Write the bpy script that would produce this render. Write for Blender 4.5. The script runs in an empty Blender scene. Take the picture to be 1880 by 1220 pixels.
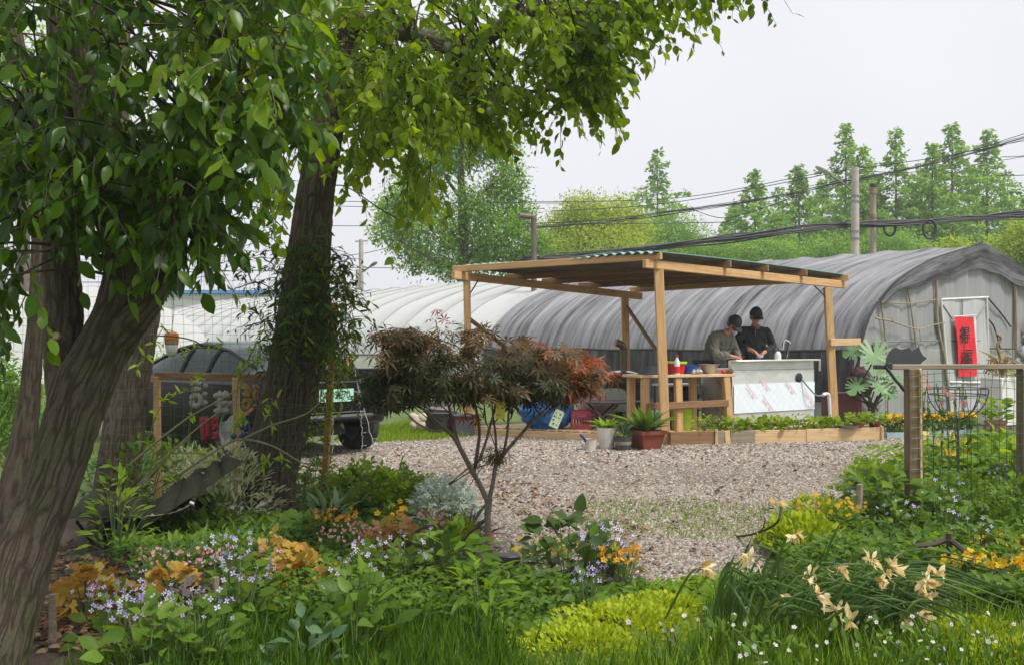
import bpy, bmesh, math, random
import numpy as np
from mathutils import Vector, Matrix

random.seed(7)
rng = np.random.default_rng(7)
scene = bpy.context.scene
COL = scene.collection
R = math.radians

# ------------------------------------------------------------------ camera, sky, sun, exposure
F, CX, HY, CH = 1900.0, 940.0, 630.0, 1.3        # focal length in photo pixels, centre column, horizon row, eye height (m)
cam_d = bpy.data.cameras.new('camera')
cam = bpy.data.objects.new('camera', cam_d)
COL.objects.link(cam)
cam.location = (0, 0, CH)
cam.rotation_euler = (R(90), 0, 0)
cam_d.sensor_width = 36.0
cam_d.lens = 36.0 * F / 1880.0
cam_d.shift_y = (HY - 610.0) / 1880.0
cam_d.clip_start = 0.05
cam_d.clip_end = 2000.0
scene.camera = cam

SUN_DIR = Vector((0.62, -0.42, 1.15)).normalized()
w = bpy.data.worlds.new('World')
scene.world = w
w.use_nodes = True
nt = w.node_tree
bg = nt.nodes['Background']
sky = nt.nodes.new('ShaderNodeTexSky')
sky.sky_type = 'NISHITA'
sky.sun_disc = False
sky.sun_elevation = math.asin(SUN_DIR.z)
sky.sun_rotation = math.atan2(SUN_DIR.x, SUN_DIR.y)
sky.air_density = 1.0
sky.dust_density = 6.0
sky.ozone_density = 1.0
hs = nt.nodes.new('ShaderNodeHueSaturation')
hs.inputs['Saturation'].default_value = 0.25
mx = nt.nodes.new('ShaderNodeMix')
mx.data_type = 'RGBA'
mx.inputs[0].default_value = 0.85                  # overcast: an even pale cloud layer in front of the clear sky
mx.inputs[7].default_value = (6.3, 6.4, 6.75, 1)
nt.links.new(sky.outputs[0], hs.inputs['Color'])
nt.links.new(hs.outputs[0], mx.inputs[6])
tcw = nt.nodes.new('ShaderNodeTexCoord')
nzw = nt.nodes.new('ShaderNodeTexNoise')
nzw.inputs['Scale'].default_value = 1.6
nzw.inputs['Detail'].default_value = 4
mpw = nt.nodes.new('ShaderNodeMapRange')
mpw.inputs[1].default_value = 0.3
mpw.inputs[2].default_value = 0.7
mpw.inputs[3].default_value = 0.92
mpw.inputs[4].default_value = 1.05
mlw = nt.nodes.new('ShaderNodeMix')
mlw.data_type = 'RGBA'
mlw.blend_type = 'MULTIPLY'
mlw.inputs[0].default_value = 1.0
nt.links.new(tcw.outputs['Generated'], nzw.inputs['Vector'])
nt.links.new(nzw.outputs['Fac'], mpw.inputs[0])
nt.links.new(mx.outputs[2], mlw.inputs[6])
nt.links.new(mpw.outputs[0], mlw.inputs[7])
nt.links.new(mlw.outputs[2], bg.inputs[0])
bg.inputs[1].default_value = 0.1

sd = bpy.data.lights.new('sun', 'SUN')
sd.energy = 2.7
sd.angle = R(14)
sd.color = (1.0, 0.955, 0.88)
sun = bpy.data.objects.new('sun', sd)
COL.objects.link(sun)
sun.location = (8, -5, 15)
sun.rotation_euler = SUN_DIR.to_track_quat('Z', 'Y').to_euler()

scene.view_settings.view_transform = 'Standard'
scene.view_settings.look = 'None'
scene.view_settings.gamma = 1.0
scene.view_settings.exposure = 0.62
scene.render.engine = 'CYCLES'
scene.cycles.max_bounces = 8
scene.cycles.transparent_max_bounces = 16
scene.cycles.use_denoising = True

# ------------------------------------------------------------------ helpers
def P(px, py, Y):
    """world point that the photograph shows at pixel (px, py) at distance Y"""
    return np.array(((px - CX) / F * Y, Y, CH - (py - HY) / F * Y))

def G(px, py, z=0.0):
    """point at height z seen at that pixel"""
    return P(px, py, (CH - z) * F / (py - HY))

def gz(px, Y, z=0.0):
    return np.array(((px - CX) / F * Y, Y, z))

def nrm(a):
    a = np.asarray(a, float)
    return a / np.maximum(np.linalg.norm(a, axis=-1, keepdims=True), 1e-9)

class MB:
    def __init__(s):
        s.V, s.L, s.A, s.U, s.n = [], [], [], [], 0
    def add(s, V, Fs, var=0.5, mi=0, uv=None):
        V = np.asarray(V, float).reshape(-1, 3)
        if isinstance(Fs, np.ndarray):
            groups = [Fs]
        else:
            d = {}
            for f in Fs:
                d.setdefault(len(f), []).append(f)
            groups = [np.array(g) for g in d.values()]
        for g in groups:
            s.L.append((g + s.n, mi))
        s.A.append(np.full(len(V), var) if np.isscalar(var) else np.asarray(var, float))
        s.U.append(np.zeros((len(V), 2)) if uv is None else np.asarray(uv, float))
        s.n += len(V)
    def mesh(s, name, mats, smooth=True, angle=0.7):
        V = np.concatenate(s.V2()) if False else np.concatenate(s.V)
        me = bpy.data.meshes.new(name)
        me.vertices.add(len(V))
        me.vertices.foreach_set('co', V.ravel())
        idx = np.concatenate([g.ravel() for g, _ in s.L])
        tot = np.concatenate([np.full(len(g), g.shape[1]) for g, _ in s.L])
        mi = np.concatenate([np.full(len(g), m) for g, m in s.L])
        st = np.concatenate([[0], np.cumsum(tot)[:-1]])
        me.loops.add(len(idx))
        me.loops.foreach_set('vertex_index', idx.astype(np.int32))
        me.polygons.add(len(tot))
        me.polygons.foreach_set('loop_start', st.astype(np.int32))
        me.polygons.foreach_set('material_index', mi.astype(np.int32))
        me.polygons.foreach_set('use_smooth', np.full(len(tot), bool(smooth)))
        at = me.attributes.new('var', 'FLOAT', 'POINT')
        at.data.foreach_set('value', np.concatenate(s.A).astype(np.float32))
        uv = me.uv_layers.new(name='uv')
        uv.data.foreach_set('uv', np.concatenate(s.U)[idx].astype(np.float32).ravel())
        for m in (mats if isinstance(mats, (list, tuple)) else [mats]):
            me.materials.append(m)
        me.update(calc_edges=True)
        me.validate()
        if smooth and angle:
            me.set_sharp_from_angle(angle=angle)
        return me
_add = MB.add
def _add2(s, V, Fs, var=0.5, mi=0, uv=None):
    V = np.asarray(V, float).reshape(-1, 3)
    _add(s, V, Fs, var, mi, uv)
    s.V.append(V)
MB.add = _add2

def tag(o, label=None, cat=None, group=None, kind=None):
    if label: o['label'] = label
    if cat: o['category'] = cat
    if group: o['group'] = group
    if kind: o['kind'] = kind
    return o

def thing(name, label, cat, loc=(0, 0, 0), group=None):
    o = bpy.data.objects.new(name, None)
    o.empty_display_size = 0.1
    COL.objects.link(o)
    o.location = [float(c) for c in loc]
    return tag(o, label, cat, group)

def wloc(o):
    v = Vector(o.location)
    while o.parent:
        o = o.parent
        v += Vector(o.location)
    return v

def put(name, me, parent=None, mw=None):
    """link mesh data whose coordinates are world coordinates (or local ones placed by the matrix mw)"""
    o = bpy.data.objects.new(name, me)
    COL.objects.link(o)
    m = mw.copy() if mw is not None else Matrix.Identity(4)
    if parent is not None:
        pm = parent.matrix_basis.copy()
        q = parent.parent
        while q is not None:
            pm = q.matrix_basis @ pm
            q = q.parent
        o.parent = parent
        m = pm.inverted() @ m
    o.matrix_basis = m
    return o

def obj(name, mb, mats, parent=None, smooth=True, angle=0.7, mw=None):
    return put(name, mb.mesh(name, mats, smooth, angle), parent, mw)

def sack(c, rx, ry, h, seed=1, rough=1.0):
    """a slumped, creased bag or bundle standing on c"""
    b = MB()
    pp = np.zeros((30, 61, 3))
    u = np.linspace(0, 1, 61)
    for i, t_ in enumerate(np.linspace(0, math.pi, 30)):
        v = np.full(61, t_ * 2.2)
        n_ = vnoise(u, v, 7, seed) * .34 + vnoise(u, v * 2.7, 17, seed + 1) * .2 * rough + vnoise(u, v * 6, 37, seed + 2) * .09 * rough
        r_ = .74 + n_
        s_ = math.sin(t_) ** .65
        pp[i, :, 0] = rx * s_ * np.cos(u * 6.28319) * r_
        pp[i, :, 1] = ry * s_ * np.sin(u * 6.28319) * r_
        pp[i, :, 2] = np.maximum(.004, h * (.45 + .5 * math.cos(t_) * r_))
    pp[:, -1] = pp[:, 0]
    grid(b, pp + np.asarray(c, float))
    return b

def single(name, mb, mats, label, cat, group=None, kind=None, smooth=True, angle=0.7, base=None):
    """a thing that is one mesh; base moves its origin"""
    o = obj(name, mb, mats, None, smooth, angle)
    if base is not None:
        b = Vector([float(c) for c in base])
        o.data.transform(Matrix.Translation(-b))
        o.location = b
    return tag(o, label, cat, group, kind)

_boxes = {}
def cbox(lx, ly, lz, bev=0.004):
    k = (round(lx, 4), round(ly, 4), round(lz, 4), bev)
    if k not in _boxes:
        bm = bmesh.new()
        bmesh.ops.create_cube(bm, size=1)
        for v in bm.verts:
            v.co = Vector((v.co.x * lx, v.co.y * ly, v.co.z * lz))
        if bev > 0:
            bmesh.ops.bevel(bm, geom=bm.edges[:], offset=bev, segments=1, affect='EDGES')
        bm.verts.index_update()
        _boxes[k] = (np.array([v.co[:] for v in bm.verts]), [[v.index for v in f.verts] for f in bm.faces])
        bm.free()
    return _boxes[k]

def frame3(x, up=(0, 0, 1)):
    x = nrm(x)
    up = np.asarray(up, float)
    if abs(np.dot(x, nrm(up))) > 0.98:
        up = np.array((0, 1.0, 0))
    y = nrm(np.cross(up, x))
    z = np.cross(x, y)
    return np.stack([x, y, z], axis=1)

def box(mb, c, size, rz=0.0, bev=0.004, M=None, var=0.5, mi=0):
    V, Fs = cbox(*size, bev)
    if M is None:
        M = np.array([[math.cos(rz), -math.sin(rz), 0], [math.sin(rz), math.cos(rz), 0], [0, 0, 1]])
    mb.add(V @ M.T + np.asarray(c, float), Fs, var, mi)

def mat4(M3, loc):
    m = Matrix.Identity(4)
    for i in range(3):
        for j in range(3):
            m[i][j] = float(M3[i][j])
        m[i][3] = float(loc[i])
    return m

def beam(name, p0, p1, wy, hz, mat_, parent, up=(0, 0, 1), bev=0.005):
    """a sawn timber from p0 to p1, its grain along its own length"""
    p0, p1 = np.asarray(p0, float), np.asarray(p1, float)
    L = float(np.linalg.norm(p1 - p0))
    mb = MB()
    V, Fs = cbox(L, wy, hz, bev)
    mb.add(V + np.array([rng.uniform(0, 9), 0, 0]) * 0, Fs, rng.random())
    return obj(name, mb, mat_, parent, True, 0.4, mat4(frame3(p1 - p0, up), (p0 + p1) / 2))

def curve(pts, n):
    """Catmull-Rom through pts (rows may carry extra columns)"""
    p = np.asarray(pts, float)
    if len(p) == 2:
        t = np.linspace(0, 1, n)[:, None]
        return p[0] * (1 - t) + p[1] * t
    q = np.vstack([2 * p[0] - p[1], p, 2 * p[-1] - p[-2]])
    out = []
    for s in np.linspace(0, len(p) - 1, n):
        i = min(int(s), len(p) - 2)
        t = s - i
        a, b, c, d = q[i], q[i + 1], q[i + 2], q[i + 3]
        out.append(0.5 * (2 * b + (c - a) * t + (2 * a - 5 * b + 4 * c - d) * t * t + (3 * b - a - 3 * c + d) * t ** 3))
    return np.array(out)

def tube(mb, pts, rad, n=6, cap=True, var=0.5, mi=0, squash=None):
    pts = np.asarray(pts, float)
    m = len(pts)
    rad = np.full(m, rad) if np.isscalar(rad) else np.asarray(rad, float)
    T = nrm(np.gradient(pts, axis=0))
    ref = np.array((0, 0, 1.0)) if abs(T[0][2]) < 0.9 else np.array((1.0, 0, 0))
    a = nrm(np.cross(ref, T[0]))
    V = []
    ang = np.linspace(0, 2 * math.pi, n, endpoint=False)
    for i in range(m):
        a = nrm(a - T[i] * np.dot(a, T[i]))
        b = np.cross(T[i], a)
        V.append(pts[i] + rad[i] * (np.cos(ang)[:, None] * a + np.sin(ang)[:, None] * b))
    V = np.concatenate(V)
    i, j = np.meshgrid(np.arange(m - 1), np.arange(n), indexing='ij')
    q = np.stack([i * n + j, i * n + (j + 1) % n, (i + 1) * n + (j + 1) % n, (i + 1) * n + j], -1).reshape(-1, 4)
    mb.add(V, q, var, mi)
    if cap:
        mb.add(V[:n], np.arange(n)[::-1][None, :].copy(), var, mi)
        mb.add(V[-n:], np.arange(n)[None, :].copy(), var, mi)

def lathe(mb, prof, c=(0, 0, 0), n=24, M=None, var=0.5, mi=0, wob=None):
    prof = np.asarray(prof, float)
    ang = np.linspace(0, 2 * math.pi, n, endpoint=False)
    V = []
    for r, z in prof:
        rr = r * (wob(ang, z) if wob else 1.0)
        V.append(np.stack([rr * np.cos(ang), rr * np.sin(ang), np.full(n, z)], 1))
    V = np.concatenate(V)
    if M is not None:
        V = V @ np.asarray(M).T
    m = len(prof)
    i, j = np.meshgrid(np.arange(m - 1), np.arange(n), indexing='ij')
    q = np.stack([i * n + j, i * n + (j + 1) % n, (i + 1) * n + (j + 1) % n, (i + 1) * n + j], -1).reshape(-1, 4)
    mb.add(V + np.asarray(c, float), q, var, mi)

def grid(mb, pts, uv=None, var=0.5, mi=0, flip=False):
    """pts (m, n, 3)"""
    pts = np.asarray(pts, float)
    m, n = pts.shape[:2]
    i, j = np.meshgrid(np.arange(m - 1), np.arange(n - 1), indexing='ij')
    q = np.stack([i * n + j, i * n + j + 1, (i + 1) * n + j + 1, (i + 1) * n + j], -1).reshape(-1, 4)
    if flip:
        q = q[:, ::-1].copy()
    mb.add(pts.reshape(-1, 3), q, var, mi, None if uv is None else np.asarray(uv).reshape(-1, 2))

def prism(mb, poly, d, M, c, var=0.5, mi=0):
    """outline poly (2-D) thickened by d along the third axis of M"""
    p = np.asarray(poly, float)
    n = len(p)
    V = np.vstack([np.c_[p, np.full(n, -d / 2)], np.c_[p, np.full(n, d / 2)]])
    Fs = [list(range(n))[::-1], list(range(n, 2 * n))] + [[i, (i + 1) % n, n + (i + 1) % n, n + i] for i in range(n)]
    mb.add(V @ np.asarray(M).T + np.asarray(c, float), Fs, var, mi)

def sphere(mb, c, r, n=12, m=8, M=None, var=0.5, mi=0):
    r = np.array((r, r, r)) if np.isscalar(r) else np.asarray(r, float)
    th = np.linspace(0.02, math.pi - 0.02, m)
    ph = np.linspace(0, 2 * math.pi, n, endpoint=False)
    V = np.stack([np.outer(np.sin(th), np.cos(ph)), np.outer(np.sin(th), np.sin(ph)), np.outer(np.cos(th), np.ones(n))], -1) * r
    V = V.reshape(-1, 3)
    if M is not None:
        V = V @ np.asarray(M).T
    i, j = np.meshgrid(np.arange(m - 1), np.arange(n), indexing='ij')
    q = np.stack([i * n + j, (i + 1) * n + j, (i + 1) * n + (j + 1) % n, i * n + (j + 1) % n], -1).reshape(-1, 4)
    mb.add(V + np.asarray(c, float), q, var, mi)

# ------------------------------------------------------------------ leaf shapes: base at the origin, length along +Y, face along +Z
def t_leaf(w=0.5, rows=5, fold=0.25, bend=0.25, belly=0.42, wave=0.0):
    ys = np.linspace(0, 1, rows)
    prof = np.sin(math.pi * ys ** (math.log(0.5) / math.log(belly))) ** 0.9
    V, Fs = [], []
    for k, y in enumerate(ys):
        h = w / 2 * prof[k]
        z = -bend * y * y
        wv = wave * (1 if k % 2 else -1)
        V += [(-h, y, z + fold * h + wv), (0, y, z), (h, y, z + fold * h - wv)]
    for k in range(rows - 1):
        a, b = 3 * k, 3 * (k + 1)
        Fs += [(a, a + 1, b + 1, b), (a + 1, a + 2, b + 2, b + 1)]
    return np.array(V), np.array(Fs)

def t_small():
    return np.array([(0, 0, 0), (-0.28, 0.5, 0.06), (0, 1, -0.12), (0.28, 0.5, 0.06)]), np.array([(0, 3, 2, 1)])

def t_palm(lobes=7, spread=125, w=0.17, droop=0.3):
    V, Fs = [], []
    for k in range(lobes):
        a = R(-spread + 2 * spread * k / (lobes - 1))
        L = (1.0 - 0.42 * abs(a / R(spread)) ** 1.3)
        d, s = np.array((math.sin(a), math.cos(a), 0)), np.array((math.cos(a), -math.sin(a), 0))
        i = len(V)
        mid = d * L * 0.5
        V += [np.zeros(3), mid - s * w * L * 0.55 + (0, 0, 0.02), d * L + (0, 0, -droop * L * L), mid + s * w * L * 0.55 + (0, 0, 0.02)]
        Fs.append((i, i + 3, i + 2, i + 1))
    V = np.array(V)
    V[:, 2] -= droop * 0.25 * (V[:, 0] ** 2 + V[:, 1] ** 2)
    return V * 0.75, np.array(Fs)

def t_round(n=18, lobes=6, amp=0.12, cup=0.18, notch=True):
    V, Fs = [(0, 0.08, 0)], []
    for k in range(n):
        a = 2 * math.pi * k / n + math.pi
        r = 0.5 * (1 + amp * math.cos(lobes * a))
        if notch and k == 0:
            r = 0.1
        V.append((r * math.sin(a), 0.45 + r * math.cos(a), cup * r + 0.06 * math.cos(lobes * a + 1.3)))
    V[0] = (0, 0.40, 0)
    for k in range(n):
        Fs.append((0, 1 + (k + 1) % n, 1 + k))
    return np.array(V), np.array(Fs)

def t_blade(w=0.03, seg=4, bend=0.35, fold=0.0):
    V, Fs = [], []
    for k in range(seg + 1):
        y = k / seg
        h = w / 2 * (1 - y ** 2.2) + 0.0008
        yy = y * (1 - 0.28 * bend * y)
        V += [(-h, yy, -bend * y * y), (h, yy, -bend * y * y)]
    for k in range(seg):
        a = 2 * k
        Fs.append((a, a + 1, a + 3, a + 2))
    return np.array(V), np.array(Fs)

def t_flower(n=4, w=0.42, cup=0.15):
    V, Fs = [], []
    for k in range(n):
        a = 2 * math.pi * k / n
        d, s = np.array((math.sin(a), math.cos(a), 0)), np.array((math.cos(a), -math.sin(a), 0))
        i = len(V)
        V += [d * 0.04, d * 0.62 - s * w * 0.5 + (0, 0, cup * 0.6), d + (0, 0, cup), d * 0.62 + s * w * 0.5 + (0, 0, cup * 0.6)]
        Fs.append((i, i + 3, i + 2, i + 1))
    return np.array(V) * 0.5, np.array(Fs)

def t_lobed():
    """deeply cut leaf like a chrysanthemum's"""
    V, Fs = [], []
    for y0, a, L in ((0.15, 60, .38), (0.15, -60, .38), (0.4, 48, .42), (0.4, -48, .42), (0.55, 0, .5), (0.1, 0, .55)):
        d = np.array((math.sin(R(a)), math.cos(R(a)), 0))
        s = np.array((d[1], -d[0], 0))
        b = np.array((0, y0, 0))
        i = len(V)
        V += [b, b + d * L * .55 - s * .11 + (0, 0, .02), b + d * L + (0, 0, -.1), b + d * L * .55 + s * .11 + (0, 0, .02)]
        Fs.append((i, i + 3, i + 2, i + 1))
    return np.array(V), np.array(Fs)

T = dict(ovate=t_leaf(.48, 5, .28, .22, .42, .012), ovate2=t_leaf(.38, 5, .5, .5, .4, .03), ovate3=t_leaf(.56, 5, .12, -.12, .45, .02), broad2=t_leaf(.5, 5, .45, .5, .4, .03), broad3=t_leaf(.74, 5, .1, -.1, .46, .025), lance2=t_leaf(.2, 4, .5, .6, .4), lance3=t_leaf(.36, 4, .15, .1, .45), broad=t_leaf(.66, 5, .22, .22, .42, .015), lance=t_leaf(.26, 4, .3, .3, .42), strap=t_leaf(.13, 7, .35, .75, .45),
         small=t_small(), palm=t_palm(), palm5=t_palm(5, 100, .24, .15), round=t_round(), coin=t_round(12, 1, 0, .2, False), blade=t_blade(),
         flower4=t_flower(4, .62), flower5=t_flower(5, .78), daisy=t_flower(9, .3, .05), lobed=t_lobed(), petal=t_leaf(.45, 4, .1, .5, .55, .04))

def frames(d, n):
    y = nrm(d)
    z = np.asarray(n, float) + 1e-4
    z = nrm(z - y * np.sum(z * y, -1, keepdims=True))
    x = np.cross(y, z)
    return np.stack([x, y, z], axis=-1)

def scatter(mb, tm, pos, d, n, size, var=None, mi=0):
    V, Fs = tm
    pos = np.asarray(pos, float)
    N = len(pos)
    if N == 0:
        return
    M = frames(d, n)
    size = np.broadcast_to(np.asarray(size, float), (N,))
    W = np.einsum('nij,vj->nvi', M, V) * size[:, None, None] + pos[:, None, :]
    k = len(V)
    q = (Fs[None] + (np.arange(N) * k)[:, None, None]).reshape(-1, Fs.shape[1])
    var = rng.random(N) if var is None else np.broadcast_to(var, (N,))
    mb.add(W.reshape(-1, 3), q, np.repeat(var, k), mi)

_fl = {}
def flower_parts(t, tm, m, pos, d, n, size, var, name='flower'):
    """every bloom is a part of its own; blooms share four meshes per kind"""
    M3 = frames(d, n)
    N = len(pos)
    size = np.broadcast_to(np.asarray(size, float), (N,))
    var = np.broadcast_to(np.asarray(var, float), (N,))
    for i in range(N):
        k = (tm, m.name, int(min(3, var[i] * 4)))
        if k not in _fl:
            b = MB()
            scatter(b, T[tm], [(0, 0, 0)], [(0, 1, 0)], [(0, 0, 1)], [1.0], np.array([(k[2] + .5) / 4]))
            _fl[k] = b.mesh(name, m, False)
        put(name, _fl[k], t, mat4(M3[i] * size[i], pos[i]))

def rnd(N, s=1.0):
    return rng.normal(0, s, (N, 3))

def inpoly(x, y, poly):
    p = np.asarray(poly, float)
    x, y = np.asarray(x), np.asarray(y)
    ins = np.zeros(x.shape, bool)
    j = len(p) - 1
    for i in range(len(p)):
        xi, yi, xj, yj = p[i][0], p[i][1], p[j][0], p[j][1]
        c = ((yi > y) != (yj > y)) & (x < (xj - xi) * (y - yi) / (yj - yi + 1e-12) + xi)
        ins ^= c
        j = i
    return ins

def polysample(poly, n):
    p = np.asarray(poly, float)
    lo, hi = p.min(0), p.max(0)
    out = np.zeros((0, 2))
    while len(out) < n:
        q = rng.uniform(lo, hi, (n * 2 + 16, 2))
        out = np.vstack([out, q[inpoly(q[:, 0], q[:, 1], p)]])
    return out[:n]

def gpoly(poly, n, z=0.0):
    """n points spread over the ground polygon that the photograph outlines by these pixels, even on the ground"""
    g = np.array([G(*q) for q in poly])[:, :2]
    s = polysample(g, n)
    return np.c_[s, np.full(n, z)]

def vnoise(u, v, nu, seed=0):
    """value noise, periodic in u (0..1, nu cells)"""
    r = np.random.default_rng(seed).random((64, nu))
    uu = (u % 1.0) * nu
    i0 = np.floor(uu).astype(int) % nu
    i1 = (i0 + 1) % nu
    fu = uu - np.floor(uu)
    j0 = np.floor(v).astype(int)
    fv = v - j0
    fu, fv = fu * fu * (3 - 2 * fu), fv * fv * (3 - 2 * fv)
    a, b = r[j0 % 64, i0], r[j0 % 64, i1]
    c, d = r[(j0 + 1) % 64, i0], r[(j0 + 1) % 64, i1]
    return (a * (1 - fu) + b * fu) * (1 - fv) + (c * (1 - fu) + d * fu) * fv

# ------------------------------------------------------------------ materials
def newmat(name):
    m = bpy.data.materials.new(name)
    m.use_nodes = True
    n = m.node_tree
    return m, n, n.nodes['Principled BSDF'], n.nodes['Material Output']

def c4(c):
    return (c[0], c[1], c[2], 1)

def mapping(n, coord='Object', sc=(1, 1, 1)):
    tc = n.nodes.new('ShaderNodeTexCoord')
    mp = n.nodes.new('ShaderNodeMapping')
    mp.inputs['Scale'].default_value = sc
    n.links.new(tc.outputs[coord], mp.inputs[0])
    return mp.outputs[0]

def noise(n, vec, scale, det=4, rough=0.6, dist=0.0):
    t = n.nodes.new('ShaderNodeTexNoise')
    t.inputs['Scale'].default_value = scale
    t.inputs['Detail'].default_value = det
    t.inputs['Roughness'].default_value = rough
    t.inputs['Distortion'].default_value = dist
    n.links.new(vec, t.inputs['Vector'])
    return t.outputs['Fac']

def ramp(n, fac, stops):
    r = n.nodes.new('ShaderNodeValToRGB')
    e = r.color_ramp.elements
    while len(e) < len(stops):
        e.new(0.5)
    for k, (p, c) in enumerate(stops):
        e[k].position = p
        e[k].color = c4(c)
    n.links.new(fac, r.inputs[0])
    return r.outputs[0]

def bumpn(n, b, h, strength, dist=0.01):
    bp = n.nodes.new('ShaderNodeBump')
    bp.inputs['Strength'].default_value = strength
    bp.inputs['Distance'].default_value = dist
    n.links.new(h, bp.inputs['Height'])
    n.links.new(bp.outputs[0], b.inputs['Normal'])

def mat(name, c, c2=None, rough=.6, metal=0., ns=6, det=5, sc=(1, 1, 1), bump=0., bs=None, bdist=.01, coord='Object', spec=.5, lo=.35, hi=.65, rvar=0.0, coat=0.0):
    m, n, b, o = newmat(name)
    vec = mapping(n, coord, sc)
    f = noise(n, vec, ns, det)
    c2 = c2 or tuple(x * .72 for x in c)
    n.links.new(ramp(n, f, [(lo, c), (hi, c2)]), b.inputs['Base Color'])
    b.inputs['Roughness'].default_value = rough
    b.inputs['Metallic'].default_value = metal
    b.inputs['Specular IOR Level'].default_value = spec
    b.inputs['Coat Weight'].default_value = coat
    if rvar:
        mr = n.nodes.new('ShaderNodeMapRange')
        mr.inputs[3].default_value = max(0, rough - rvar)
        mr.inputs[4].default_value = min(1, rough + rvar)
        n.links.new(f, mr.inputs[0])
        n.links.new(mr.outputs[0], b.inputs['Roughness'])
    if bump:
        bumpn(n, b, noise(n, vec, bs or ns * 4, 4), bump, bdist)
    return m

def leafmat(name, cols, trans=.35, rough=.42, tint=(1.2, 1.1, .4), spec=.22):
    m, n, b, o = newmat(name)
    at = n.nodes.new('ShaderNodeAttribute')
    at.attribute_name = 'var'
    k = len(cols)
    col = ramp(n, at.outputs['Fac'], [(i / max(1, k - 1), c) for i, c in enumerate(cols)])
    vec = mapping(n, 'Object')
    nz = noise(n, vec, 90, 3)
    mr = n.nodes.new('ShaderNodeMapRange')
    mr.inputs[3].default_value, mr.inputs[4].default_value = .75, 1.2
    n.links.new(nz, mr.inputs[0])
    mu = n.nodes.new('ShaderNodeMix')
    mu.data_type = 'RGBA'
    mu.blend_type = 'MULTIPLY'
    mu.inputs[0].default_value = 1
    n.links.new(col, mu.inputs[6])
    n.links.new(mr.outputs[0], mu.inputs[7])
    n.links.new(mu.outputs[2], b.inputs['Base Color'])
    b.inputs['Roughness'].default_value = rough
    b.inputs['Specular IOR Level'].default_value = spec
    tr = n.nodes.new('ShaderNodeBsdfTranslucent')
    tm = n.nodes.new('ShaderNodeMix')
    tm.data_type = 'RGBA'
    tm.blend_type = 'MULTIPLY'
    tm.inputs[0].default_value = 1
    tm.inputs[7].default_value = (tint[0] * 1.7, tint[1] * 1.7, tint[2] * 1.7, 1)
    n.links.new(mu.outputs[2], tm.inputs[6])
    n.links.new(tm.outputs[2], tr.inputs['Color'])
    mixs = n.nodes.new('ShaderNodeMixShader')
    mixs.inputs[0].default_value = trans
    n.links.new(b.outputs[0], mixs.inputs[1])
    n.links.new(tr.outputs[0], mixs.inputs[2])
    n.links.new(mixs.outputs[0], o.inputs['Surface'])
    return m

def woodmat(name, c, c2, c3, rough=.7):
    m, n, b, o = newmat(name)
    oi = n.nodes.new('ShaderNodeObjectInfo')
    ad = n.nodes.new('ShaderNodeVectorMath')
    ad.operation = 'ADD'
    cb = n.nodes.new('ShaderNodeCombineXYZ')
    ml = n.nodes.new('ShaderNodeMath')
    ml.operation = 'MULTIPLY'
    ml.inputs[1].default_value = 40
    n.links.new(oi.outputs['Random'], ml.inputs[0])
    n.links.new(ml.outputs[0], cb.inputs[0])
    n.links.new(ml.outputs[0], cb.inputs[1])
    tc = n.nodes.new('ShaderNodeTexCoord')
    n.links.new(tc.outputs['Object'], ad.inputs[0])
    n.links.new(cb.outputs[0], ad.inputs[1])
    mp = n.nodes.new('ShaderNodeMapping')
    mp.inputs['Scale'].default_value = (1.3, 22, 22)
    n.links.new(ad.outputs[0], mp.inputs[0])
    g = noise(n, mp.outputs[0], 2.2, 6, .65, .6)
    k = noise(n, ad.outputs[0], 4.5, 3, .5)
    col = ramp(n, g, [(.3, c), (.52, c2), (.72, c3)])
    kn = ramp(n, k, [(.62, (1, 1, 1)), (.75, (.62, .5, .4))])
    mu = n.nodes.new('ShaderNodeMix')
    mu.data_type = 'RGBA'
    mu.blend_type = 'MULTIPLY'
    mu.inputs[0].default_value = .8
    n.links.new(col, mu.inputs[6])
    n.links.new(kn, mu.inputs[7])
    n.links.new(mu.outputs[2], b.inputs['Base Color'])
    b.inputs['Roughness'].default_value = rough
    bumpn(n, b, g, .35, .004)
    return m

def sheetmat(name, c, c2, trans, rough=.4, sc=(1, 1, 1), ns=5, alpha=1.0, bump=.3, coord='UV', lo=.3, hi=.7, spec=.4):
    """thin plastic sheet: part of the light passes through it"""
    m, n, b, o = newmat(name)
    vec = mapping(n, coord, sc)
    f = noise(n, vec, ns, 5)
    col = ramp(n, f, [(lo, c), (hi, c2)])
    n.links.new(col, b.inputs['Base Color'])
    b.inputs['Roughness'].default_value = rough
    b.inputs['Specular IOR Level'].default_value = spec
    bumpn(n, b, f, bump, .02)
    tr = n.nodes.new('ShaderNodeBsdfTranslucent')
    n.links.new(col, tr.inputs['Color'])
    mixs = n.nodes.new('ShaderNodeMixShader')
    mixs.inputs[0].default_value = trans
    n.links.new(b.outputs[0], mixs.inputs[1])
    n.links.new(tr.outputs[0], mixs.inputs[2])
    last = mixs.outputs[0]
    if alpha < 1:
        tp = n.nodes.new('ShaderNodeBsdfTransparent')
        mi = n.nodes.new('ShaderNodeMixShader')
        mi.inputs[0].default_value = alpha
        n.links.new(tp.outputs[0], mi.inputs[1])
        n.links.new(last, mi.inputs[2])
        last = mi.outputs[0]
    n.links.new(last, o.inputs['Surface'])
    return m

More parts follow.
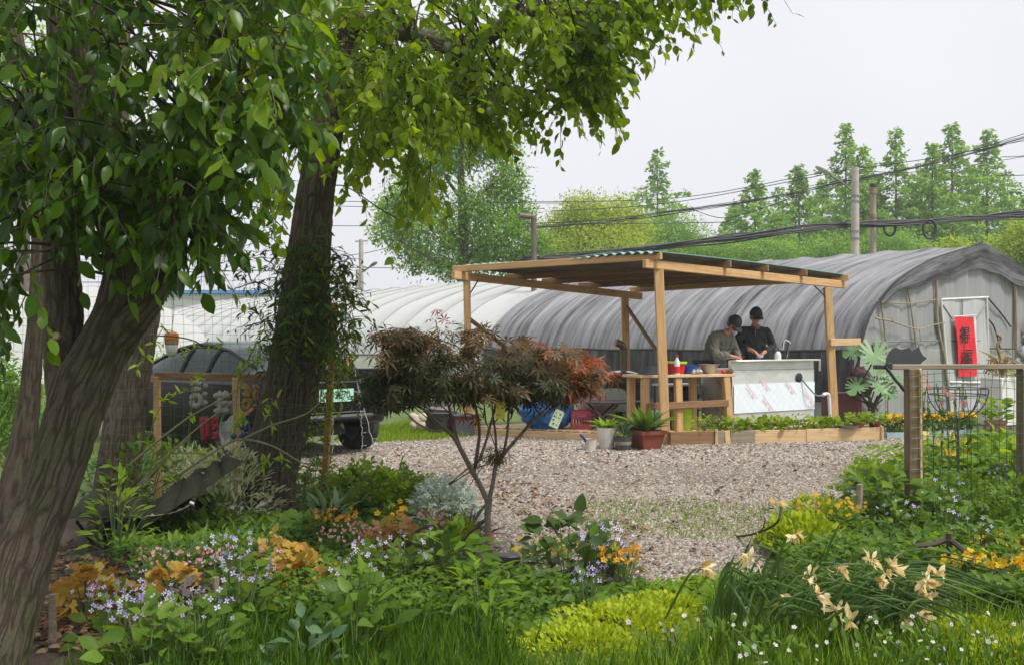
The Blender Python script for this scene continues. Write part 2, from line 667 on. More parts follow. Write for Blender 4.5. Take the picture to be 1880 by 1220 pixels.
M_ = {}
M_['pine'] = woodmat('pine timber', (.64, .42, .20), (.53, .32, .14), (.38, .21, .085))
M_['pine_dark'] = woodmat('weathered brown timber', (.30, .17, .08), (.22, .12, .055), (.14, .075, .035))
M_['pine_pale'] = woodmat('pale sawn board', (.68, .50, .29), (.58, .40, .21), (.42, .27, .13))
M_['wood_grey'] = woodmat('grey weathered timber', (.34, .29, .22), (.25, .2, .14), (.15, .12, .08))
M_['wood_post'] = woodmat('olive brown old post', (.22, .16, .085), (.16, .11, .055), (.09, .06, .03))
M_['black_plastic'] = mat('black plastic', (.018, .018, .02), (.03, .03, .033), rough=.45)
M_['dark_metal'] = mat('dark painted metal', (.03, .03, .032), (.05, .048, .045), rough=.5, metal=.3)
M_['grey_metal'] = mat('grey pipe metal', (.30, .31, .32), (.2, .2, .21), rough=.45, metal=.6)
M_['white_plastic'] = mat('white plastic', (.72, .71, .68), (.6, .59, .56), rough=.5)
M_['concrete'] = mat('pole concrete', (.46, .42, .37), (.34, .31, .27), rough=.9, ns=3, bump=.3, bs=40)
M_['green_wire'] = mat('green coated wire', (.02, .14, .085), (.02, .1, .06), rough=.5)
M_['grey_wire'] = mat('weathered wire', (.13, .16, .13), (.09, .11, .09), rough=.5, metal=.4)
M_['stem'] = mat('green stem', (.07, .14, .03), (.1, .12, .04), rough=.7)
M_['twig'] = mat('brown twig', (.075, .055, .038), (.05, .04, .03), rough=.85)
M_['soil'] = mat('dark soil', (.055, .038, .026), (.03, .022, .016), rough=.95, ns=30, bump=.8, bs=70)
# ------------------------------------------------------------------ the setting
def ground_mat():
    m, n, b, o = newmat('garden earth and grass')
    vec = mapping(n, 'Object')
    a = noise(n, vec, .35, 5)
    f = noise(n, vec, 9, 6, .7)
    c1 = ramp(n, f, [(.3, (.05, .04, .022)), (.55, (.075, .085, .03)), (.75, (.11, .13, .045))])
    c2 = ramp(n, f, [(.3, (.06, .1, .02)), (.6, (.12, .19, .04)), (.8, (.2, .26, .07))])
    mu = n.nodes.new('ShaderNodeMix')
    mu.data_type = 'RGBA'
    mr = ramp(n, a, [(.4, (0, 0, 0)), (.6, (1, 1, 1))])
    n.links.new(mr, mu.inputs[0])
    n.links.new(c1, mu.inputs[6])
    n.links.new(c2, mu.inputs[7])
    n.links.new(mu.outputs[2], b.inputs['Base Color'])
    b.inputs['Roughness'].default_value = .95
    bumpn(n, b, f, .8, .04)
    return m

def gravel_mat():
    m, n, b, o = newmat('pinkish mixed gravel')
    vec = mapping(n, 'Object')
    def vor(s, feat='F1'):
        t = n.nodes.new('ShaderNodeTexVoronoi')
        t.inputs['Scale'].default_value = s
        t.feature = feat
        n.links.new(vec, t.inputs['Vector'])
        return t
    v1, v2 = vor(48), vor(85)
    sp = n.nodes.new('ShaderNodeSeparateColor')
    n.links.new(v1.outputs['Color'], sp.inputs[0])
    col = ramp(n, sp.outputs[0], [(0, (.07, .055, .042)), (.18, (.17, .14, .115)), (.4, (.26, .215, .19)), (.6, (.33, .28, .245)), (.78, (.20, .15, .11)), (.9, (.46, .42, .39)), (1, (.13, .095, .06))])
    sp2 = n.nodes.new('ShaderNodeSeparateColor')
    n.links.new(v2.outputs['Color'], sp2.inputs[0])
    col2 = ramp(n, sp2.outputs[1], [(0, (.10, .08, .065)), (.4, (.29, .245, .215)), (.8, (.2, .165, .14)), (1, (.46, .42, .39))])
    mu = n.nodes.new('ShaderNodeMix')
    mu.data_type = 'RGBA'
    mu.inputs[0].default_value = .45
    n.links.new(col, mu.inputs[6])
    n.links.new(col2, mu.inputs[7])
    big = noise(n, vec, .8, 5, .65)
    bc = ramp(n, big, [(.3, (.6, .57, .47)), (.5, (1, .99, .96)), (.72, (1.14, 1.11, 1.09))])
    m2 = n.nodes.new('ShaderNodeMix')
    m2.data_type = 'RGBA'
    m2.blend_type = 'MULTIPLY'
    m2.inputs[0].default_value = 1
    n.links.new(mu.outputs[2], m2.inputs[6])
    n.links.new(bc, m2.inputs[7])
    n.links.new(m2.outputs[2], b.inputs['Base Color'])
    b.inputs['Roughness'].default_value = .85
    iv = n.nodes.new('ShaderNodeMath')
    iv.operation = 'SUBTRACT'
    iv.inputs[0].default_value = 1
    n.links.new(v1.outputs['Distance'], iv.inputs[1])
    bumpn(n, b, iv.outputs[0], 1.0, .03)
    return m

mb = MB()
xs = np.concatenate([np.linspace(-205, -20, 12), np.linspace(-16, 16, 33), np.linspace(20, 205, 12)])
ys = np.concatenate([np.linspace(-22, 0, 6), np.linspace(1, 30, 40), np.linspace(35, 200, 16)])
gg = np.array([[(x, y, -.006 - .012 * (math.sin(x * 1.3) * math.cos(y * 1.1)) ** 2) for y in ys] for x in xs])
grid(mb, gg)
tag(obj('ground', mb, ground_mat()), kind='structure')

gravel_px = [(560, 812), (700, 812), (790, 790), (890, 782), (1100, 775), (1500, 770), (1780, 776), (1790, 800), (1672, 830), (1640, 880), (1560, 920), (1470, 950), (1420, 1010), (1390, 1060), (1330, 1085), (1200, 1085), (1120, 1085), (990, 1085), (890, 1070), (845, 1000), (835, 920), (780, 880), (690, 870), (600, 880), (540, 870)]
gpl = [G(*q) for q in gravel_px]
mb = MB()
mb.add([(p[0], p[1], .004) for p in gpl], [list(range(len(gpl)))[::-1]])
go = obj('gravel_yard', mb, gravel_mat())
tag(go, kind='structure')
me = go.data
if me.polygons[0].normal.z < 0:
    me.flip_normals()

# loose stones and chips lying over the yard
def t_stone():
    V = np.array([(-.5, -.3, 0), (.1, -.5, 0), (.5, -.05, 0), (.25, .45, 0), (-.4, .35, 0), (-.22, -.14, .32), (.2, -.12, .36), (.05, .2, .3)])
    return V, np.array([(0, 1, 6, 5), (1, 2, 6, 6), (2, 3, 7, 6), (3, 4, 7, 7), (4, 0, 5, 7)])
M_['stones'] = leafmat('loose gravel stones', [(.07, .055, .042), (.19, .16, .135), (.31, .27, .24), (.39, .35, .315), (.23, .17, .115), (.52, .49, .455)], trans=0, rough=.85)
mb = MB()
V, Fq = t_stone()
Fs3 = [[0, 1, 6, 5], [1, 2, 6], [2, 3, 7, 6], [3, 4, 7], [4, 0, 5, 7], [5, 6, 7]]
def stones(poly, n, s0, s1):
    p = gpoly(poly, n, .004)
    a = rng.uniform(0, 6.28, n)
    s = rng.uniform(s0, s1, n)
    fl = rng.uniform(.5, 1.1, n)
    ca, sa = np.cos(a), np.sin(a)
    W = np.stack([(V[None, :, 0] * ca[:, None] - V[None, :, 1] * sa[:, None]) * s[:, None], (V[None, :, 0] * sa[:, None] + V[None, :, 1] * ca[:, None]) * s[:, None], V[None, :, 2] * (s * fl)[:, None] + 0 * ca[:, None]], -1) + p[:, None, :]
    off = (np.arange(n) * 8)[:, None]
    var = np.repeat(rng.random(n), 8)
    q4 = np.concatenate([np.array([f])[None, 0] + off for f in Fs3 if len(f) == 4])
    q3 = np.concatenate([np.array([f])[None, 0] + off for f in Fs3 if len(f) == 3])
    mb.add(W.reshape(-1, 3), q4, var)
    mb.L.append((q3 + mb.n - len(var), 0))
stones(gravel_px, 42000, .013, .034)
stones([(860, 900), (1640, 880), (1420, 1000), (1390, 1050), (1200, 1075), (880, 950)], 16000, .011, .026)
stones([(560, 812), (1680, 806), (1640, 850), (700, 850)], 9000, .022, .05)
tag(obj('loose_gravel', mb, M_['stones'], None, False), 'loose pinkish and grey gravel stones over the yard', 'gravel', kind='stuff')

# ------------------------------------------------------------------ tunnel greenhouses
A50 = R(50)
U = np.array((-math.cos(A50), math.sin(A50), 0))          # along the tunnels, away from the camera
W_ = np.array((math.sin(A50), math.cos(A50), 0))          # across them
E0 = np.array((6.22, 18.0, 0))
PROF = np.array([(-.45, 0), (-.43, .7), (-.36, 1.2), (-.2, 1.55), (0, 1.84), (.5, 2.22), (1, 2.48), (2, 2.83), (3, 3.06), (3.6, 3.18), (4, 3.27)])
PROF = np.vstack([PROF, np.c_[8 - PROF[-2::-1, 0], PROF[-2::-1, 1]]])
def profile(n, z0=0.0, src=PROF):
    c = curve(src, 400)
    c = c[c[:, 1] >= z0 - 1e-6]
    d = np.concatenate([[0], np.cumsum(np.linalg.norm(np.diff(c, axis=0), axis=1))])
    q = np.linspace(0, d[-1], n)
    return np.c_[np.interp(q, d, c[:, 0]), np.interp(q, d, c[:, 1])], q

def tun(t, s, z, E=E0):
    return E + U * t + W_ * s + np.array((0, 0, z))

def gab(px, py, off=0.0):
    k = (px - CX) / F
    s = (E0[0] - k * E0[1]) / (k * W_[1] - W_[0])
    return P(px, py, E0[1] + W_[1] * s) - U * off

def skin_sheet(t0, t1, nt_, na, z0, E, hoop, sag, wob=0.0, seed=1, off=0.0):
    pr, q = profile(na, z0)
    ctr = np.array((4.0, .8))
    pts, uv = np.zeros((nt_, na, 3)), np.zeros((nt_, na, 2))
    ts = np.linspace(t0, t1, nt_)
    rr = np.random.default_rng(seed)
    ph = rr.uniform(0, 6, 40)
    for i, t in enumerate(ts):
        k = t / hoop
        sg = sag * math.sin(math.pi * (k - math.floor(k))) ** 1.2
        for j in range(na):
            s, z = pr[j]
            dv = ctr - (s, z)
            dv = dv / (np.linalg.norm(dv) + 1e-6)
            wv = sg + wob * (vnoise(np.array([t * .07]), np.array([q[j] * .35 + ph[0]]), 24, seed)[0] - .5) - off
            pts[i, j] = tun(t, s + dv[0] * wv, z + dv[1] * wv, E)
            uv[i, j] = (t, q[j])
    return pts, uv

def net_mat(name, a, b_, c, sc=(7, .35, 1), alpha=1.0):
    m, n, bs, o = newmat(name)
    vec = mapping(n, 'UV', sc)
    f = noise(n, vec, 1.0, 7, .72, .25)
    v2 = mapping(n, 'UV', (60, 60, 1))
    g = noise(n, v2, 1.0, 3, .7)
    v3 = mapping(n, 'UV', (.5, .22, 1))
    h = noise(n, v3, 1.6, 3, .5)
    ad = n.nodes.new('ShaderNodeMath')
    ad.operation = 'MULTIPLY_ADD'
    ad.inputs[1].default_value = .35
    n.links.new(g, ad.inputs[0])
    n.links.new(f, ad.inputs[2])
    ae = n.nodes.new('ShaderNodeMath')
    ae.operation = 'MULTIPLY_ADD'
    ae.inputs[1].default_value = .3
    n.links.new(h, ae.inputs[0])
    n.links.new(ad.outputs[0], ae.inputs[2])
    n.links.new(ramp(n, ae.outputs[0], [(.66, a), (.78, b_), (.97, c)]), bs.inputs['Base Color'])
    bs.inputs['Roughness'].default_value = .75
    bs.inputs['Specular IOR Level'].default_value = .25
    bumpn(n, bs, ae.outputs[0], .22, .03)
    if alpha < 1:
        bs.inputs['Alpha'].default_value = alpha
    return m

M_['net'] = net_mat('grey shade net', (.035, .036, .04), (.17, .17, .182), (.31, .31, .322))
M_['net_dark'] = net_mat('dark shade net skirt', (.018, .018, .02), (.05, .05, .053), (.14, .14, .14), (5, .5, 1))
M_['net_edge'] = net_mat('shade net over the gable', (.03, .03, .034), (.085, .085, .092), (.18, .18, .19), (1.2, 9, 1), .92)
M_['film'] = sheetmat('greenhouse film', (.86, .87, .88), (.64, .65, .67), .55, .35, (6, .35, 1), 1.3, .8, .5)
M_['white_film'] = sheetmat('white greenhouse film', (.93, .93, .94), (.86, .87, .88), .5, .3, (.9, .05, 1), 1.4, 1, .3)
M_['rib'] = mat('film covered hoop', (.42, .43, .43), (.34, .35, .35), rough=.5)
M_['bamboo'] = mat('dry bamboo pole', (.36, .29, .19), (.25, .2, .13), rough=.7, sc=(1, 1, .2), ns=14)

gh = thing('shade_net_greenhouse', 'long tunnel greenhouse covered in grey shade net behind the wooden shed', 'greenhouse', tun(5, 4, 0))
mb = MB()
pts, uv = skin_sheet(-.06, 10.3, 160, 64, 1.15, E0, 1.0, .04, .04, 3)
grid(mb, pts, uv)
obj('shade_net', mb, M_['net'], gh, True, 0)
# skirt with folds
mb = MB()
ts = np.linspace(.05, 10.3, 220)
zs = np.linspace(.22, 1.17, 9)
pts = np.array([[tun(t, -.40 - .05 * (1 - (z - .2)) + .035 * math.sin(t * 21 + 1.5 * math.sin(t * 3)) * (1.25 - z) , z + .05 * math.sin(t * 2.3) * (1.17 - z)) for z in zs] for t in ts])
grid(mb, pts, np.array([[(t, z) for z in zs] for t in ts]))
obj('net_skirt', mb, M_['net_dark'], gh, True, 0)
mb = MB()
tube(mb, [tun(t, -.40, 1.17 + .01 * math.sin(t * 3)) for t in np.linspace(0, 10.3, 30)], .022, 6)
obj('side_rail', mb, M_['dark_metal'], gh)
# low film wall behind the skirt
mb = MB()
pts = np.array([[tun(t, -.3, z) for z in (0, .35, .7, 1.15)] for t in np.linspace(0, 10.3, 30)])
grid(mb, pts, np.array([[(t, z) for z in (0, .35, .7, 1.15)] for t in np.linspace(0, 10.3, 30)]))
obj('film_wall', mb, M_['film'], gh, True, 0)
# gable film
def gable(mb, t, inset=.04):
    pr, q = profile(64, 0)
    bot = np.c_[np.linspace(-.4, 8.4, 64), np.zeros(64)]
    rows = 14
    pts = np.zeros((rows, 64, 3))
    uv = np.zeros((rows, 64, 2))
    half = curve(PROF, 400)
    for j, s in enumerate(np.linspace(-.40, 8.40, 64)):
        top = np.interp(s, half[:, 0], half[:, 1]) - inset
        top = max(top, .05)
        for i in range(rows):
            z = top * i / (rows - 1)
            b = .02 * math.sin(s * 9 + z * 2) + .015 * math.sin(s * 23)
            pts[i, j] = tun(t + b, s, z)
            uv[i, j] = (s, z)
    grid(mb, pts, uv)
mb = MB(); gable(mb, .02)
obj('gable_film', mb, M_['film'], gh, True, 0)
mb = MB(); gable(mb, 10.25)
obj('gable_film', mb, M_['net_dark'], gh, True, 0)
# net hanging over the gable's top
mb = MB()
c = curve(PROF, 300)
sel = np.linspace(.25, 7.75, 90)
top = np.interp(sel, c[:, 0], c[:, 1])
drop = np.interp(sel, [.2, 1, 2.2, 4, 5.8, 7, 7.8], [.03, .25, .44, .48, .44, .25, .03]) + .03 * np.sin(sel * 5)
pts = np.array([[tun(-.09 + .03 * math.sin(k * 7 + s), s, t_ + .01 - d * k / 7) for k in range(8)] for s, t_, d in zip(sel, top, drop)])
grid(mb, pts, np.array([[(s, k * .07) for k in range(8)] for s in sel]))
obj('net_overhang', mb, M_['net_edge'], gh, True, 0)
mb = MB()
tube(mb, [tun(-.03, s, z) for s, z in profile(60, 0)[0]], .028, 6)
obj('end_hoop', mb, M_['dark_metal'], gh)
def gtube(name, pp, r, m, parent=gh, n=6, off=.03):
    b = MB()
    tube(b, curve([gab(x, y, off) for x, y in pp], 14), r, n)
    return obj(name, b, m, parent)
gtube('gable_post', [(1614, 548), (1624, 640), (1628, 780)], .016, M_['bamboo'])
gtube('gable_post', [(1664, 530), (1672, 580), (1690, 720), (1698, 775)], .016, M_['bamboo'])
gtube('gable_post', [(1716, 505), (1717, 560), (1719, 600), (1733, 670), (1745, 770)], .03, M_['bamboo'])
gtube('gable_post', [(1857, 510), (1862, 560), (1864, 770)], .035, M_['bamboo'])
gtube('cross_bar', [(1600, 552), (1660, 557), (1716, 550)], .011, M_['bamboo'])
gtube('cross_bar', [(1600, 629), (1660, 626), (1725, 625), (1805, 625)], .012, M_['grey_metal'])
gtube('cross_bar', [(1800, 639), (1860, 640)], .016, M_['dark_metal'])
gtube('wall_brace', [(1812, 548), (1835, 575), (1853, 600)], .016, M_['dark_metal'])
gtube('wall_brace', [(1806, 580), (1822, 600), (1834, 640)], .016, M_['dark_metal'])
dr = thing('greenhouse_door', 'pale film door on a white pipe frame in the tunnel gable', 'door', gab(1770, 770))
dr.parent = gh
del dr['label'], dr['category']
dr.location = Vector(dr.location) - Vector(gh.location)
b = MB()
for a_, c_ in (((1722, 550), (1808, 546)), ((1722, 550), (1742, 772)), ((1806, 547), (1813, 772)), ((1735, 700), (1811, 702))):
    tube(b, [gab(*a_, .06), gab(*c_, .06)], .022, 8)
obj('door_frame', b, M_['white_plastic'], dr)
b = MB()
q = [gab(1723, 551, .05), gab(1807, 547, .05), gab(1812, 770, .05), gab(1741, 770, .05)]
pp = np.array([[(q[0] * (1 - u) + q[1] * u) * (1 - v) + (q[3] * (1 - u) + q[2] * u) * v - U * .015 * math.sin(u * 11 + v * 7) for u in np.linspace(0, 1, 16)] for v in np.linspace(0, 1, 16)])
grid(b, pp, np.array([[(u, v * 1.6) for u in np.linspace(0, 1, 16)] for v in np.linspace(0, 1, 16)]))
obj('door_film', b, sheetmat('door film', (.74, .74, .74), (.6, .6, .61), .4, .35, (6, 1, 1), 1.5, 1, .8), dr, True, 0)
b = MB()
tube(b, [gab(1760, 550, .07), gab(1761, 770, .07)], .012, 6)
tube(b, [gab(1725, 560, .07), gab(1742, 586, .07)], .01, 6)
tube(b, [gab(1804, 560, .07), gab(1786, 586, .07)], .01, 6)
obj('door_brace', b, M_['grey_metal'], dr)

def white_tunnel(label, E, t0, t1, nt_, ribs, gable_t=None):
    th = thing('white_greenhouse', label, 'greenhouse', E + U * (t0 + t1) / 2 + W_ * 4)
    mb = MB()
    pts, uv = skin_sheet(t0, t1, nt_, 44, .95, E, ribs, .07, .05, 9)
    grid(mb, pts, uv)
    obj('film_roof', mb, M_['white_film'], th, True, 0)
    mb = MB()
    zs = np.linspace(0, 1, 8)
    ts = np.linspace(t0, t1, 60)
    grid(mb, np.array([[tun(t, -.42 + .012 * (k % 2), z, E) for k, z in enumerate(zs)] for t in ts]), np.array([[(t, z) for z in zs] for t in ts]))
    obj('side_film', mb, sheetmat('side film', (.82, .83, .76), (.66, .68, .6), .5, .35, (.5, 6, 1), 1.2, 1, .5), th, True, 0)
    mb = MB()
    tube(mb, [tun(t0, -.45, .98, E), tun(t1, -.45, .98, E)], .03, 6)
    obj('side_rail', mb, M_['grey_metal'], th)
    pr = profile(40, .9)[0]
    k = math.ceil(t0 / ribs)
    while k * ribs < t1:
        b = MB()
        tube(b, [tun(k * ribs, s + (.012 if s > 4 else -.012), z + .012, E) for s, z in pr], .02, 5, False)
        obj('rib', b, M_['rib'], th)
        k += 1
    for t in (t0, t1):
        b = MB()
        half = curve(PROF, 300)
        pts = np.array([[tun(t, s, max(.05, np.interp(s, half[:, 0], half[:, 1]) - .03) * v, E) for s in np.linspace(-.4, 8.4, 50)] for v in np.linspace(0, 1, 8)])
        uv = np.array([[(s, v * 3) for s in np.linspace(-.4, 8.4, 50)] for v in np.linspace(0, 1, 8)])
        grid(b, pts, uv)
        obj('end_film', b, M_['white_film'], th, True, 0)
    return th
white_tunnel('white plastic tunnel greenhouse continuing behind the grey shade net tunnel', E0, 10.6, 36, 150, 1.3)
white_tunnel('white plastic tunnel greenhouse behind the parked dark car', E0 - W_ * 9.2, 25.5, 58, 110, 1.3)

# far building with the blue roof
M_['blue_roof'] = mat('blue roofing sheet', (.08, .27, .55), (.06, .22, .47), rough=.45)
M_['white_wall'] = mat('white render', (.78, .78, .77), (.7, .7, .69), rough=.8)
bd = thing('warehouse', 'far low white warehouse with a blue sheet roof', 'building', (-22, 86, 0))
b = MB(); box(b, (-22, 86, 2.55), (52, 12, 5.1), 0, 0)
obj('wall', b, M_['white_wall'], bd)
b = MB()
prism(b, [(-6.6, 0), (6.6, 0), (6.6, .25), (0, .55), (-6.6, .25)], 53, np.array([[0, 0, 1], [1, 0, 0], [0, 1, 0]]), (-22, 86, 5.12))
obj('roof', b, M_['blue_roof'], bd, False)

# ------------------------------------------------------------------ open wooden shed
Ap, Bp, Cp, Dp = gz(1222, 13.35), gz(1533, 15.5), gz(862, 14.8), gz(1152, 17.0)
shed = thing('open_shed', 'open sided pine shed with a corrugated sheet roof on four posts', 'shed', (2.0, 15.2, 0))
DK = .12
At, Bt, Ct, Dt = P(1209, 492, 13.35), P(1519, 528, 15.5), P(857, 515, 14.8), P(1147, 545, 17.0)
beam('post', Ap, At, .115, .10, M_['pine'], shed, (0, 1, 0))
beam('post', Bp, Bt, .105, .10, M_['pine'], shed, (0, 1, 0))
beam('post', Cp, Ct, .10, .09, M_['pine'], shed, (0, 1, 0))
beam('post', Dp, Dt, .12, .10, M_['pine'], shed, (0, 1, 0))
beam('main_beam', P(1183, 484, 13.17), P(1550, 523, 15.75), .07, .11, M_['pine'], shed)
beam('main_beam', P(832, 505, 14.6), P(1177, 544, 17.2), .07, .11, M_['pine'], shed)
ab0, ab1 = P(1190, 475, 13.2), P(1548, 515, 15.72)
cd0, cd1 = P(838, 497, 14.65), P(1172, 536, 17.15)
for f, ex in ((.02, .12), (.34, .3), (.53, .3), (.74, .3), (.985, .1)):
    a_, c_ = ab0 + (ab1 - ab0) * f + (0, 0, .035), cd0 + (cd1 - cd0) * f + (0, 0, .035)
    d_ = nrm(c_ - a_)
    beam('joist', a_ - d_ * .12, c_ + d_ * ex, .06, .09, M_['pine_dark'] if f not in (.02, .985) else M_['pine'], shed)
beam('brace', P(860, 584, 14.78), P(932, 640, 15.4), .05, .05, M_['pine_dark'], shed)
beam('brace', P(1150, 562, 16.95), P(1214, 656, 16.2), .05, .05, M_['pine_dark'], shed)
beam('side_arm', P(1524, 628, 15.42), P(1579, 627, 15.6), .05, .105, M_['pine_pale'], shed)
for q in ([P(1495, 525, 15.35), P(1505, 534, 15.4), P(1515, 545, 15.45)], [P(878, 514, 14.7), P(870, 528, 14.75), P(862, 540, 14.78)]):
    b = MB(); tube(b, curve(q, 6), .01, 5)
    obj('tie_strap', b, M_['dark_metal'], shed)
# corrugated roof
Ar, Br, Cr = P(1203, 469, 13.12) , P(1556, 512, 15.7), P(842, 496, 14.82)
Ar, Br, Cr = Ar + (0, 0, .012), Br + (0, 0, .012), Cr + (0, 0, .012)
na = 230
pts = np.zeros((na, 12, 3)); uv = np.zeros((na, 12, 2))
for i in range(na):
    u = i / (na - 1)
    wv = .018 * math.cos(u * 24 * 2 * math.pi)
    sagr = -.05 * math.sin(math.pi * u) * 0
    for j in range(12):
        v = j / 11
        pts[i, j] = Ar + (Cr - Ar) * u + (Br - Ar) * v + (0, 0, wv + .02 * math.sin(u * 9 + v * 3) + sagr + .02)
        uv[i, j] = (u * 3, v * 4)
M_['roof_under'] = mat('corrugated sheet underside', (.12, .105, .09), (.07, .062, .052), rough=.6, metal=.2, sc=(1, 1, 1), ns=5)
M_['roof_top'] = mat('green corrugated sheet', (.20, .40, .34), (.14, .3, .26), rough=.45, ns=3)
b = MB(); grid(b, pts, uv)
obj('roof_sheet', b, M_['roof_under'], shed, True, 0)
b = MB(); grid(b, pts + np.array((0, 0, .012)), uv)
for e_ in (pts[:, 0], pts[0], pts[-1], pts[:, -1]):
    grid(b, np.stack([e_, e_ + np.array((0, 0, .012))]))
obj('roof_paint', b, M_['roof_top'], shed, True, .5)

# deck under the shed
eAB, eAC = nrm(Bp - Ap), nrm(Cp - Ap)
deck = thing('wooden_deck', 'low platform of pine boards under the open shed', 'deck', (2, 15.2, 0))
nb = 24
for k in range(nb):
    f0 = k / nb
    a_ = Ap + (Cp - Ap) * f0 + eAB * .05 + eAC * .07
    L = np.linalg.norm(Bp - Ap) + .15
    p0 = a_ + np.array((0, 0, DK - .0125))
    p1 = a_ + eAB * L + np.array((0, 0, DK - .0125))
    beam('deck_board', p0, p1, .115, .022, M_['pine_pale'], deck, bev=.003)
beam('edge_board', Ap + eAC * .25 - eAB * .0 + (0, 0, .05), Cp + eAC * .05 + (0, 0, .05), .03, .095, M_['pine_pale'], deck)
beam('edge_board', Ap + eAB * .0 - eAC * .02 + (0, 0, .05), Bp + (0, 0, .05), .03, .095, M_['pine_pale'], deck)

# ------------------------------------------------------------------ poles, lamp, wires
def pole(name, label, px, ytop, Y, r0, r1, m, cat='pole'):
    t = thing(name, label, cat, gz(px, Y))
    b = MB()
    tube(b, [gz(px, Y), P(px, ytop, Y)], [r0, r1], 16)
    obj('shaft', b, m, t)
    return t
up1 = pole('utility_pole', 'pale concrete utility pole carrying a street lamp behind the shade net tunnel', 1570, 308, 35, .15, .125, M_['concrete'])
for y in (360, 370, 425, 438):
    b = MB(); lathe(b, [(.14, -.03), (.15, -.03), (.15, .03), (.14, .03)], P(1570, y, 35), 14)
    obj('clamp_band', b, M_['grey_metal'], up1)
for y in (311, 322):
    b = MB(); tube(b, [P(1555, y + 3, 35), P(1585, y - 1, 35)], .02, 6)
    obj('crossbar', b, M_['grey_metal'], up1)
lamp = thing('street_lamp', 'grey cobra head street lamp on the concrete pole', 'street lamp', P(1562, 350, 34.8))
b = MB(); tube(b, curve([P(1563, 350, 34.8), P(1545, 335, 34.6), P(1524, 322, 34.4)], 10), .035, 8)
obj('lamp_arm', b, M_['grey_metal'], lamp)
b = MB()
M3 = frame3(P(1497, 306, 34.2) - P(1526, 322, 34.4))
sphere(b, P(1512, 313, 34.3), (.34, .16, .085), 16, 10, M3)
obj('lamp_head', b, mat('lamp housing', (.55, .55, .53), rough=.45), lamp)
up2 = pole('utility_pole', 'weathered brownish concrete pole with a rusty band beside the lamp pole', 1603, 344, 36, .12, .10, mat('stained concrete', (.36, .31, .25), (.26, .22, .18), rough=.9, ns=2))
rb_ = mat('rusty band', (.2, .11, .07), (.28, .2, .15), rough=.8)
for y, hh in ((352, .08), (397, .06), (406, .04)):
    b = MB(); lathe(b, [(.10, -hh), (.125, -hh), (.125, hh), (.10, hh)], P(1603, y, 36), 14)
    obj('clamp_band', b, rb_, up2)
b = MB(); tube(b, [P(1603, 344, 36), P(1603, 338, 36)], .12, 14)
obj('pole_cap', b, M_['dark_metal'], up2)
up3 = pole('utility_pole', 'thin far concrete pole above the blue roof', 663, 440, 62, .17, .13, M_['concrete'])
for q in ((652, 443, 676, 442), (655, 490, 672, 490)):
    b = MB(); tube(b, [P(q[0], q[1], 62), P(q[2], q[3], 62)], .055, 6)
    obj('crossbar', b, M_['concrete'], up3)
b = MB(); tube(b, curve([P(664, 500, 61.8), P(676, 492, 61.5), P(688, 484, 61.3)], 8), .05, 6)
sphere(b, P(686, 485, 61.3), (.32, .16, .09), 12, 8, frame3(P(692, 481, 61) - P(682, 488, 61.3)))
tag(obj('street_lamp', b, M_['grey_metal']), 'small far street lamp on the thin pole by the blue roof', 'street lamp')
up4 = pole('utility_pole', 'short far concrete post low against the blue roof', 657, 496, 66, .16, .14, M_['concrete'])

sp_ = thing('stovepipe', 'tall rusty metal flue pipe with an elbow behind the wooden shed', 'pipe', gz(981, 27.5))
b = MB()
tube(b, [gz(981, 27.5), P(980, 398, 27.5)], .075, 14)
obj('flue', b, mat('rusted flue', (.12, .10, .085), (.2, .17, .14), rough=.7, metal=.4, sc=(1, 1, .4), ns=5), sp_)
b = MB(); tube(b, curve([P(980, 405, 27.5), P(979, 399, 27.5), P(972, 398, 27.5), P(953, 396, 27.4)], 10), .078, 14)
obj('elbow', b, mat('brown elbow', (.16, .12, .09), (.1, .08, .07), rough=.6, metal=.4), sp_)

M_['cable'] = mat('black cable', (.018, .02, .022), (.03, .032, .035), rough=.6)
def wire(label, pp, r, sag=0.0, strands=1, spread=0.0, group=None, n=40):
    """pp: (px, py, Y)"""
    c = curve([P(*q) for q in pp], n)
    b = MB()
    for s in range(strands):
        k = np.linspace(0, 1, n)
        off = np.zeros((n, 3))
        if strands > 1:
            for ax in (0, 2):
                a = rng.normal(0, spread, 9)
                off[:, ax] = np.interp(k, np.linspace(0, 1, 9), a)
        off[:, 2] -= sag * 4 * k * (1 - k) * rng.uniform(.7, 1.3)
        tube(b, c + off, r, 4, False)
    o = obj('cable_bundle' if strands > 3 else 'power_line', b, M_['cable'])
    return tag(o, label, 'cable', group)
wire('thick black cable bundle sagging across the two poles above the greenhouse', [(960, 476, 28), (1040, 470, 30), (1240, 444, 32), (1400, 426, 34), (1570, 408, 35.4), (1720, 402, 36.2), (1880, 391, 37), (2050, 380, 38)], .022, .1, 12, .075)
wire('loose bundle of black wires climbing past the lamp toward the top corner', [(960, 418, 34), (1120, 403, 34), (1240, 384, 34.5), (1420, 356, 35), (1560, 325, 35.2), (1700, 297, 36), (1880, 252, 37), (2000, 225, 38)], .011, .12, 6, .05)
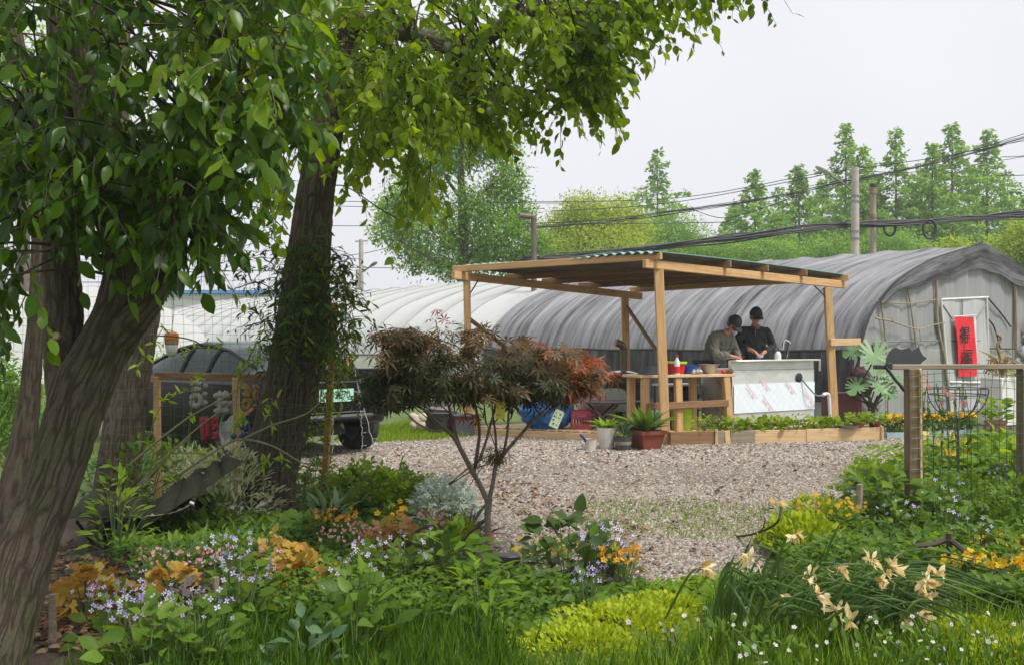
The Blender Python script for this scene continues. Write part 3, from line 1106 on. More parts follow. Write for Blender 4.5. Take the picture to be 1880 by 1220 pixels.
pl = [([(900, 372, 40), (1240, 362, 40), (1500, 316, 38), (1580, 306, 35.2), (1760, 280, 36), (1880, 246, 37)], 'uppermost thin wire crossing the conifers'),
      ([(1010, 388, 40), (1240, 369, 40), (1570, 310, 35.2)], 'thin wire running from the lamp pole top toward the flue pipe'),
      ([(1590, 315, 35.2), (1700, 312, 42), (1880, 288, 45)], 'thin wire between the lamp pole and the frame edge'),
      ([(1840, 288, 52), (1900, 283, 52)], 'short far wire high at the frame edge'),
      ([(1270, 385, 38), (1330, 398, 38), (1400, 380, 37), (1480, 352, 36)], 'slack wire dipping below the loose bundle'),
      ([(1830, 322, 52), (1900, 320, 52)], 'short far wire below the conifer tips at the frame edge'),
      ([(600, 369, 62), (760, 371, 62), (1000, 372, 62), (1100, 372, 62)], 'high wire behind the broad light green tree'),
      ([(600, 378, 62), (760, 379, 62), (1000, 383, 62)], 'second high wire behind the broad light green tree'),
      ([(560, 414, 62), (700, 414, 62), (1050, 417, 62)], 'wire level with the far pole tip'),
      ([(400, 470, 60), (560, 474, 60), (660, 465, 61.9), (720, 453, 62)], 'wire rising to the far pole'),
      ([(300, 500, 60), (560, 494, 60), (660, 490, 61.9), (760, 493, 62)], 'wire just above the blue roof'),
      ([(0, 478, 50), (200, 486, 52), (420, 497, 56)], 'wire seen between the dark trunks'),
      ([(0, 512, 50), (200, 516, 52), (420, 505, 56)], 'lowest wire seen between the dark trunks'),
      ([(1030, 412, 55), (1180, 409, 55), (1330, 408, 55)], 'far level wire in front of the yellow green tree')]
for pp, lb in pl:
    wire(lb, pp, .014 if pp[0][2] < 45 else .02, .05, 1, n=24)
for i, (x, y, r_, lb) in enumerate(((1633, 419, .27, 'small black cable coil hung beside the brownish pole'), (1706, 421, .32, 'larger black cable coil hung under the cable bundle'))):
    b = MB()
    c = P(x, y, 36)
    for k in range(5):
        a = np.linspace(0, 2 * math.pi, 26)
        ry = r_ * rng.uniform(.92, 1.05)
        tube(b, np.stack([c[0] + ry * .72 * np.cos(a), c[1] + rng.normal(0, .03) + 0 * a, c[2] + ry * np.sin(a)], 1), .03, 5, False)
    single('cable_coil', b, M_['cable'], lb, 'cable coil', 'cable coils on the line', base=c)

# ------------------------------------------------------------------ trees beyond the greenhouses
M_['conifer'] = leafmat('dawn redwood needles', [(.09, .19, .045), (.155, .29, .065), (.22, .375, .09), (.30, .46, .13)], .42, .6, spec=.15)
M_['yellowgreen'] = leafmat('yellow green camphor leaves', [(.13, .20, .02), (.23, .33, .04), (.34, .44, .06), (.43, .50, .09)], .42, .5, spec=.2)
M_['midgreen'] = leafmat('light green tree leaves', [(.055, .13, .018), (.115, .235, .03), (.19, .34, .045), (.29, .44, .08)], .42, .45, spec=.25)
M_['bark_far'] = mat('far bark', (.12, .10, .08), (.08, .07, .055), rough=.95)
def conifer(px, ytop, Y, wpx, label, lean=0, dens=1.0, tops=1):
    base = gz(px, Y)
    H = P(px, ytop, Y)[2]
    wd = 1.35 * wpx / F * Y
    t = thing('conifer_tree', label, 'tree', base, 'tall conifers behind the greenhouse')
    b = MB(); tb = MB()
    stems = [(0, 1.0)] if tops == 1 else [(-.3 * wd, .93), (0, 1.0), (.33 * wd, .94)][:tops]
    for sx, sh in stems:
        h = H * sh
        tube(tb, [base + (sx * .4, 0, 0), base + (sx, 0, h * .5), base + (sx + lean * wd, 0, h)], [.2, .12, .015], 6)
        n = int(150 * dens)
        for k in range(n):
            u = (k + rng.random()) / n
            z = h * (.12 + .88 * u)
            rmax = wd * .62 * (1 - u) ** .52 * rng.uniform(.35, 1.2) + .15
            if tops > 1: rmax *= .75
            if u > .78: rmax *= .5
            a = k * 2.399 + rng.normal(0, .3)
            d = np.array((math.cos(a), math.sin(a), 0))
            p0 = base + (sx + lean * wd * max(0, u - .5) * 2, 0, z)
            m_ = max(4, int(105 * rmax / (wd * .5) * dens) + 8)
            r = rmax * rng.random(m_) ** .6
            pos = p0 + d * r[:, None] + np.c_[np.zeros((m_, 2)), r * .22 * (1 if u > .4 else .6) - .08 * r * r] + rnd(m_, .085 + .05 * (1 - u))
            scatter(b, T['small'], pos, d + rnd(m_, .6) + (0, 0, -.3), rnd(m_) + (0, -.4, .9), rng.uniform(.16, .42, m_), np.clip(.5 + rng.normal(0, .18) + rng.normal(0, .15, m_), 0, 1))
            if k % 4 == 0:
                tube(tb, [p0, p0 + d * rmax + (0, 0, rmax * .2)], [.03, .008], 3, False)
    obj('trunk', tb, M_['bark_far'], t)
    obj('crown', b, M_['conifer'], t, False)
    return t
conifer(1207, 274, 80, 120, 'slender conifer with a bare pointed tip beside the round yellow tree', dens=.8)
conifer(1386, 316, 72, 120, 'conifer of middling height just off the shed roof end', dens=.9)
conifer(1467, 304, 76, 120, 'conifer with a narrow top between two fuller ones, lamp head above it')
conifer(1553, 228, 78, 125, 'very slim spired conifer right behind the lamp pole')
conifer(1645, 238, 72, 150, 'broad conifer with three tips above the brownish pole', tops=3, dens=.9)
conifer(1748, 228, 74, 140, 'tallest full conifer above the cable coils')
conifer(1812, 240, 77, 130, 'last tall conifer beside the tallest one, thin top')
conifer(1885, 360, 75, 120, 'lower conifer cut by the frame edge', dens=.7)
conifer(1425, 390, 82, 130, 'short conifer filling the gap behind the shed roof', dens=.7)
conifer(1600, 350, 84, 150, 'pale conifer far back between the two poles', dens=.7)
conifer(1700, 370, 82, 140, 'pale conifer far back above the cable coil', dens=.7)
conifer(1330, 410, 84, 110, 'low far conifer beside the cable bundle', dens=.6)

for px, yt, Y, wp, lb in ((1430, 345, 88, 120, 'conifer half hidden behind the lamp head'), (1510, 330, 90, 120, 'dim conifer behind the slim spired one'), (1600, 300, 92, 110, 'thin far conifer showing between the two poles'), (1690, 300, 90, 130, 'far conifer filling the gap over the small cable coil'), (1780, 300, 92, 130, 'far conifer between the two tallest tops'), (1850, 320, 90, 130, 'far conifer beside the last tall one, cut by wires'), (1350, 372, 92, 110, 'far low conifer above the sagging bundle')):
    conifer(px, yt, Y, wp, lb, dens=.75)

def blobtree(name, label, px, Y, parts, n, m, size, trunk, group=None, limbs=(), tm='small', base_py=None):
    """parts: (px, py, rx, ry) leaf masses, drawn at distance Y with real depth"""
    t = thing(name, label, 'tree', gz(px, Y), group)
    tb = MB()
    if trunk:
        tube(tb, curve([[*P(a, b_, Y), r] for a, b_, r in trunk], 16)[:, :3], curve([[*P(a, b_, Y), r] for a, b_, r in trunk], 16)[:, 3], 8)
    for L in limbs:
        c = curve([[*P(a, b_, Y + dy), r] for a, b_, dy, r in L], 12)
        tube(tb, c[:, :3], c[:, 3], 6)
    if trunk or limbs:
        obj('trunk', tb, M_['bark_far'], t)
    b = MB()
    tot = sum(q[2] * q[3] for q in parts)
    for (x, y, rx, ry) in parts:
        k = int(n * rx * ry / tot)
        c = P(x, y, Y + rng.normal(0, (rx / F * Y) * .5))
        rr = np.array((rx, (rx + ry) / 2, ry)) / F * Y
        nclump = max(4, k // 28)
        dirs = nrm(rnd(nclump)) * (rng.random((nclump, 1)) ** .4)
        cl = np.repeat(dirs, 28, 0)[:k]
        k = len(cl)
        pos = c + cl * rr + rnd(k, .10 * float(rr.mean()) + size * .8)
        cv = np.repeat(rng.normal(.5, .2, nclump), 28)[:k]
        scatter(b, T[tm], pos, cl + rnd(k, .7) + (0, 0, -.2), cl + rnd(k, .5) + (0, 0, .8), rng.uniform(.6, 1.3, k) * size, np.clip(cv + rng.normal(0, .15, k), 0, 1))
    obj('crown', b, m, t, False)
    return t
pr_ = [(1085, 425, 85, 62), (1040, 440, 50, 45), (1130, 410, 50, 45), (1075, 395, 45, 34), (1160, 430, 40, 45), (1020, 470, 40, 30), (1100, 460, 90, 40)]
blobtree('round_tree', 'rounded yellow green tree above the shed roof', 1085, 62, pr_, 36000, M_['yellowgreen'], .17, [(1085, 650, .25), (1085, 440, .12)])
blobtree('round_tree', 'darker bushy tree tucked beside the rounded yellow tree', 1225, 66, [(1225, 420, 60, 45), (1180, 440, 40, 40), (1270, 440, 40, 30), (1235, 460, 60, 25)], 11000, M_['conifer'], .17, [(1225, 650, .2), (1225, 430, .1)])
blobtree('round_tree', 'yellow green bush at the frame edge above the gable', 1855, 45, [(1850, 465, 45, 32), (1890, 440, 40, 40), (1880, 490, 40, 40), (1915, 460, 40, 40)], 12000, M_['yellowgreen'], .13, [(1870, 600, .1), (1870, 470, .06)])
blobtree('round_tree', 'small yellow green bush peeking over the tunnel ridge', 1748, 48, [(1748, 455, 28, 14), (1720, 462, 25, 10), (1775, 462, 22, 9)], 1400, M_['yellowgreen'], .18, None)
blobtree('round_tree', 'low green shrubs over the tunnel behind the shed roof end', 1330, 60, [(1330, 462, 60, 20), (1420, 462, 70, 22), (1250, 466, 60, 14), (1520, 455, 60, 22), (1640, 450, 70, 24)], 16000, M_['conifer'], .15, None)
pr_ = [(850, 265, 60, 45), (915, 270, 45, 40), (800, 300, 50, 40), (930, 340, 45, 40), (880, 380, 50, 40), (760, 360, 55, 45), (720, 420, 38, 32), (790, 420, 60, 45), (930, 430, 55, 45), (985, 455, 40, 30), (870, 455, 60, 40), (765, 470, 45, 28), (830, 490, 50, 22), (930, 480, 60, 25), (870, 215, 55, 40), (800, 235, 45, 35), (720, 385, 30, 26), (950, 395, 32, 26)]
blobtree('broad_tree', 'broad light green tree standing behind the white tunnel greenhouse', 850, 46, pr_, 38000, M_['midgreen'], .165,
         [(852, 640, .32), (850, 505, .26), (850, 400, .22), (846, 310, .14), (850, 230, .05)],
         limbs=[[(850, 420, 0, .12), (880, 360, -1, .09), (930, 320, -1.5, .04)], [(850, 450, 0, .12), (800, 400, -1, .08), (745, 350, -1.5, .04)], [(850, 480, 0, .12), (905, 440, .8, .08), (960, 420, 1, .03)], [(849, 370, 0, .1), (815, 320, .6, .06), (790, 270, 1, .03)], [(850, 500, 0, .09), (790, 475, -1, .06), (730, 440, -1.5, .03)]])
blobtree('broad_tree', 'pale green tree seen through gaps between the dark trunks', 40, 34, [(30, 190, 90, 90), (110, 130, 80, 80), (-60, 150, 90, 100), (60, 300, 80, 60), (180, 180, 70, 70), (-40, 330, 80, 60)], 9000, M_['midgreen'], .2, [(40, 640, .3), (45, 250, .15)])
blobtree('hedge', 'light green bushes behind the mesh fence at the frame edge', 10, 12, [(20, 720, 50, 40), (-40, 700, 60, 60), (60, 770, 40, 30), (10, 790, 60, 30)], 3500, M_['midgreen'], .07, None)
blobtree('shrub', 'light green shrub beyond the car bonnet', 335, 17, [(335, 668, 30, 18), (300, 690, 30, 24), (265, 690, 40, 30)], 1500, M_['midgreen'], .08, None)
# ------------------------------------------------------------------ the near trees
def bark_mat(name, a, b_, c):
    m, n, bs, o = newmat(name)
    vec = mapping(n, 'UV', (1, 1, 1))
    at = n.nodes.new('ShaderNodeAttribute')
    at.attribute_name = 'var'
    v2 = mapping(n, 'Object')
    f = noise(n, v2, 70, 6, .75)
    g = noise(n, v2, 3.5, 4, .6)
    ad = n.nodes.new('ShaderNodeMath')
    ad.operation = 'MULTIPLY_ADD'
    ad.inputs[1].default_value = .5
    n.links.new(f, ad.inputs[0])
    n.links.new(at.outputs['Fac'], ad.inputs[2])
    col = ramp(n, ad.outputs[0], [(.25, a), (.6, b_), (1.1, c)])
    moss = ramp(n, g, [(.5, (1, 1, 1)), (.68, (.75, .95, .62))])
    mu = n.nodes.new('ShaderNodeMix')
    mu.data_type = 'RGBA'
    mu.blend_type = 'MULTIPLY'
    mu.inputs[0].default_value = 1
    n.links.new(col, mu.inputs[6])
    n.links.new(moss, mu.inputs[7])
    n.links.new(mu.outputs[2], bs.inputs['Base Color'])
    bs.inputs['Roughness'].default_value = .92
    bs.inputs['Specular IOR Level'].default_value = .2
    bumpn(n, bs, f, .9, .008)
    return m
M_['bark'] = bark_mat('furrowed bark', (.024, .018, .013), (.070, .054, .039), (.15, .122, .093))
M_['bark_dark'] = bark_mat('dark smooth bark', (.06, .05, .04), (.11, .095, .075), (.17, .15, .125))

def trunk_mesh(mb, ctrl, depth=.009, du=.006, dv=.011, seed=1, furrow=.0115):
    """ctrl rows: world x, y, z, radius; real furrows are modelled into the surface"""
    ctrl = np.asarray(ctrl, float)
    L = np.linalg.norm(np.diff(ctrl[:, :3], axis=0), axis=1).sum()
    m = max(8, int(L / dv))
    c = curve(ctrl, m)
    pts, rad = c[:, :3], np.maximum(c[:, 3], .004)
    n = int(min(420, max(16, 2 * math.pi * rad.max() / du)))
    T_ = nrm(np.gradient(pts, axis=0))
    a = nrm(np.cross((0, 1.0, 0), T_[0]))
    ang = np.linspace(0, 2 * math.pi, n + 1)
    u = ang / (2 * math.pi)
    nu = max(6, int(2 * math.pi * rad.mean() / furrow))
    V = np.zeros((m, n + 1, 3)); UV = np.zeros((m, n + 1, 2)); A = np.zeros((m, n + 1))
    s = 0
    for i in range(m):
        if i: s += np.linalg.norm(pts[i] - pts[i - 1])
        a = nrm(a - T_[i] * np.dot(a, T_[i]))
        b = np.cross(T_[i], a)
        v = np.full(n + 1, s)
        warp = (vnoise(u, v * 12 + 3, max(4, nu // 2), seed + 5) - .5) * 1.3 / nu
        r1 = vnoise(u + warp, v * 9, nu, seed)
        r2 = vnoise(u + warp * .5, v * 34, nu * 2, seed + 1)
        r3 = vnoise(u, v * 2.0, 5, seed + 2)
        r4 = vnoise(u, v * 60, nu * 4, seed + 3)
        k1 = np.clip(np.abs(2 * r1 - 1) / .62, 0, 1)
        k2 = np.clip(np.abs(2 * r2 - 1) / .5, 0, 1)
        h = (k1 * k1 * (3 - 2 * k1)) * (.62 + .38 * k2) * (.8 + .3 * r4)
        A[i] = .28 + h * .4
        rr = rad[i] * (1 + .07 * (r3 - .5)) + depth * min(1, rad[i] / .1) * (h - .6)
        V[i] = pts[i] + rr[:, None] * (np.cos(ang)[:, None] * a + np.sin(ang)[:, None] * b)
        UV[i] = np.c_[u * 2 * math.pi * rad[i], v]
    V[:, -1] = V[:, 0]
    i, j = np.meshgrid(np.arange(m - 1), np.arange(n), indexing='ij')
    k = n + 1
    q = np.stack([i * k + j, i * k + j + 1, (i + 1) * k + j + 1, (i + 1) * k + j], -1).reshape(-1, 4)
    mb.add(V.reshape(-1, 3), q, A.ravel(), 0, UV.reshape(-1, 2))

def px_ctrl(rows):
    """rows: px, py, width in px, distance"""
    return [[*P(x, y, Y), wd / 2 / F * Y] for x, y, wd, Y in rows]

# foliage tools
def clear_of_trunk(a):
    """the boughs part where the stout stem climbs through them"""
    x = CX + a[:, 0] / a[:, 1] * F
    y = HY - (a[:, 2] - CH) / a[:, 1] * F + 35
    return a[~(inpoly(x, y, [(580, 180), (655, 170), (640, 300), (612, 440), (535, 440), (552, 300)]) & (a[:, 1] < 7.3))]

def leafy_twigs(lb, tb, anchors, out, n_leaf, size, tm='ovate', droop=.8, tw=(.16, .34), skel=None, link=.3, var=.5, vs=.25, side=.8):
    for i, a in enumerate(anchors):
        d = nrm(out[i] * .7 + rnd(1)[0] * .7 + (0, 0, -.25))
        L = rng.uniform(*tw)
        k = max(3, int(rng.normal(n_leaf, n_leaf * .25)))
        t = np.linspace(.1, 1, k)
        pts = a + d * (t * L)[:, None] + np.c_[np.zeros((k, 2)), -.35 * L * t * t]
        tube(tb, np.vstack([a, pts]), np.linspace(.0035, .0012, k + 1), 3, False)
        sd = nrm(np.cross(d, (0, 0, 1.0)))
        sg = np.where(np.arange(k) % 2 == 0, 1, -1)[:, None]
        ld = d * .45 + sd * sg * side + np.array((0, 0, -droop)) + rnd(k, .3)
        nn = np.array((0, 0, .55)) + out[i] * .35 + rnd(k, .55) + sd * sg * .3
        cv = np.clip(var + rng.normal(0, vs * .6) + rng.normal(0, vs * .6, k), 0, 1)
        scatter(lb, T[tm + rng.choice(['', '', '2', '3'])], pts + rnd(k, .006), ld, nn, size * rng.uniform(.45, 1.25, k), cv)
        if skel is not None and rng.random() < link:
            dd = np.linalg.norm(skel - a, axis=1)
            s = skel[np.argmin(dd)]
            L2 = dd.min()
            if L2 < 1.5:
                mid = (s + a) / 2 + np.array((0, 0, .12 * L2)) + rnd(1, .06 * L2)[0]
                tube(tb, curve([s, mid, a], 9), np.linspace(.004 + .006 * L2, .003, 9), 4, False)

def region(poly, n, Y0, Y1, up=0):
    s = polysample(poly, n) - (0, up)
    Y = rng.uniform(Y0, Y1, n)
    return np.array([P(x, y, d) for (x, y), d in zip(s, Y)])

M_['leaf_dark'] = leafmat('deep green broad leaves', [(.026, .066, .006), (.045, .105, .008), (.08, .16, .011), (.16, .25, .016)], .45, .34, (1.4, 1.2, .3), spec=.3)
M_['leaf_main'] = leafmat('fresh green broad leaves', [(.05, .10, .006), (.10, .18, .009), (.165, .265, .014), (.27, .37, .025)], .52, .38, (1.35, 1.2, .3), spec=.3)

def near_tree(name, label, base):
    return thing(name, label, 'tree', base)

# 1  forked leaning tree at the frame's edge
t1 = near_tree('forked_tree', 'leaning forked tree with furrowed bark rising from the near grass', gz(-30, 4.1))
b = MB()
trunk_mesh(b, px_ctrl([(-40, 1330, 155, 4.05), (-8, 1210, 114, 4.1), (46, 1010, 108, 4.2), (86, 913, 96, 4.28), (124, 800, 96, 4.35), (150, 715, 104, 4.4), (192, 630, 90, 4.45), (222, 565, 88, 4.5), (232, 480, 84, 4.55), (205, 360, 74, 4.6), (172, 240, 60, 4.7), (150, 80, 52, 4.8), (150, -120, 40, 4.9)]), seed=3, du=.003, dv=.0065, depth=.007)
obj('trunk', b, M_['bark'], t1, True, 0)
b = MB(); trunk_mesh(b, px_ctrl([(130, 800, 66, 4.38), (122, 700, 72, 4.46), (118, 620, 70, 4.52), (117, 560, 66, 4.56), (112, 450, 64, 4.62), (118, 320, 54, 4.7), (112, 140, 46, 4.8), (100, -100, 36, 5)]), seed=11)
obj('limb', b, M_['bark'], t1, True, 0)
b = MB(); trunk_mesh(b, px_ctrl([(205, 640, 70, 4.48), (245, 590, 56, 4.42), (282, 545, 44, 4.4), (318, 480, 34, 4.4), (345, 380, 26, 4.45), (390, 260, 20, 4.5), (430, 120, 14, 4.6)]), seed=12, furrow=.02)
obj('limb', b, M_['bark'], t1, True, 0)
b = MB(); trunk_mesh(b, px_ctrl([(112, 330, 30, 4.7), (60, 230, 22, 4.6), (10, 190, 18, 4.5), (-60, 150, 14, 4.4)]), seed=13)
obj('limb', b, M_['bark'], t1, True, 0)
b = MB()
c0 = P(120, 617, 4.52) - np.array((0, .085, 0))
lathe(b, [(0, .012), (.014, .012), (.019, 0), (.02, -.02)], c0, 14, frame3((1, 0, 0), (0, -1, .3)))
obj('cut_stub', b, mat('pale cut wood', (.5, .4, .26), (.36, .27, .16), rough=.8), t1)
skel = np.array([P(x, y, Y) for x, y, Y in [(150, 80, 4.8), (172, 240, 4.7), (205, 360, 4.6), (230, 480, 4.5), (112, 320, 4.7), (112, 140, 4.8), (318, 480, 4.4), (345, 380, 4.45), (390, 260, 4.5), (430, 120, 4.6), (60, 230, 4.6), (282, 545, 4.4), (113, 450, 4.6)]])
lb, tb = MB(), MB()
regs = [([(-60, -140), (560, -140), (548, 60), (520, 140), (560, 230), (545, 340), (470, 330), (430, 300), (300, 330), (-60, 330)], 330, 3.6, 5.4),
        ([(120, 330), (330, 300), (470, 300), (545, 330), (520, 355), (420, 400), (410, 450), (380, 500), (250, 480), (150, 470), (90, 440)], 120, 3.7, 4.8),
        ([(230, 440), (400, 440), (392, 500), (350, 535), (250, 520)], 36, 3.7, 4.4),
        ([(-60, 330), (130, 330), (120, 420), (60, 440), (-60, 440)], 60, 3.8, 4.8),
        ([(90, 430), (190, 440), (170, 480), (110, 490)], 12, 3.8, 4.3),
        ([(-60, 520), (40, 540), (62, 590), (50, 650), (-60, 640)], 18, 3.7, 4.2)]
for poly, n, y0, y1 in regs:
    a = clear_of_trunk(region(poly, int(n * 1.45), y0, y1, 100))
    out = nrm(a - P(200, 250, 4.8))
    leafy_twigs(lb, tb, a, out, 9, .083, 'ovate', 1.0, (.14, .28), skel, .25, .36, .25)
# shoots on the outer, open side; the light there is put into their leaf tone
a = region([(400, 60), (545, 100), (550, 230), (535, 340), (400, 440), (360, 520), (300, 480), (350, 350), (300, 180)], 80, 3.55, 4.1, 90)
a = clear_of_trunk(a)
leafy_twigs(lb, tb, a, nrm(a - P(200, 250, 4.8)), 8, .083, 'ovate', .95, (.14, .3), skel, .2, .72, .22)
obj('twigs', tb, M_['twig'], t1)['kind'] = 'stuff'
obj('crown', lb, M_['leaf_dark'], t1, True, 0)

# 2-4  darker trunks further back
def back_tree(label, rows, seed, cr=None, ncr=60, Y=6, m='bark'):
    t = near_tree('slender_tree', label, gz(rows[0][0], rows[0][3]))
    b = MB()
    trunk_mesh(b, px_ctrl(rows), seed=seed, du=.009, dv=.016)
    obj('trunk', b, M_[m], t, True, 0)
    if cr:
        lb, tb = MB(), MB()
        sk = np.array([P(x, y, Y_) for x, y, w_, Y_ in rows])
        for poly in cr:
            a = region(poly, ncr, Y - .8, Y + 1.0)
            leafy_twigs(lb, tb, a, nrm(a - sk.mean(0)), 8, .1, 'ovate', .8, (.2, .4), sk, .2, .45, .25)
        obj('twigs', tb, M_['twig'], t)['kind'] = 'stuff'
        obj('crown', lb, M_['leaf_main'], t, True, 0)
    return t
back_tree('slim dark trunk rising behind the forked tree, at the frame edge', [(-20, 1090, 84, 5.5), (20, 950, 70, 5.6), (45, 800, 46, 5.7), (62, 640, 32, 5.8), (72, 450, 27, 5.9), (60, 250, 24, 6), (20, 60, 40, 6), (0, -100, 40, 6)], 21, [[(-100, -60), (180, -60), (180, 280), (-100, 380)]], 60, 6.4)
back_tree('dark trunk squeezed between the forked tree and the next slim trunk', [(185, 1000, 62, 6.9), (198, 900, 52, 7.0), (212, 780, 44, 7.05), (222, 650, 40, 7.1), (228, 480, 36, 7.2), (220, 250, 30, 7.4), (230, -60, 24, 7.6)], 22, [[(120, -60), (420, -60), (420, 320), (150, 420)]], 80, 7.4)
back_tree('leaning grey trunk beside the hanging orange lantern', [(228, 980, 50, 7.4), (238, 860, 42, 7.45), (252, 720, 40, 7.5), (270, 610, 37, 7.5), (284, 540, 36, 7.5), (330, 380, 38, 7.5), (395, 190, 46, 7.5), (425, 90, 52, 7.5), (446, -40, 56, 7.5), (470, -200, 50, 7.5)], 23, [[(330, -80), (640, -80), (600, 120), (560, 330), (420, 260)]], 90, 7.9)

# 5  the main tree
t5 = near_tree('ivy_clad_tree', 'stout tree with deeply ridged bark, its middle wrapped in climbing ivy', gz(488, 7.26))
b = MB()
trunk_mesh(b, px_ctrl([(480, 1008, 138, 7.25), (488, 972, 108, 7.26), (493, 940, 98, 7.26), (497, 870, 96, 7.26), (516, 780, 98, 7.27), (536, 700, 98, 7.28), (556, 610, 102, 7.28), (562, 520, 88, 7.28), (570, 440, 76, 7.28), (582, 340, 68, 7.28), (598, 240, 62, 7.28), (612, 185, 60, 7.28), (632, 110, 42, 7.25), (646, 20, 38, 7.2), (655, -100, 34, 7.1)]), seed=31, depth=.011, furrow=.014, du=.004, dv=.008)
obj('trunk', b, M_['bark'], t5, True, 0)
b = MB(); trunk_mesh(b, px_ctrl([(610, 200, 46, 7.28), (598, 150, 34, 7.2), (580, 95, 30, 7.15), (556, 40, 28, 7.1), (538, -10, 27, 7.05), (520, -100, 22, 7)]), seed=32)
obj('limb', b, M_['bark_dark'], t5, True, 0)
b = MB(); trunk_mesh(b, px_ctrl([(646, 30, 36, 7.2), (760, 66, 34, 7.0), (850, 88, 32, 6.9), (890, 72, 30, 6.85), (950, 32, 27, 6.8), (1010, 22, 24, 6.7), (1080, 24, 19, 6.6), (1145, 8, 14, 6.5), (1240, -10, 10, 6.4), (1340, -5, 6, 6.35)]), seed=33)
obj('limb', b, M_['bark_dark'], t5, True, 0)
b = MB(); trunk_mesh(b, px_ctrl([(700, 34, 16, 7.05), (755, 64, 16, 7.0)]), seed=34)
obj('limb', b, M_['bark_dark'], t5, True, 0)
b = MB(); trunk_mesh(b, px_ctrl([(748, -10, 11, 7.0), (757, 66, 14, 7.0)]), seed=35)
obj('limb', b, M_['bark_dark'], t5, True, 0)
b = MB(); trunk_mesh(b, px_ctrl([(632, 110, 24, 7.2), (700, 140, 16, 7.0), (800, 170, 11, 6.8), (930, 170, 8, 6.6), (1030, 165, 5, 6.5)]), seed=36)
obj('limb', b, M_['bark_dark'], t5, True, 0)
skel = np.array([P(x, y, Y) for x, y, Y in [(632, 110, 7.2), (646, 20, 7.2), (598, 150, 7.2), (556, 40, 7.1), (760, 66, 7.0), (850, 88, 6.9), (890, 72, 6.85), (950, 32, 6.8), (1010, 22, 6.7), (1080, 24, 6.6), (1145, 8, 6.5), (700, 140, 7), (800, 170, 6.8), (930, 170, 6.6), (1030, 165, 6.5), (870, 170, 6.7), (1240, -10, 6.4), (1340, -5, 6.35)]])
lb, tb = MB(), MB()
regs = [([(560, -140), (1200, -140), (1180, 60), (1150, 80), (1120, 60), (1000, 90), (900, 130), (820, 200), (700, 250), (640, 200), (560, 120)], 400, 5.6, 8.2, .52),
        ([(640, 150), (900, 110), (980, 140), (960, 210), (900, 245), (800, 260), (740, 300), (660, 270), (630, 230)], 190, 5.8, 8.2, .55),
        ([(950, 60), (1130, 60), (1120, 150), (1090, 200), (1040, 150), (960, 130)], 95, 6.0, 7.2, .5),
        ([(1010, 110), (1118, 110), (1110, 165), (1085, 205), (1040, 235), (1010, 195)], 66, 6.0, 7.0, .4),
        ([(880, 190), (980, 195), (968, 222), (905, 238), (870, 235)], 22, 6.0, 7.0, .4),
        ([(1120, -40), (1330, -60), (1310, 30), (1250, 25), (1190, 45), (1130, 70)], 62, 5.9, 6.9, .45),
        ([(1318, -30), (1420, -60), (1400, 10), (1350, 30), (1320, 20)], 16, 5.9, 6.6, .3),
        ([(1080, 78), (1165, 60), (1175, 95), (1140, 110), (1095, 108)], 12, 6, 6.8, .45),
        ([(630, 250), (740, 290), (700, 320), (640, 330), (605, 280)], 26, 6.4, 7.2, .6),
        ([(480, 330), (540, 320), (545, 390), (520, 395), (490, 350)], 9, 6.3, 6.9, .75),
        ([(745, 270), (800, 290), (800, 370), (780, 420), (745, 360)], 15, 6.2, 7.0, .65),
        ([(660, 40), (720, 30), (720, 230), (670, 260)], 20, 6.0, 6.7, .6)]
for poly, n, y0, y1, v in regs:
    a = clear_of_trunk(region(poly, int(n * 1.35), y0, y1, 40))
    leafy_twigs(lb, tb, a, nrm(a - P(720, 20, 7.2)), 10, .074, 'broad', .7, (.16, .36), skel, .22, v, .28)
obj('twigs', tb, M_['twig'], t5)['kind'] = 'stuff'
obj('crown', lb, M_['leaf_main'], t5, True, 0)

# ivy on the main trunk
M_['ivy'] = leafmat('ivy leaves', [(.02, .05, .008), (.04, .09, .010), (.085, .16, .014), (.19, .28, .02)], .45, .42)
iv = thing('climbing_ivy', 'leafy climber wrapped round the stout trunk and hanging off its sides', 'climbing plant', P(560, 560, 7.05))
lb, tb = MB(), MB()
def ivy(poly, n, Y0, Y1, v, size, vs=.25, nl=6):
    a = region(poly, n, Y0, Y1)
    leafy_twigs(lb, tb, a, nrm(a - P(560, 560, 7.4)), nl, size, 'lance', .5, (.1, .24), None, 0, v, vs)
ivy([(515, 450), (600, 440), (632, 480), (636, 560), (628, 640), (560, 650), (500, 640), (505, 560)], 230, 6.78, 7.06, .32, .072)
ivy([(600, 480), (640, 475), (650, 560), (655, 625), (625, 690), (600, 650)], 80, 6.85, 7.4, .8, .066)
ivy([(585, 640), (640, 640), (630, 740), (580, 760), (570, 700)], 42, 6.9, 7.4, .85, .060)
ivy([(540, 780), (590, 760), (600, 820), (560, 870), (530, 850)], 26, 6.9, 7.3, .5, .05)
ivy([(430, 390), (510, 400), (530, 470), (510, 560), (450, 520), (420, 450)], 70, 6.9, 7.5, .12, .055, .1, 5)
ivy([(460, 560), (515, 560), (500, 640), (470, 660)], 24, 6.9, 7.3, .2, .055)
for k in range(9):
    y0 = rng.uniform(800, 900)
    x0 = rng.uniform(500, 560)
    tube(tb, curve([P(x0, y0, 6.98), P(x0 + 20 + rng.normal(0, 18), y0 - 130, 6.98), P(x0 + 40 + rng.normal(0, 18), y0 - 260, 6.98), P(x0 + 40 + rng.normal(0, 10), y0 - 330, 7.02)], 24), .006, 5)
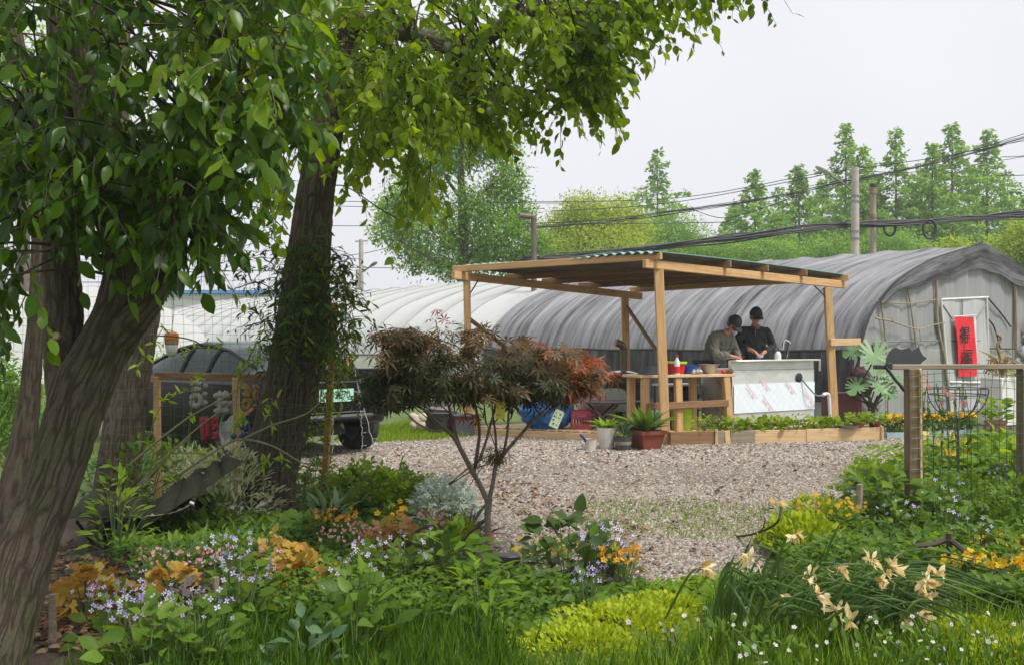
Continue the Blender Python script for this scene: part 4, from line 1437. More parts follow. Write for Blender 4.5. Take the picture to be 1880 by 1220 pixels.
for pp in ([(420, 400), (470, 380), (520, 420), (560, 470)], [(430, 530), (480, 520), (530, 560)], [(450, 600), (490, 590), (540, 600)], [(610, 340), (640, 345), (700, 385), (760, 420)]):
    tube(tb, curve([P(x, y, 7.0) for x, y in pp], 16), .004, 4)
obj('stems', tb, M_['twig'], iv)['kind'] = 'stuff'
obj('foliage', lb, M_['ivy'], iv, True, 0)['kind'] = 'stuff'

# dark red garden maple
M_['maple'] = leafmat('maple leaves', [(.018, .038, .008), (.034, .042, .014), (.065, .05, .026), (.12, .078, .03), (.24, .085, .022), (.36, .035, .03)], .32, .42, (1.35, .95, .45))
mp_ = near_tree('maple_tree', 'small purple leaved garden maple with a flat spreading crown', gz(899, 5.95))
Ym = 5.95
b = MB()
def br(rows, n=5):
    c = curve([[*P(x, y, Ym + dy), wd / 2 / F * Ym] for x, y, wd, dy in rows], 22)
    tube(b, c[:, :3], c[:, 3] * (1 + .04 * rng.normal(0, 1, 22)), 10)
br([(899, 1052, 17, 0), (898, 1000, 14, 0), (895, 950, 13, 0), (898, 915, 14, 0)])
br([(897, 925, 10, 0), (884, 895, 10, 0), (866, 862, 10, -.02), (848, 828, 9, -.03), (832, 800, 8, -.05), (800, 770, 6, -.1), (765, 740, 4, -.12)])
br([(870, 870, 7, 0), (876, 830, 7, .05), (880, 790, 6, .08), (872, 740, 5, .1), (860, 690, 3, .1)])
br([(898, 918, 9, 0), (906, 880, 8, .02), (912, 850, 8, .03), (934, 822, 7, .04), (960, 792, 6, .05), (985, 765, 5, .06), (1000, 730, 3, .08)])
br([(880, 845, 6, -.03), (892, 810, 5, -.05), (900, 780, 5, -.06), (915, 730, 3, -.08)])
br([(912, 850, 5, .03), (910, 800, 5, .08), (905, 760, 4, .12), (900, 700, 3, .14)])
br([(925, 830, 6, 0), (932, 790, 5, -.05), (935, 750, 4, -.08), (950, 700, 3, -.1)])
br([(848, 828, 6, 0), (832, 780, 5, .08), (822, 740, 4, .12), (800, 690, 3, .15)])
br([(820, 785, 5, -.06), (800, 790, 4, -.1), (765, 775, 3, -.14), (730, 740, 2, -.2)])
br([(960, 792, 5, 0), (980, 770, 4, -.1), (1030, 740, 3, -.15), (1060, 700, 2, -.15)])
obj('trunk', b, mat('maple bark', (.20, .16, .13), (.12, .10, .085), rough=.8, sc=(1, 1, .3), ns=30, bump=.3), mp_)
b = MB()
lathe(b, [(.0102 * 2.3, -.03), (.0235, -.02), (.0235, .02), (.0102 * 2.3, .03)], P(900, 985, Ym), 12)
obj('bark_tie', b, mat('faded red tie', (.4, .12, .08), (.3, .15, .1)), mp_)
lb, tb = MB(), MB()
def maple(poly, n, Y0, Y1, v, vs, size=.108, tier=True):
    s = polysample(poly, int(n * .8 + .5)) - (0, 10)
    for x, y in s:
        a = P(x, y, rng.uniform(Y0, Y1))
        o = a - P(890, 760, Ym)
        o[2] *= .25
        o = nrm(o + rnd(1, .12)[0])
        k = rng.integers(4, 8)
        pos = a + rnd(k, .045) * (1, 1, .45)
        scatter(lb, T['palm'], pos, o * .8 + rnd(k, .55) + (0, 0, -.32), rnd(k, .32) + (0, 0, 1.0) + o * .35 + np.array((0, -.25, 0)), size * rng.uniform(.7, 1.2, k), np.clip(v + rng.normal(0, vs * .5) + rng.normal(0, vs * .6, k), 0, 1))
        if rng.random() < .14:
            tube(tb, curve([a - o * .28 - (0, 0, .12), a - o * .12 - (0, 0, .03), a], 6), [.004, .0036, .003, .0026, .002, .0016], 4, False)
maple([(700, 640), (740, 618), (800, 640), (860, 660), (930, 660), (1000, 665), (1040, 680), (1040, 720), (960, 735), (860, 725), (760, 715), (715, 680)], 190, 5.45, 6.4, .30, .22)
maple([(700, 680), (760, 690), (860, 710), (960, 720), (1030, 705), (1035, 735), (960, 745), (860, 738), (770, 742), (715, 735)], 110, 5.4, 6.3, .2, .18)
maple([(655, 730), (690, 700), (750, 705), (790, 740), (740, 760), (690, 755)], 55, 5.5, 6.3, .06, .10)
maple([(690, 632), (735, 608), (790, 625), (780, 645), (720, 650)], 26, 5.6, 6.2, .38, .2)
maple([(835, 650), (850, 622), (885, 612), (890, 640), (870, 660)], 13, 5.6, 6.2, .52, .2)
maple([(930, 640), (960, 635), (990, 650), (1040, 650), (1060, 670), (980, 670)], 18, 5.6, 6.2, .5, .2)
maple([(1020, 650), (1060, 660), (1090, 680), (1085, 720), (1040, 740), (1010, 700)], 46, 5.6, 6.3, .56, .24)
maple([(1060, 670), (1095, 678), (1095, 705), (1060, 715)], 16, 5.7, 6.2, .8, .2)
maple([(1020, 720), (1070, 720), (1050, 752), (1020, 750)], 10, 5.7, 6.2, .6, .2, .08)
maple([(800, 645), (812, 610), (818, 612), (815, 650)], 3, 5.8, 6, .5, .2)
maple([(796, 582), (802, 580), (802, 590), (797, 592)], 1, 5.9, 6, .95, .05, .07)
maple([(890, 840), (930, 835), (932, 862), (895, 862)], 7, 5.85, 6.1, .42, .25, .07)
maple([(845, 768), (868, 766), (868, 780), (850, 782)], 2, 5.8, 5.9, .9, .1, .08)
tube(tb, curve([P(812, 650, 5.9), P(806, 620, 5.92), P(800, 588, 5.95)], 8), .003, 4)
obj('twigs', tb, M_['twig'], mp_)['kind'] = 'stuff'
obj('crown', lb, M_['maple'], mp_, False)
# two tags tied to the maple
for px, py, a, col, lb_, tx in ((919, 751, 4, (.62, .55, .05), 'yellow paper tag hanging under the maple crown', 'T5'), (1022, 768, 24, (.55, .66, .45), 'pale greenish white paper tag tilted under the maple crown', '14')):
    b = MB()
    c = P(px, py, 5.6)
    M3 = np.array([[math.cos(R(a)), 0, math.sin(R(a))], [0, 1, 0], [-math.sin(R(a)), 0, math.cos(R(a))]]) @ np.array([[1, 0, 0], [0, 0, -1], [0, 1, 0]])
    prism(b, [(-.026, -.05), (.026, -.05), (.026, .042), (.018, .05), (-.018, .05), (-.026, .042)], .0015, M3, c)
    tg = thing('plant_tag', lb_, 'tag', c)
    obj('card', b, mat('tag card', col, tuple(x * .85 for x in col), rough=.5), tg, False)
    b = MB()
    for r_ in range(4):
        for k in range(3):
            if rng.random() < .75:
                M2 = M3
                p = np.array((-.015 + .013 * k + rng.normal(0, .002), .03 - .02 * r_, .0016))
                box(b, c + M3 @ p, (.009, .003 + .006 * rng.random(), .001), 0, 0, M3)
    obj('lettering', b, M_['black_plastic'], tg, False)['kind'] = 'stuff'
    b = MB()
    tube(b, [c + M3 @ np.array((0, .048, 0)), c + (0.01, .02, .09), c + (0.015, .05, .14)], .0015, 4)
    obj('string', b, M_['twig'], tg)
# ------------------------------------------------------------------ kitchen corner under the shed
eN = nrm(np.array((-eAB[1], eAB[0], 0)))      # from the front edge AB into the shed
M_['steel'] = mat('brushed stainless steel', (.80, .80, .78), (.70, .70, .68), rough=.32, metal=.55, ns=3, bump=.5, bs=4, bdist=.02)
def film_mat():
    m, n, b, o = newmat('blue white protective film')
    vec = mapping(n, 'UV', (1, 1, 1))
    t = n.nodes.new('ShaderNodeTexBrick')
    mp = n.nodes.new('ShaderNodeMapping')
    mp.inputs['Rotation'].default_value = (0, 0, R(45))
    n.links.new(vec, mp.inputs[0])
    n.links.new(mp.outputs[0], t.inputs['Vector'])
    t.inputs['Scale'].default_value = 5
    t.offset = 0
    t.inputs['Brick Width'].default_value = .5
    t.inputs['Row Height'].default_value = .5
    t.inputs['Mortar Size'].default_value = .012
    t.inputs['Color1'].default_value = c4((.74, .80, .87))
    t.inputs['Color2'].default_value = c4((.78, .83, .88))
    t.inputs['Mortar'].default_value = c4((.60, .67, .77))
    n.links.new(t.outputs['Color'], b.inputs['Base Color'])
    b.inputs['Roughness'].default_value = .35
    bumpn(n, b, noise(n, vec, 3, 4), .25, .02)
    return m
M_['film_blue'] = film_mat()
M_['red_ink'] = mat('faded red print', (.68, .33, .31), (.74, .48, .47), rough=.5)

def text_mesh(s, size, depth=0.0, bold=0.0):
    cu = bpy.data.curves.new('lettering', 'FONT')
    cu.body = s
    cu.size = size
    cu.align_x = 'CENTER'
    cu.align_y = 'CENTER'
    cu.extrude = depth
    cu.offset = bold
    o = bpy.data.objects.new('lettering', cu)
    COL.objects.link(o)
    dg = bpy.context.evaluated_depsgraph_get()
    me = bpy.data.meshes.new_from_object(o.evaluated_get(dg))
    bpy.data.objects.remove(o)
    return me

def text_on(s, size, c, right, up, m, parent, depth=.0006, name='lettering', sx=1.0, bold=0.0):
    """flat lettering lying on a surface: right and up span it"""
    me = text_mesh(s, size, depth, bold)
    me.materials.clear()
    me.materials.append(m)
    r, u = nrm(right), nrm(up)
    M3 = np.stack([r * sx, u, np.cross(r, u)], 1)
    return put(name, me, parent, mat4(M3, c))

S0, S1 = P(1346, 700, 14.13), P(1496, 700, 15.17)
S0[2] = S1[2] = 0
eS = nrm(S1 - S0)
eI = np.array((-eS[1], eS[0], 0))
SL = float(np.linalg.norm(S1 - S0))
M3S = np.stack([eS, eI, np.array((0, 0, 1.0))], 1)
def sk(u, d, z):
    return S0 + eS * u + eI * d + np.array((0, 0, z))
sink = thing('sink_unit', 'free standing stainless steel sink unit still wearing printed protective film', 'sink', sk(SL / 2, .3, DK))
b = MB()
box(b, sk(SL / 2, .3, .565), (SL, .58, .73), M=M3S, bev=.006)
obj('cabinet', b, M_['steel'], sink)
b = MB()
box(b, sk(SL / 2, .055, 1.0), (SL + .02, .06, .14), M=M3S, bev=.008)
box(b, sk(SL / 2, -.02, 1.062), (SL + .06, .13, .025), M=M3S, bev=.006)
box(b, sk(SL + .018, -.07, .985), (.012, .03, .17), M=M3S, bev=.003)
box(b, sk(SL / 2, .33, .935), (SL + .03, .55, .03), M=M3S, bev=.006)
obj('backsplash', b, M_['steel'], sink)
b = MB()
nn_ = 30
pp = np.array([[sk(.012 + (SL - .024) * i / nn_, -.004 - .003 * math.sin(i * .9 + j) ** 2, .345 + .4 * j / 10) for j in range(11)] for i in range(nn_ + 1)])
grid(b, pp, np.array([[((SL) * i / nn_, .4 * j / 10) for j in range(11)] for i in range(nn_ + 1)]), flip=True)
film = obj('protective_film', b, M_['film_blue'], sink)
for u, z in ((.33, .62), (1.17, .66), (.68, .44), (.62, .72), (1.6, .5)):
    text_on('EXCS 304', .055, sk(u, -.012, z), eS * .72 + np.array((0, 0, -.7)), eS * .7 + np.array((0, 0, .72)), M_['red_ink'], film, sx=1)
    b = MB()
    r_, u_ = nrm(eS * .72 + np.array((0, 0, -.7))), nrm(eS * .7 + np.array((0, 0, .72)))
    c = sk(u, -.011, z) + u_ * .045
    q = [c - r_ * .17 - u_ * .003, c + r_ * .17 - u_ * .003, c + r_ * .17 + u_ * .003, c - r_ * .17 + u_ * .003]
    b.add(q, [[0, 1, 2, 3]])
    obj('printed_line', b, M_['red_ink'], film, False)
b = MB()
pp = np.array([[sk(-.004, .03 + .54 * i / 6, .25 + .62 * j / 6) for j in range(7)] for i in range(7)])
grid(b, pp, np.array([[(.54 * i / 6, .62 * j / 6) for j in range(7)] for i in range(7)]))
f2 = obj('protective_film', b, mat('dull film', (.36, .34, .32), (.28, .27, .25), rough=.4), sink)
for y_, z in ((.2, .7), (.35, .45), (.12, .36)):
    text_on('EXCS 304', .06, sk(-.009, y_, z), -eI * .72 + np.array((0, 0, -.7)), -eI * .7 + np.array((0, 0, .72)), mat('dark red print', (.3, .08, .06)), f2)
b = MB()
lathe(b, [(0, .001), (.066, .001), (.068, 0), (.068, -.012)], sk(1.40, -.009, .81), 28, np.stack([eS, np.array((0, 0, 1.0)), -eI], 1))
obj('drain_hole_disc', b, M_['black_plastic'], sink)  # flat black disc, its colour standing in for the shade inside an open hole
for u in (.06, SL - .06):
    for d in (.06, .52):
        b = MB(); tube(b, [sk(u, d, DK), sk(u, d, .21)], .02, 8)
        obj('foot', b, M_['dark_metal'], sink)
b = MB()
fx = P(1440, 657, 15.35)
tube(b, curve([P(1443, 662, 15.35), P(1447, 640, 15.35), P(1450, 630, 15.35), P(1446, 625, 15.35), P(1439, 626, 15.3), P(1437, 640, 15.25)][::-1], 24), .014, 8)
obj('faucet', b, mat('chrome', (.75, .75, .75), rough=.12, metal=1), sink)
# bucket under the sink
b = MB()
lathe(b, [(.10, 0), (.13, .2), (.14, .2), (.135, .21), (.125, .2)], sk(1.5, .16, DK), 20)
single('bucket', b, mat('teal plastic', (.01, .33, .25), rough=.4), 'teal plastic bucket standing under the sink unit', 'bucket')
# drain tube and white standpipe
b = MB()
tube(b, curve([sk(1.44, -.012, .79), sk(1.55, -.1, .62), sk(1.66, -.12, .545), sk(1.86, -.08, .545)], 20), .011, 8)
obj_ = thing('drain_pipe', 'grey hose running from the sink into a white upright drain pipe', 'pipe', sk(1.95, -.08, DK))
obj('hose', b, mat('grey hose', (.2, .24, .24), rough=.5), obj_)
b = MB()
tube(b, curve([sk(1.84, -.08, .545), sk(1.90, -.08, .56), sk(1.96, -.08, .555), sk(1.985, -.08, .50), sk(2.02, -.08, DK)], 22), .024, 10)
obj('standpipe', b, M_['white_plastic'], obj_)
# soap bottle
b = MB()
lathe(b, [(0, 0), (.045, 0), (.048, .01), (.046, .07), (.03, .105), (.015, .115)], sk(.92, -.01, 1.075), 16)
so = thing('soap_bottle', 'white pump soap bottle on the sink rim beside the hands', 'bottle', sk(.92, -.01, 1.075))
obj('bottle_body', b, M_['white_plastic'], so)
b = MB()
tube(b, [sk(.92, -.01, 1.185), sk(.92, -.01, 1.235)], .012, 8); tube(b, [sk(.92, -.01, 1.235), sk(.87, -.02, 1.232)], .007, 6)
obj('pump', b, M_['black_plastic'], so)

# rough pine work table
tA, tB = P(1176, 690, 13.42), P(1351, 684, 14.0)
ZT = (tA[2] + tB[2]) / 2
tA[2] = tB[2] = ZT
eT = nrm(tB - tA)
eTi = np.array((-eT[1], eT[0], 0))
TL = float(np.linalg.norm(tB - tA))
tbl = thing('work_table', 'rough pine work table crowded with kitchen things', 'table', (*(tA + eT * TL / 2 + eTi * .24)[:2], DK))
for k in range(3):
    d = .085 + .165 * k
    beam('table_board', tA + eTi * d - (0, 0, .018), tB + eTi * d - (0, 0, .018), .155, .035, M_['pine_pale'], tbl, bev=.004)
def leg(u0, d0, u1, d1, wx=.10, wy=.07):
    beam('leg', tA + eT * u0 + eTi * d0 + (0, 0, DK - ZT), tA + eT * u1 + eTi * d1 - (0, 0, .036), wy, wx, M_['pine'], tbl, up=eT)
leg(.1, .06, .1, .06); leg(.1, .42, .1, .42); leg(TL - .06, .05, TL - .13, .05); leg(TL - .4, .44, TL - .4, .44)
leg(.62, .06, .6, .06)
for dz in (.36,):
    beam('stretcher', tA + eT * .1 + eTi * .0 + (0, 0, DK + dz - ZT), tA + eT * (TL - .12) + eTi * .0 + (0, 0, DK + dz + .02 - ZT), .03, .09, M_['pine_dark'], tbl)
beam('rear_board', tA + eT * .75 + eTi * .52 + (0, 0, .03), tA + eT * (TL + .05) + eTi * .52 + (0, 0, .03), .03, .14, M_['pine_dark'], tbl)
def tp(px, d=.2, z=0.0):
    k = (px - CX) / F
    o = tA + eTi * d
    u = (k * o[1] - o[0]) / (eT[0] - k * eT[1])
    return o + eT * u + np.array((0, 0, z))

def vessel(name, label, cat, c, prof, m, n=24, parts=(), wob=None):
    t = thing(name, label, cat, c)
    b = MB(); lathe(b, prof, c, n, wob=wob)
    obj('body', b, m, t)
    for nm, pf, mm in parts:
        b = MB(); lathe(b, pf, c, n)
        obj(nm, b, mm, t)
    return t
red = mat('red plastic', (.62, .02, .03), (.55, .02, .03), rough=.35)
lime = mat('lime plastic', (.42, .62, .03), (.36, .55, .03), rough=.35)
blue = mat('blue plastic', (.02, .10, .42), (.02, .08, .36), rough=.35)
vessel('basin', 'red plastic basin with a lime rim on the work table', 'basin', tp(1241, .3), [(.0, .004), (.105, 0), (.135, .14), (.13, .14), (.1, .012), (0, .012)], red, parts=(('rim', [(.132, .138), (.15, .14), (.152, .165), (.13, .168), (.128, .15)], lime),))
t = thing('bottle', 'clear plastic bottle with red label and red cap beside the red basin', 'bottle', tp(1243, .06))
b = MB(); lathe(b, [(0, .002), (.036, 0), (.038, .02), (.036, .08), (.038, .09), (.036, .17), (.016, .215), (.015, .23)], tp(1243, .06), 16)
obj('bottle_body', b, mat('clear cloudy plastic', (.7, .72, .7), (.6, .62, .6), rough=.2), t)
b = MB(); lathe(b, [(.0385, .02), (.039, .025), (.039, .105), (.0385, .11)], tp(1243, .06), 16)
obj('label_band', b, red, t)
b = MB(); lathe(b, [(.018, .228), (.019, .23), (.019, .258), (0, .26)], tp(1243, .06), 12)
obj('cap', b, mat('red cap', (.6, .03, .06), rough=.4), t)
t = vessel('basin', 'blue plastic tub with two handles on the work table', 'basin', tp(1267, .28), [(0, .003), (.085, 0), (.105, .115), (.112, .118), (.1, .112), (.08, .012), (0, .012)], blue)
for s in (-1, 1):
    b = MB(); c = tp(1267, .28); tube(b, curve([c + eT * s * .1 + (0, 0, .085), c + eT * s * .14 + (0, 0, .1), c + eT * s * .102 + (0, 0, .115)], 8), .008, 6)
    obj('handle', b, blue, t)
vessel('bowl', 'wide grey steel mixing bowl at the table end', 'bowl', tp(1301, .22), [(0, .004), (.075, 0), (.125, .115), (.145, .125), (.147, .13), (.12, .118), (.07, .01), (0, .01)], mat('dull steel', (.52, .50, .47), (.42, .4, .38), rough=.35, metal=.6))
b = MB()
for k in range(7):
    sphere(b, tp(1284, .08 + rng.normal(0, .02)) + eT * rng.normal(0, .045) + (0, 0, .03), (.045, .03, .03), 8, 6, frame3(rnd(1)[0]), rng.random())
single('plastic_bag', b, mat('crumpled film bag', (.45, .45, .45), (.2, .2, .2), rough=.3, ns=30), 'crumpled grey plastic packet in front of the steel bowl', 'bag')
for px, d, r_, col, lb_ in ((1328, .12, .034, (.55, .02, .02), 'red tomato next to the steel bowl on the table'), (1334, .2, .026, (.35, .18, .1), 'small brown onion between tomato and potato'), (1342, .16, .038, (.32, .2, .07), 'tan potato at the very end of the table')):
    b = MB(); sphere(b, tp(px, d) + (0, 0, r_ * .85), (r_, r_, r_ * .85), 14, 10)
    single(lb_.split()[1] if 'onion' not in lb_ else 'onion', b, mat('vegetable skin', col, tuple(x * .8 for x in col), rough=.35, ns=20), lb_, 'vegetable', base=tp(px, d))
# dark jacket dropped on the table's left end
b = MB()
nn_ = 26
cj = tp(1200, .26)
pp = np.zeros((nn_, nn_, 3))
for i in range(nn_):
    for j in range(nn_):
        u, v = i / (nn_ - 1) * 2 - 1, j / (nn_ - 1) * 2 - 1
        rr = max(0, 1 - (u * u + v * v) ** .5)
        h = .15 * min(1, rr * 1.8) * (.6 + .5 * vnoise(np.array([(u + 1) * .22]), np.array([v * 2 + 4]), 9, 5)[0]) * (1 + .35 * u) + .004
        pp[i, j] = cj + eT * u * .22 + eTi * v * .19 + (0, 0, h)
grid(b, pp)
single('folded_jacket', b, mat('dark navy cloth', (.012, .013, .018), (.02, .02, .026), rough=.85), 'dark navy jacket heaped on the table beside the corner post', 'jacket')

# below the table
vessel('bucket', 'lime green bucket under the work table', 'bucket', gz(1255, 14.1, DK) + eTi * .05, [(0, .004), (.13, 0), (.155, .28), (.16, .30), (.15, .28), (.12, .012), (0, .012)], mat('lime bucket', (.24, .36, .02), (.2, .3, .02), rough=.4), wob=lambda a, z: 1 + .012 * np.sin(a * 14))
vessel('basin', 'dark teal basin set over the lime green bucket', 'basin', gz(1257, 14.12, DK + .312) + eTi * .05, [(0, .004), (.12, 0), (.16, .075), (.172, .08), (.165, .085), (.155, .075), (.11, .01), (0, .01)], mat('dark teal plastic', (.03, .17, .18), (.02, .12, .13), rough=.35))
sh = thing('metal_shelf', 'low dark metal side table with a pale top behind the work table', 'side table', gz(1240, 14.7, DK))
b = MB(); box(b, gz(1240, 14.6, .72), (.56, .36, .03), math.atan2(eT[1], eT[0]))
obj('shelf_top', b, mat('pale laminate', (.45, .45, .44), (.36, .36, .36), rough=.4), sh)
for u in (-.25, .25):
    for d in (-.15, .15):
        b = MB(); c = gz(1240, 14.6) + eT * u + eTi * d
        tube(b, [c + (0, 0, DK), c + (0, 0, .71)], .014, 6)
        obj('leg', b, M_['dark_metal'], sh)
b = sack(gz(1252, 14.6, .39), .22, .15, .3, 41)
single('refuse_sack', b, mat('black sack', (.012, .012, .013), (.03, .03, .03), rough=.3), 'black plastic sack stuffed on the side table under the worktop', 'sack')
b = MB(); box(b, gz(1248, 14.6, DK + .135), (.44, .3, .27), math.atan2(eT[1], eT[0]))
single('storage_box', b, mat('dark grey box', (.05, .05, .05), (.035, .035, .035), rough=.5), 'dark grey box on the deck behind the lime bucket', 'box')

# drum stove
st = thing('drum_stove', 'black drum cooking stove with a shiny lid and bent flue', 'stove', gz(1142, 15.5, DK))
c = gz(1142, 15.5, DK)
b = MB(); lathe(b, [(0, 0), (.27, 0), (.275, .02), (.275, .56), (.30, .565), (.305, .60), (.29, .62), (.285, .7), (.27, .71)], c, 36)
obj('drum', b, mat('sooty black steel', (.014, .012, .011), (.03, .022, .018), rough=.7, metal=0), st)
b = MB(); lathe(b, [(.285, .70), (.30, .705), (.29, .72), (.15, .765), (.09, .775), (0, .778)], c, 36)
obj('lid', b, mat('aluminium lid', (.7, .7, .7), (.55, .55, .55), rough=.25, metal=.9), st)
b = MB(); p0 = P(1145, 681, 15.62)
tube(b, curve([p0, P(1145, 665, 15.62), P(1145, 645, 15.62), P(1144, 636, 15.62), P(1138, 631, 15.6), P(1130, 628, 15.58)], 26), .055, 14)
obj('flue', b, mat('brassy galvanised flue', (.17, .12, .055), (.09, .07, .045), rough=.4, metal=.6), st)
b = MB(); lathe(b, [(.055, -.012), (.06, -.012), (.06, .012), (.055, .012)], P(1145, 640, 15.62), 16)
obj('flue_joint', b, M_['dark_metal'], st)

# dark folding table, chair, crate, bag
ft = thing('folding_table', 'low dark folding table with crossed legs on the deck', 'table', gz(1126, 14.35, DK))
c = P(1127, 737, 14.4)
b = MB(); lathe(b, [(0, .012), (.41, .012), (.42, 0), (.41, -.014), (0, -.014)], (0, 0, 0), 40, wob=lambda a, z: np.minimum(1.0, .62 / np.maximum(np.abs(np.sin(a)), .62)))
for V_ in b.V: V_ += c
obj('table_top', b, mat('dark table top', (.03, .028, .028), (.045, .042, .04), rough=.4), ft)
zf = c[2]
for s in (-1, 1):
    b = MB(); tube(b, [c + (-.36, -.2 * s, -.02), np.array((c[0] - .02, c[1] - .2 * s, DK))], .018, 6)
    obj('leg', b, M_['dark_metal'], ft)
    b = MB(); tube(b, [c + (-.02 + .06, -.2 * s, -.02), np.array((c[0] - .34, c[1] - .2 * s, DK))], .018, 6)
    obj('leg', b, M_['dark_metal'], ft)
    b = MB(); tube(b, [c + (.36, -.2 * s, -.02), np.array((c[0] + .1, c[1] - .2 * s, DK))], .018, 6)
    obj('leg', b, M_['dark_metal'], ft)
ch = thing('plastic_chair', 'grey green plastic chair behind the folding table', 'chair', gz(1126, 14.9, DK))
cc = gz(1126, 14.95, DK)
m_ch = mat('grey green plastic', (.28, .32, .27), (.24, .28, .23), rough=.4)
b = MB()
prism(b, [(-.17, 0), (.17, 0), (.185, .2), (.16, .3), (.08, .335), (-.08, .335), (-.16, .3), (-.185, .2)], .02, np.array([[1, 0, 0], [0, .1, -.99], [0, .99, .1]]), cc + (0, -.16, .21))
obj('backrest', b, m_ch, ch)
b = MB(); box(b, cc + (0, .05, .22), (.4, .4, .03)); obj('seat', b, m_ch, ch)
for sx in (-.17, .17):
    for sy in (-.12, .22):
        b = MB(); tube(b, [cc + (sx, sy, .21), cc + (sx * 1.15, sy * 1.2, 0)], [.022, .016], 8); obj('leg', b, m_ch, ch)
cr = thing('fruit_crate', 'dark pink plastic crate with fruit showing through its slots', 'crate', gz(1066, 14.3, DK))
m_cr = mat('dark pink plastic', (.34, .035, .08), (.28, .03, .07), rough=.4)
c = gz(1066, 14.35, DK)
b = MB()
for (dx, dy, sx, sy) in ((0, -.11, .26, .012), (0, .11, .26, .012), (-.13, 0, .012, .23), (.13, 0, .012, .23)):
    box(b, c + (dx, dy, .235), (sx, sy, .05), bev=.002); box(b, c + (dx, dy, .16), (sx, sy, .018), bev=.002); box(b, c + (dx, dy, .02), (sx, sy, .05), bev=.002)
    for k in range(7):
        o_ = (k - 3) / 3
        box(b, c + (dx + (o_ * .122 if sx > .1 else 0), dy + (o_ * .105 if sy > .1 else 0), .13), (.014, .014, .2), bev=.002)
box(b, c + (0, 0, .006), (.25, .21, .01))
obj('crate_shell', b, m_cr, cr)
b = MB(); box(b, c + (0, -.1165, .192), (.2, .006, .04), bev=.001)
obj('name_panel', b, m_cr, cr)
text_on('TOOD', .04, c + (0, -.1205, .192), (1, 0, 0), (0, 0, 1), mat('pink lettering', (.6, .25, .3)), cr)
for k in range(5):
    b = MB(); sphere(b, c + (-.09 + .045 * k, -.06, .05), .028, 10, 8)
    single('orange', b, mat('orange peel', (.75, .38, .06), (.7, .3, .04), rough=.45), 'pale orange fruit lying inside the pink crate', 'fruit', 'fruit in the pink crate', base=c + (-.09 + .045 * k, -.06, .022))
# blue bag
b = MB()
c = gz(1003, 14.45, DK)
th_, ph_ = np.linspace(0, math.pi, 34), np.linspace(0, 2 * math.pi, 60)
pp = np.zeros((34, 60, 3))
for i, t_ in enumerate(th_):
    for j, p_ in enumerate(ph_):
        n_ = vnoise(np.array([p_ / 6.2832]), np.array([t_ * 2.5]), 9, 8)[0] * .34 + vnoise(np.array([p_ / 6.2832]), np.array([t_ * 7]), 23, 9)[0] * .14
        r_ = .78 + n_
        z = .25 + .30 * math.cos(t_) * r_
        pp[i, j] = c + np.array((.37 * math.sin(t_) ** .7 * math.cos(p_) * r_, .26 * math.sin(t_) ** .7 * math.sin(p_) * r_, max(z, .005)))
pp[:, -1] = pp[:, 0]
grid(b, pp)
single('carrier_bag', b, mat('blue bag plastic', (.02, .14, .42), (.012, .07, .22), rough=.3, ns=5), 'big blue plastic bag slumped on the deck behind the maple', 'bag')
b = sack(gz(1096, 14.9, DK), .27, .18, .52, 21)
single('paper_bags', b, mat('pinkish paper', (.5, .33, .3), (.36, .2, .18), rough=.7, ns=14), 'pinkish paper sack of odds and ends behind the pink crate', 'sack')

# tubs by the far post
vessel('planter_tub', 'large round dark grey tub beside the far shed post', 'tub', gz(808, 14.9), [(0, .01), (.17, 0), (.25, .3), (.27, .31), (.26, .32), (.23, .28), (.2, .26), (0, .26)], mat('dark grey tub', (.05, .05, .05), (.08, .075, .07), rough=.6), 32)
b = MB()
c = gz(848, 14.7)
box(b, c + (0, 0, .14), (.28, .34, .28), .3, .01)
box(b, c + (0, 0, .285), (.31, .37, .03), .3, .006)
single('planter_box', b, mat('charcoal planter', (.045, .05, .055), (.07, .07, .075), rough=.6), 'rectangular charcoal planter next to the far shed post', 'planter')
b = MB()
for dx, dz, r_ in ((0, 0, .09), (.07, .05, .07), (-.06, .06, .06), (.06, -.05, .06), (-.05, -.05, .06)):
    sphere(b, P(766, 772, 14.6) + (dx, 0, dz), (r_, .04, r_), 14, 8)
single('garden_ornament', b, mat('pale clay', (.55, .49, .38), (.45, .38, .28), rough=.8), 'pale lobed clay ornament leaning on the round grey tub', 'ornament')
b = sack(gz(803, 14.9, .29), .2, .17, .24, 51)
single('cloth_bundle', b, mat('greyish cloth', (.3, .28, .25), (.12, .1, .09), rough=.9, ns=8), 'heap of greyish cloth and gloves on the round tub', 'cloth')

# small pots in front of the deck
M_['terracotta'] = mat('dark terracotta', (.26, .07, .04), (.18, .05, .03), rough=.35, ns=5, rvar=.15)
cup = vessel('plastic_cup', 'dirty white plastic cup holding a blue handled trowel', 'cup', gz(1084, 12.6), [(0, .003), (.065, 0), (.075, .14), (.08, .142), (.074, .138), (.062, .01), (0, .01)], mat('dirty white plastic', (.6, .56, .5), (.42, .37, .31), rough=.5, ns=9))
tw = thing('trowel', 'hand trowel with a dark blue handle leaning in the white cup', 'trowel', gz(1084, 12.6, .05))
b = MB(); tube(b, curve([P(1079, 813, 12.58), P(1072, 804, 12.56), P(1065, 796, 12.55)], 8), [.012, .016, .017, .016, .015, .016, .017, .012], 8)
obj('handle', b, mat('dark blue grip', (.02, .025, .25), rough=.4), tw)
b = MB(); prism(b, [(-.02, 0), (.02, 0), (.03, -.06), (0, -.11), (-.03, -.06)], .003, np.stack([(1, 0, 0), nrm((-.35, 0, .94)), (0, -1, 0)], 1), P(1080, 814, 12.58))
obj('blade', b, M_['grey_metal'], tw)
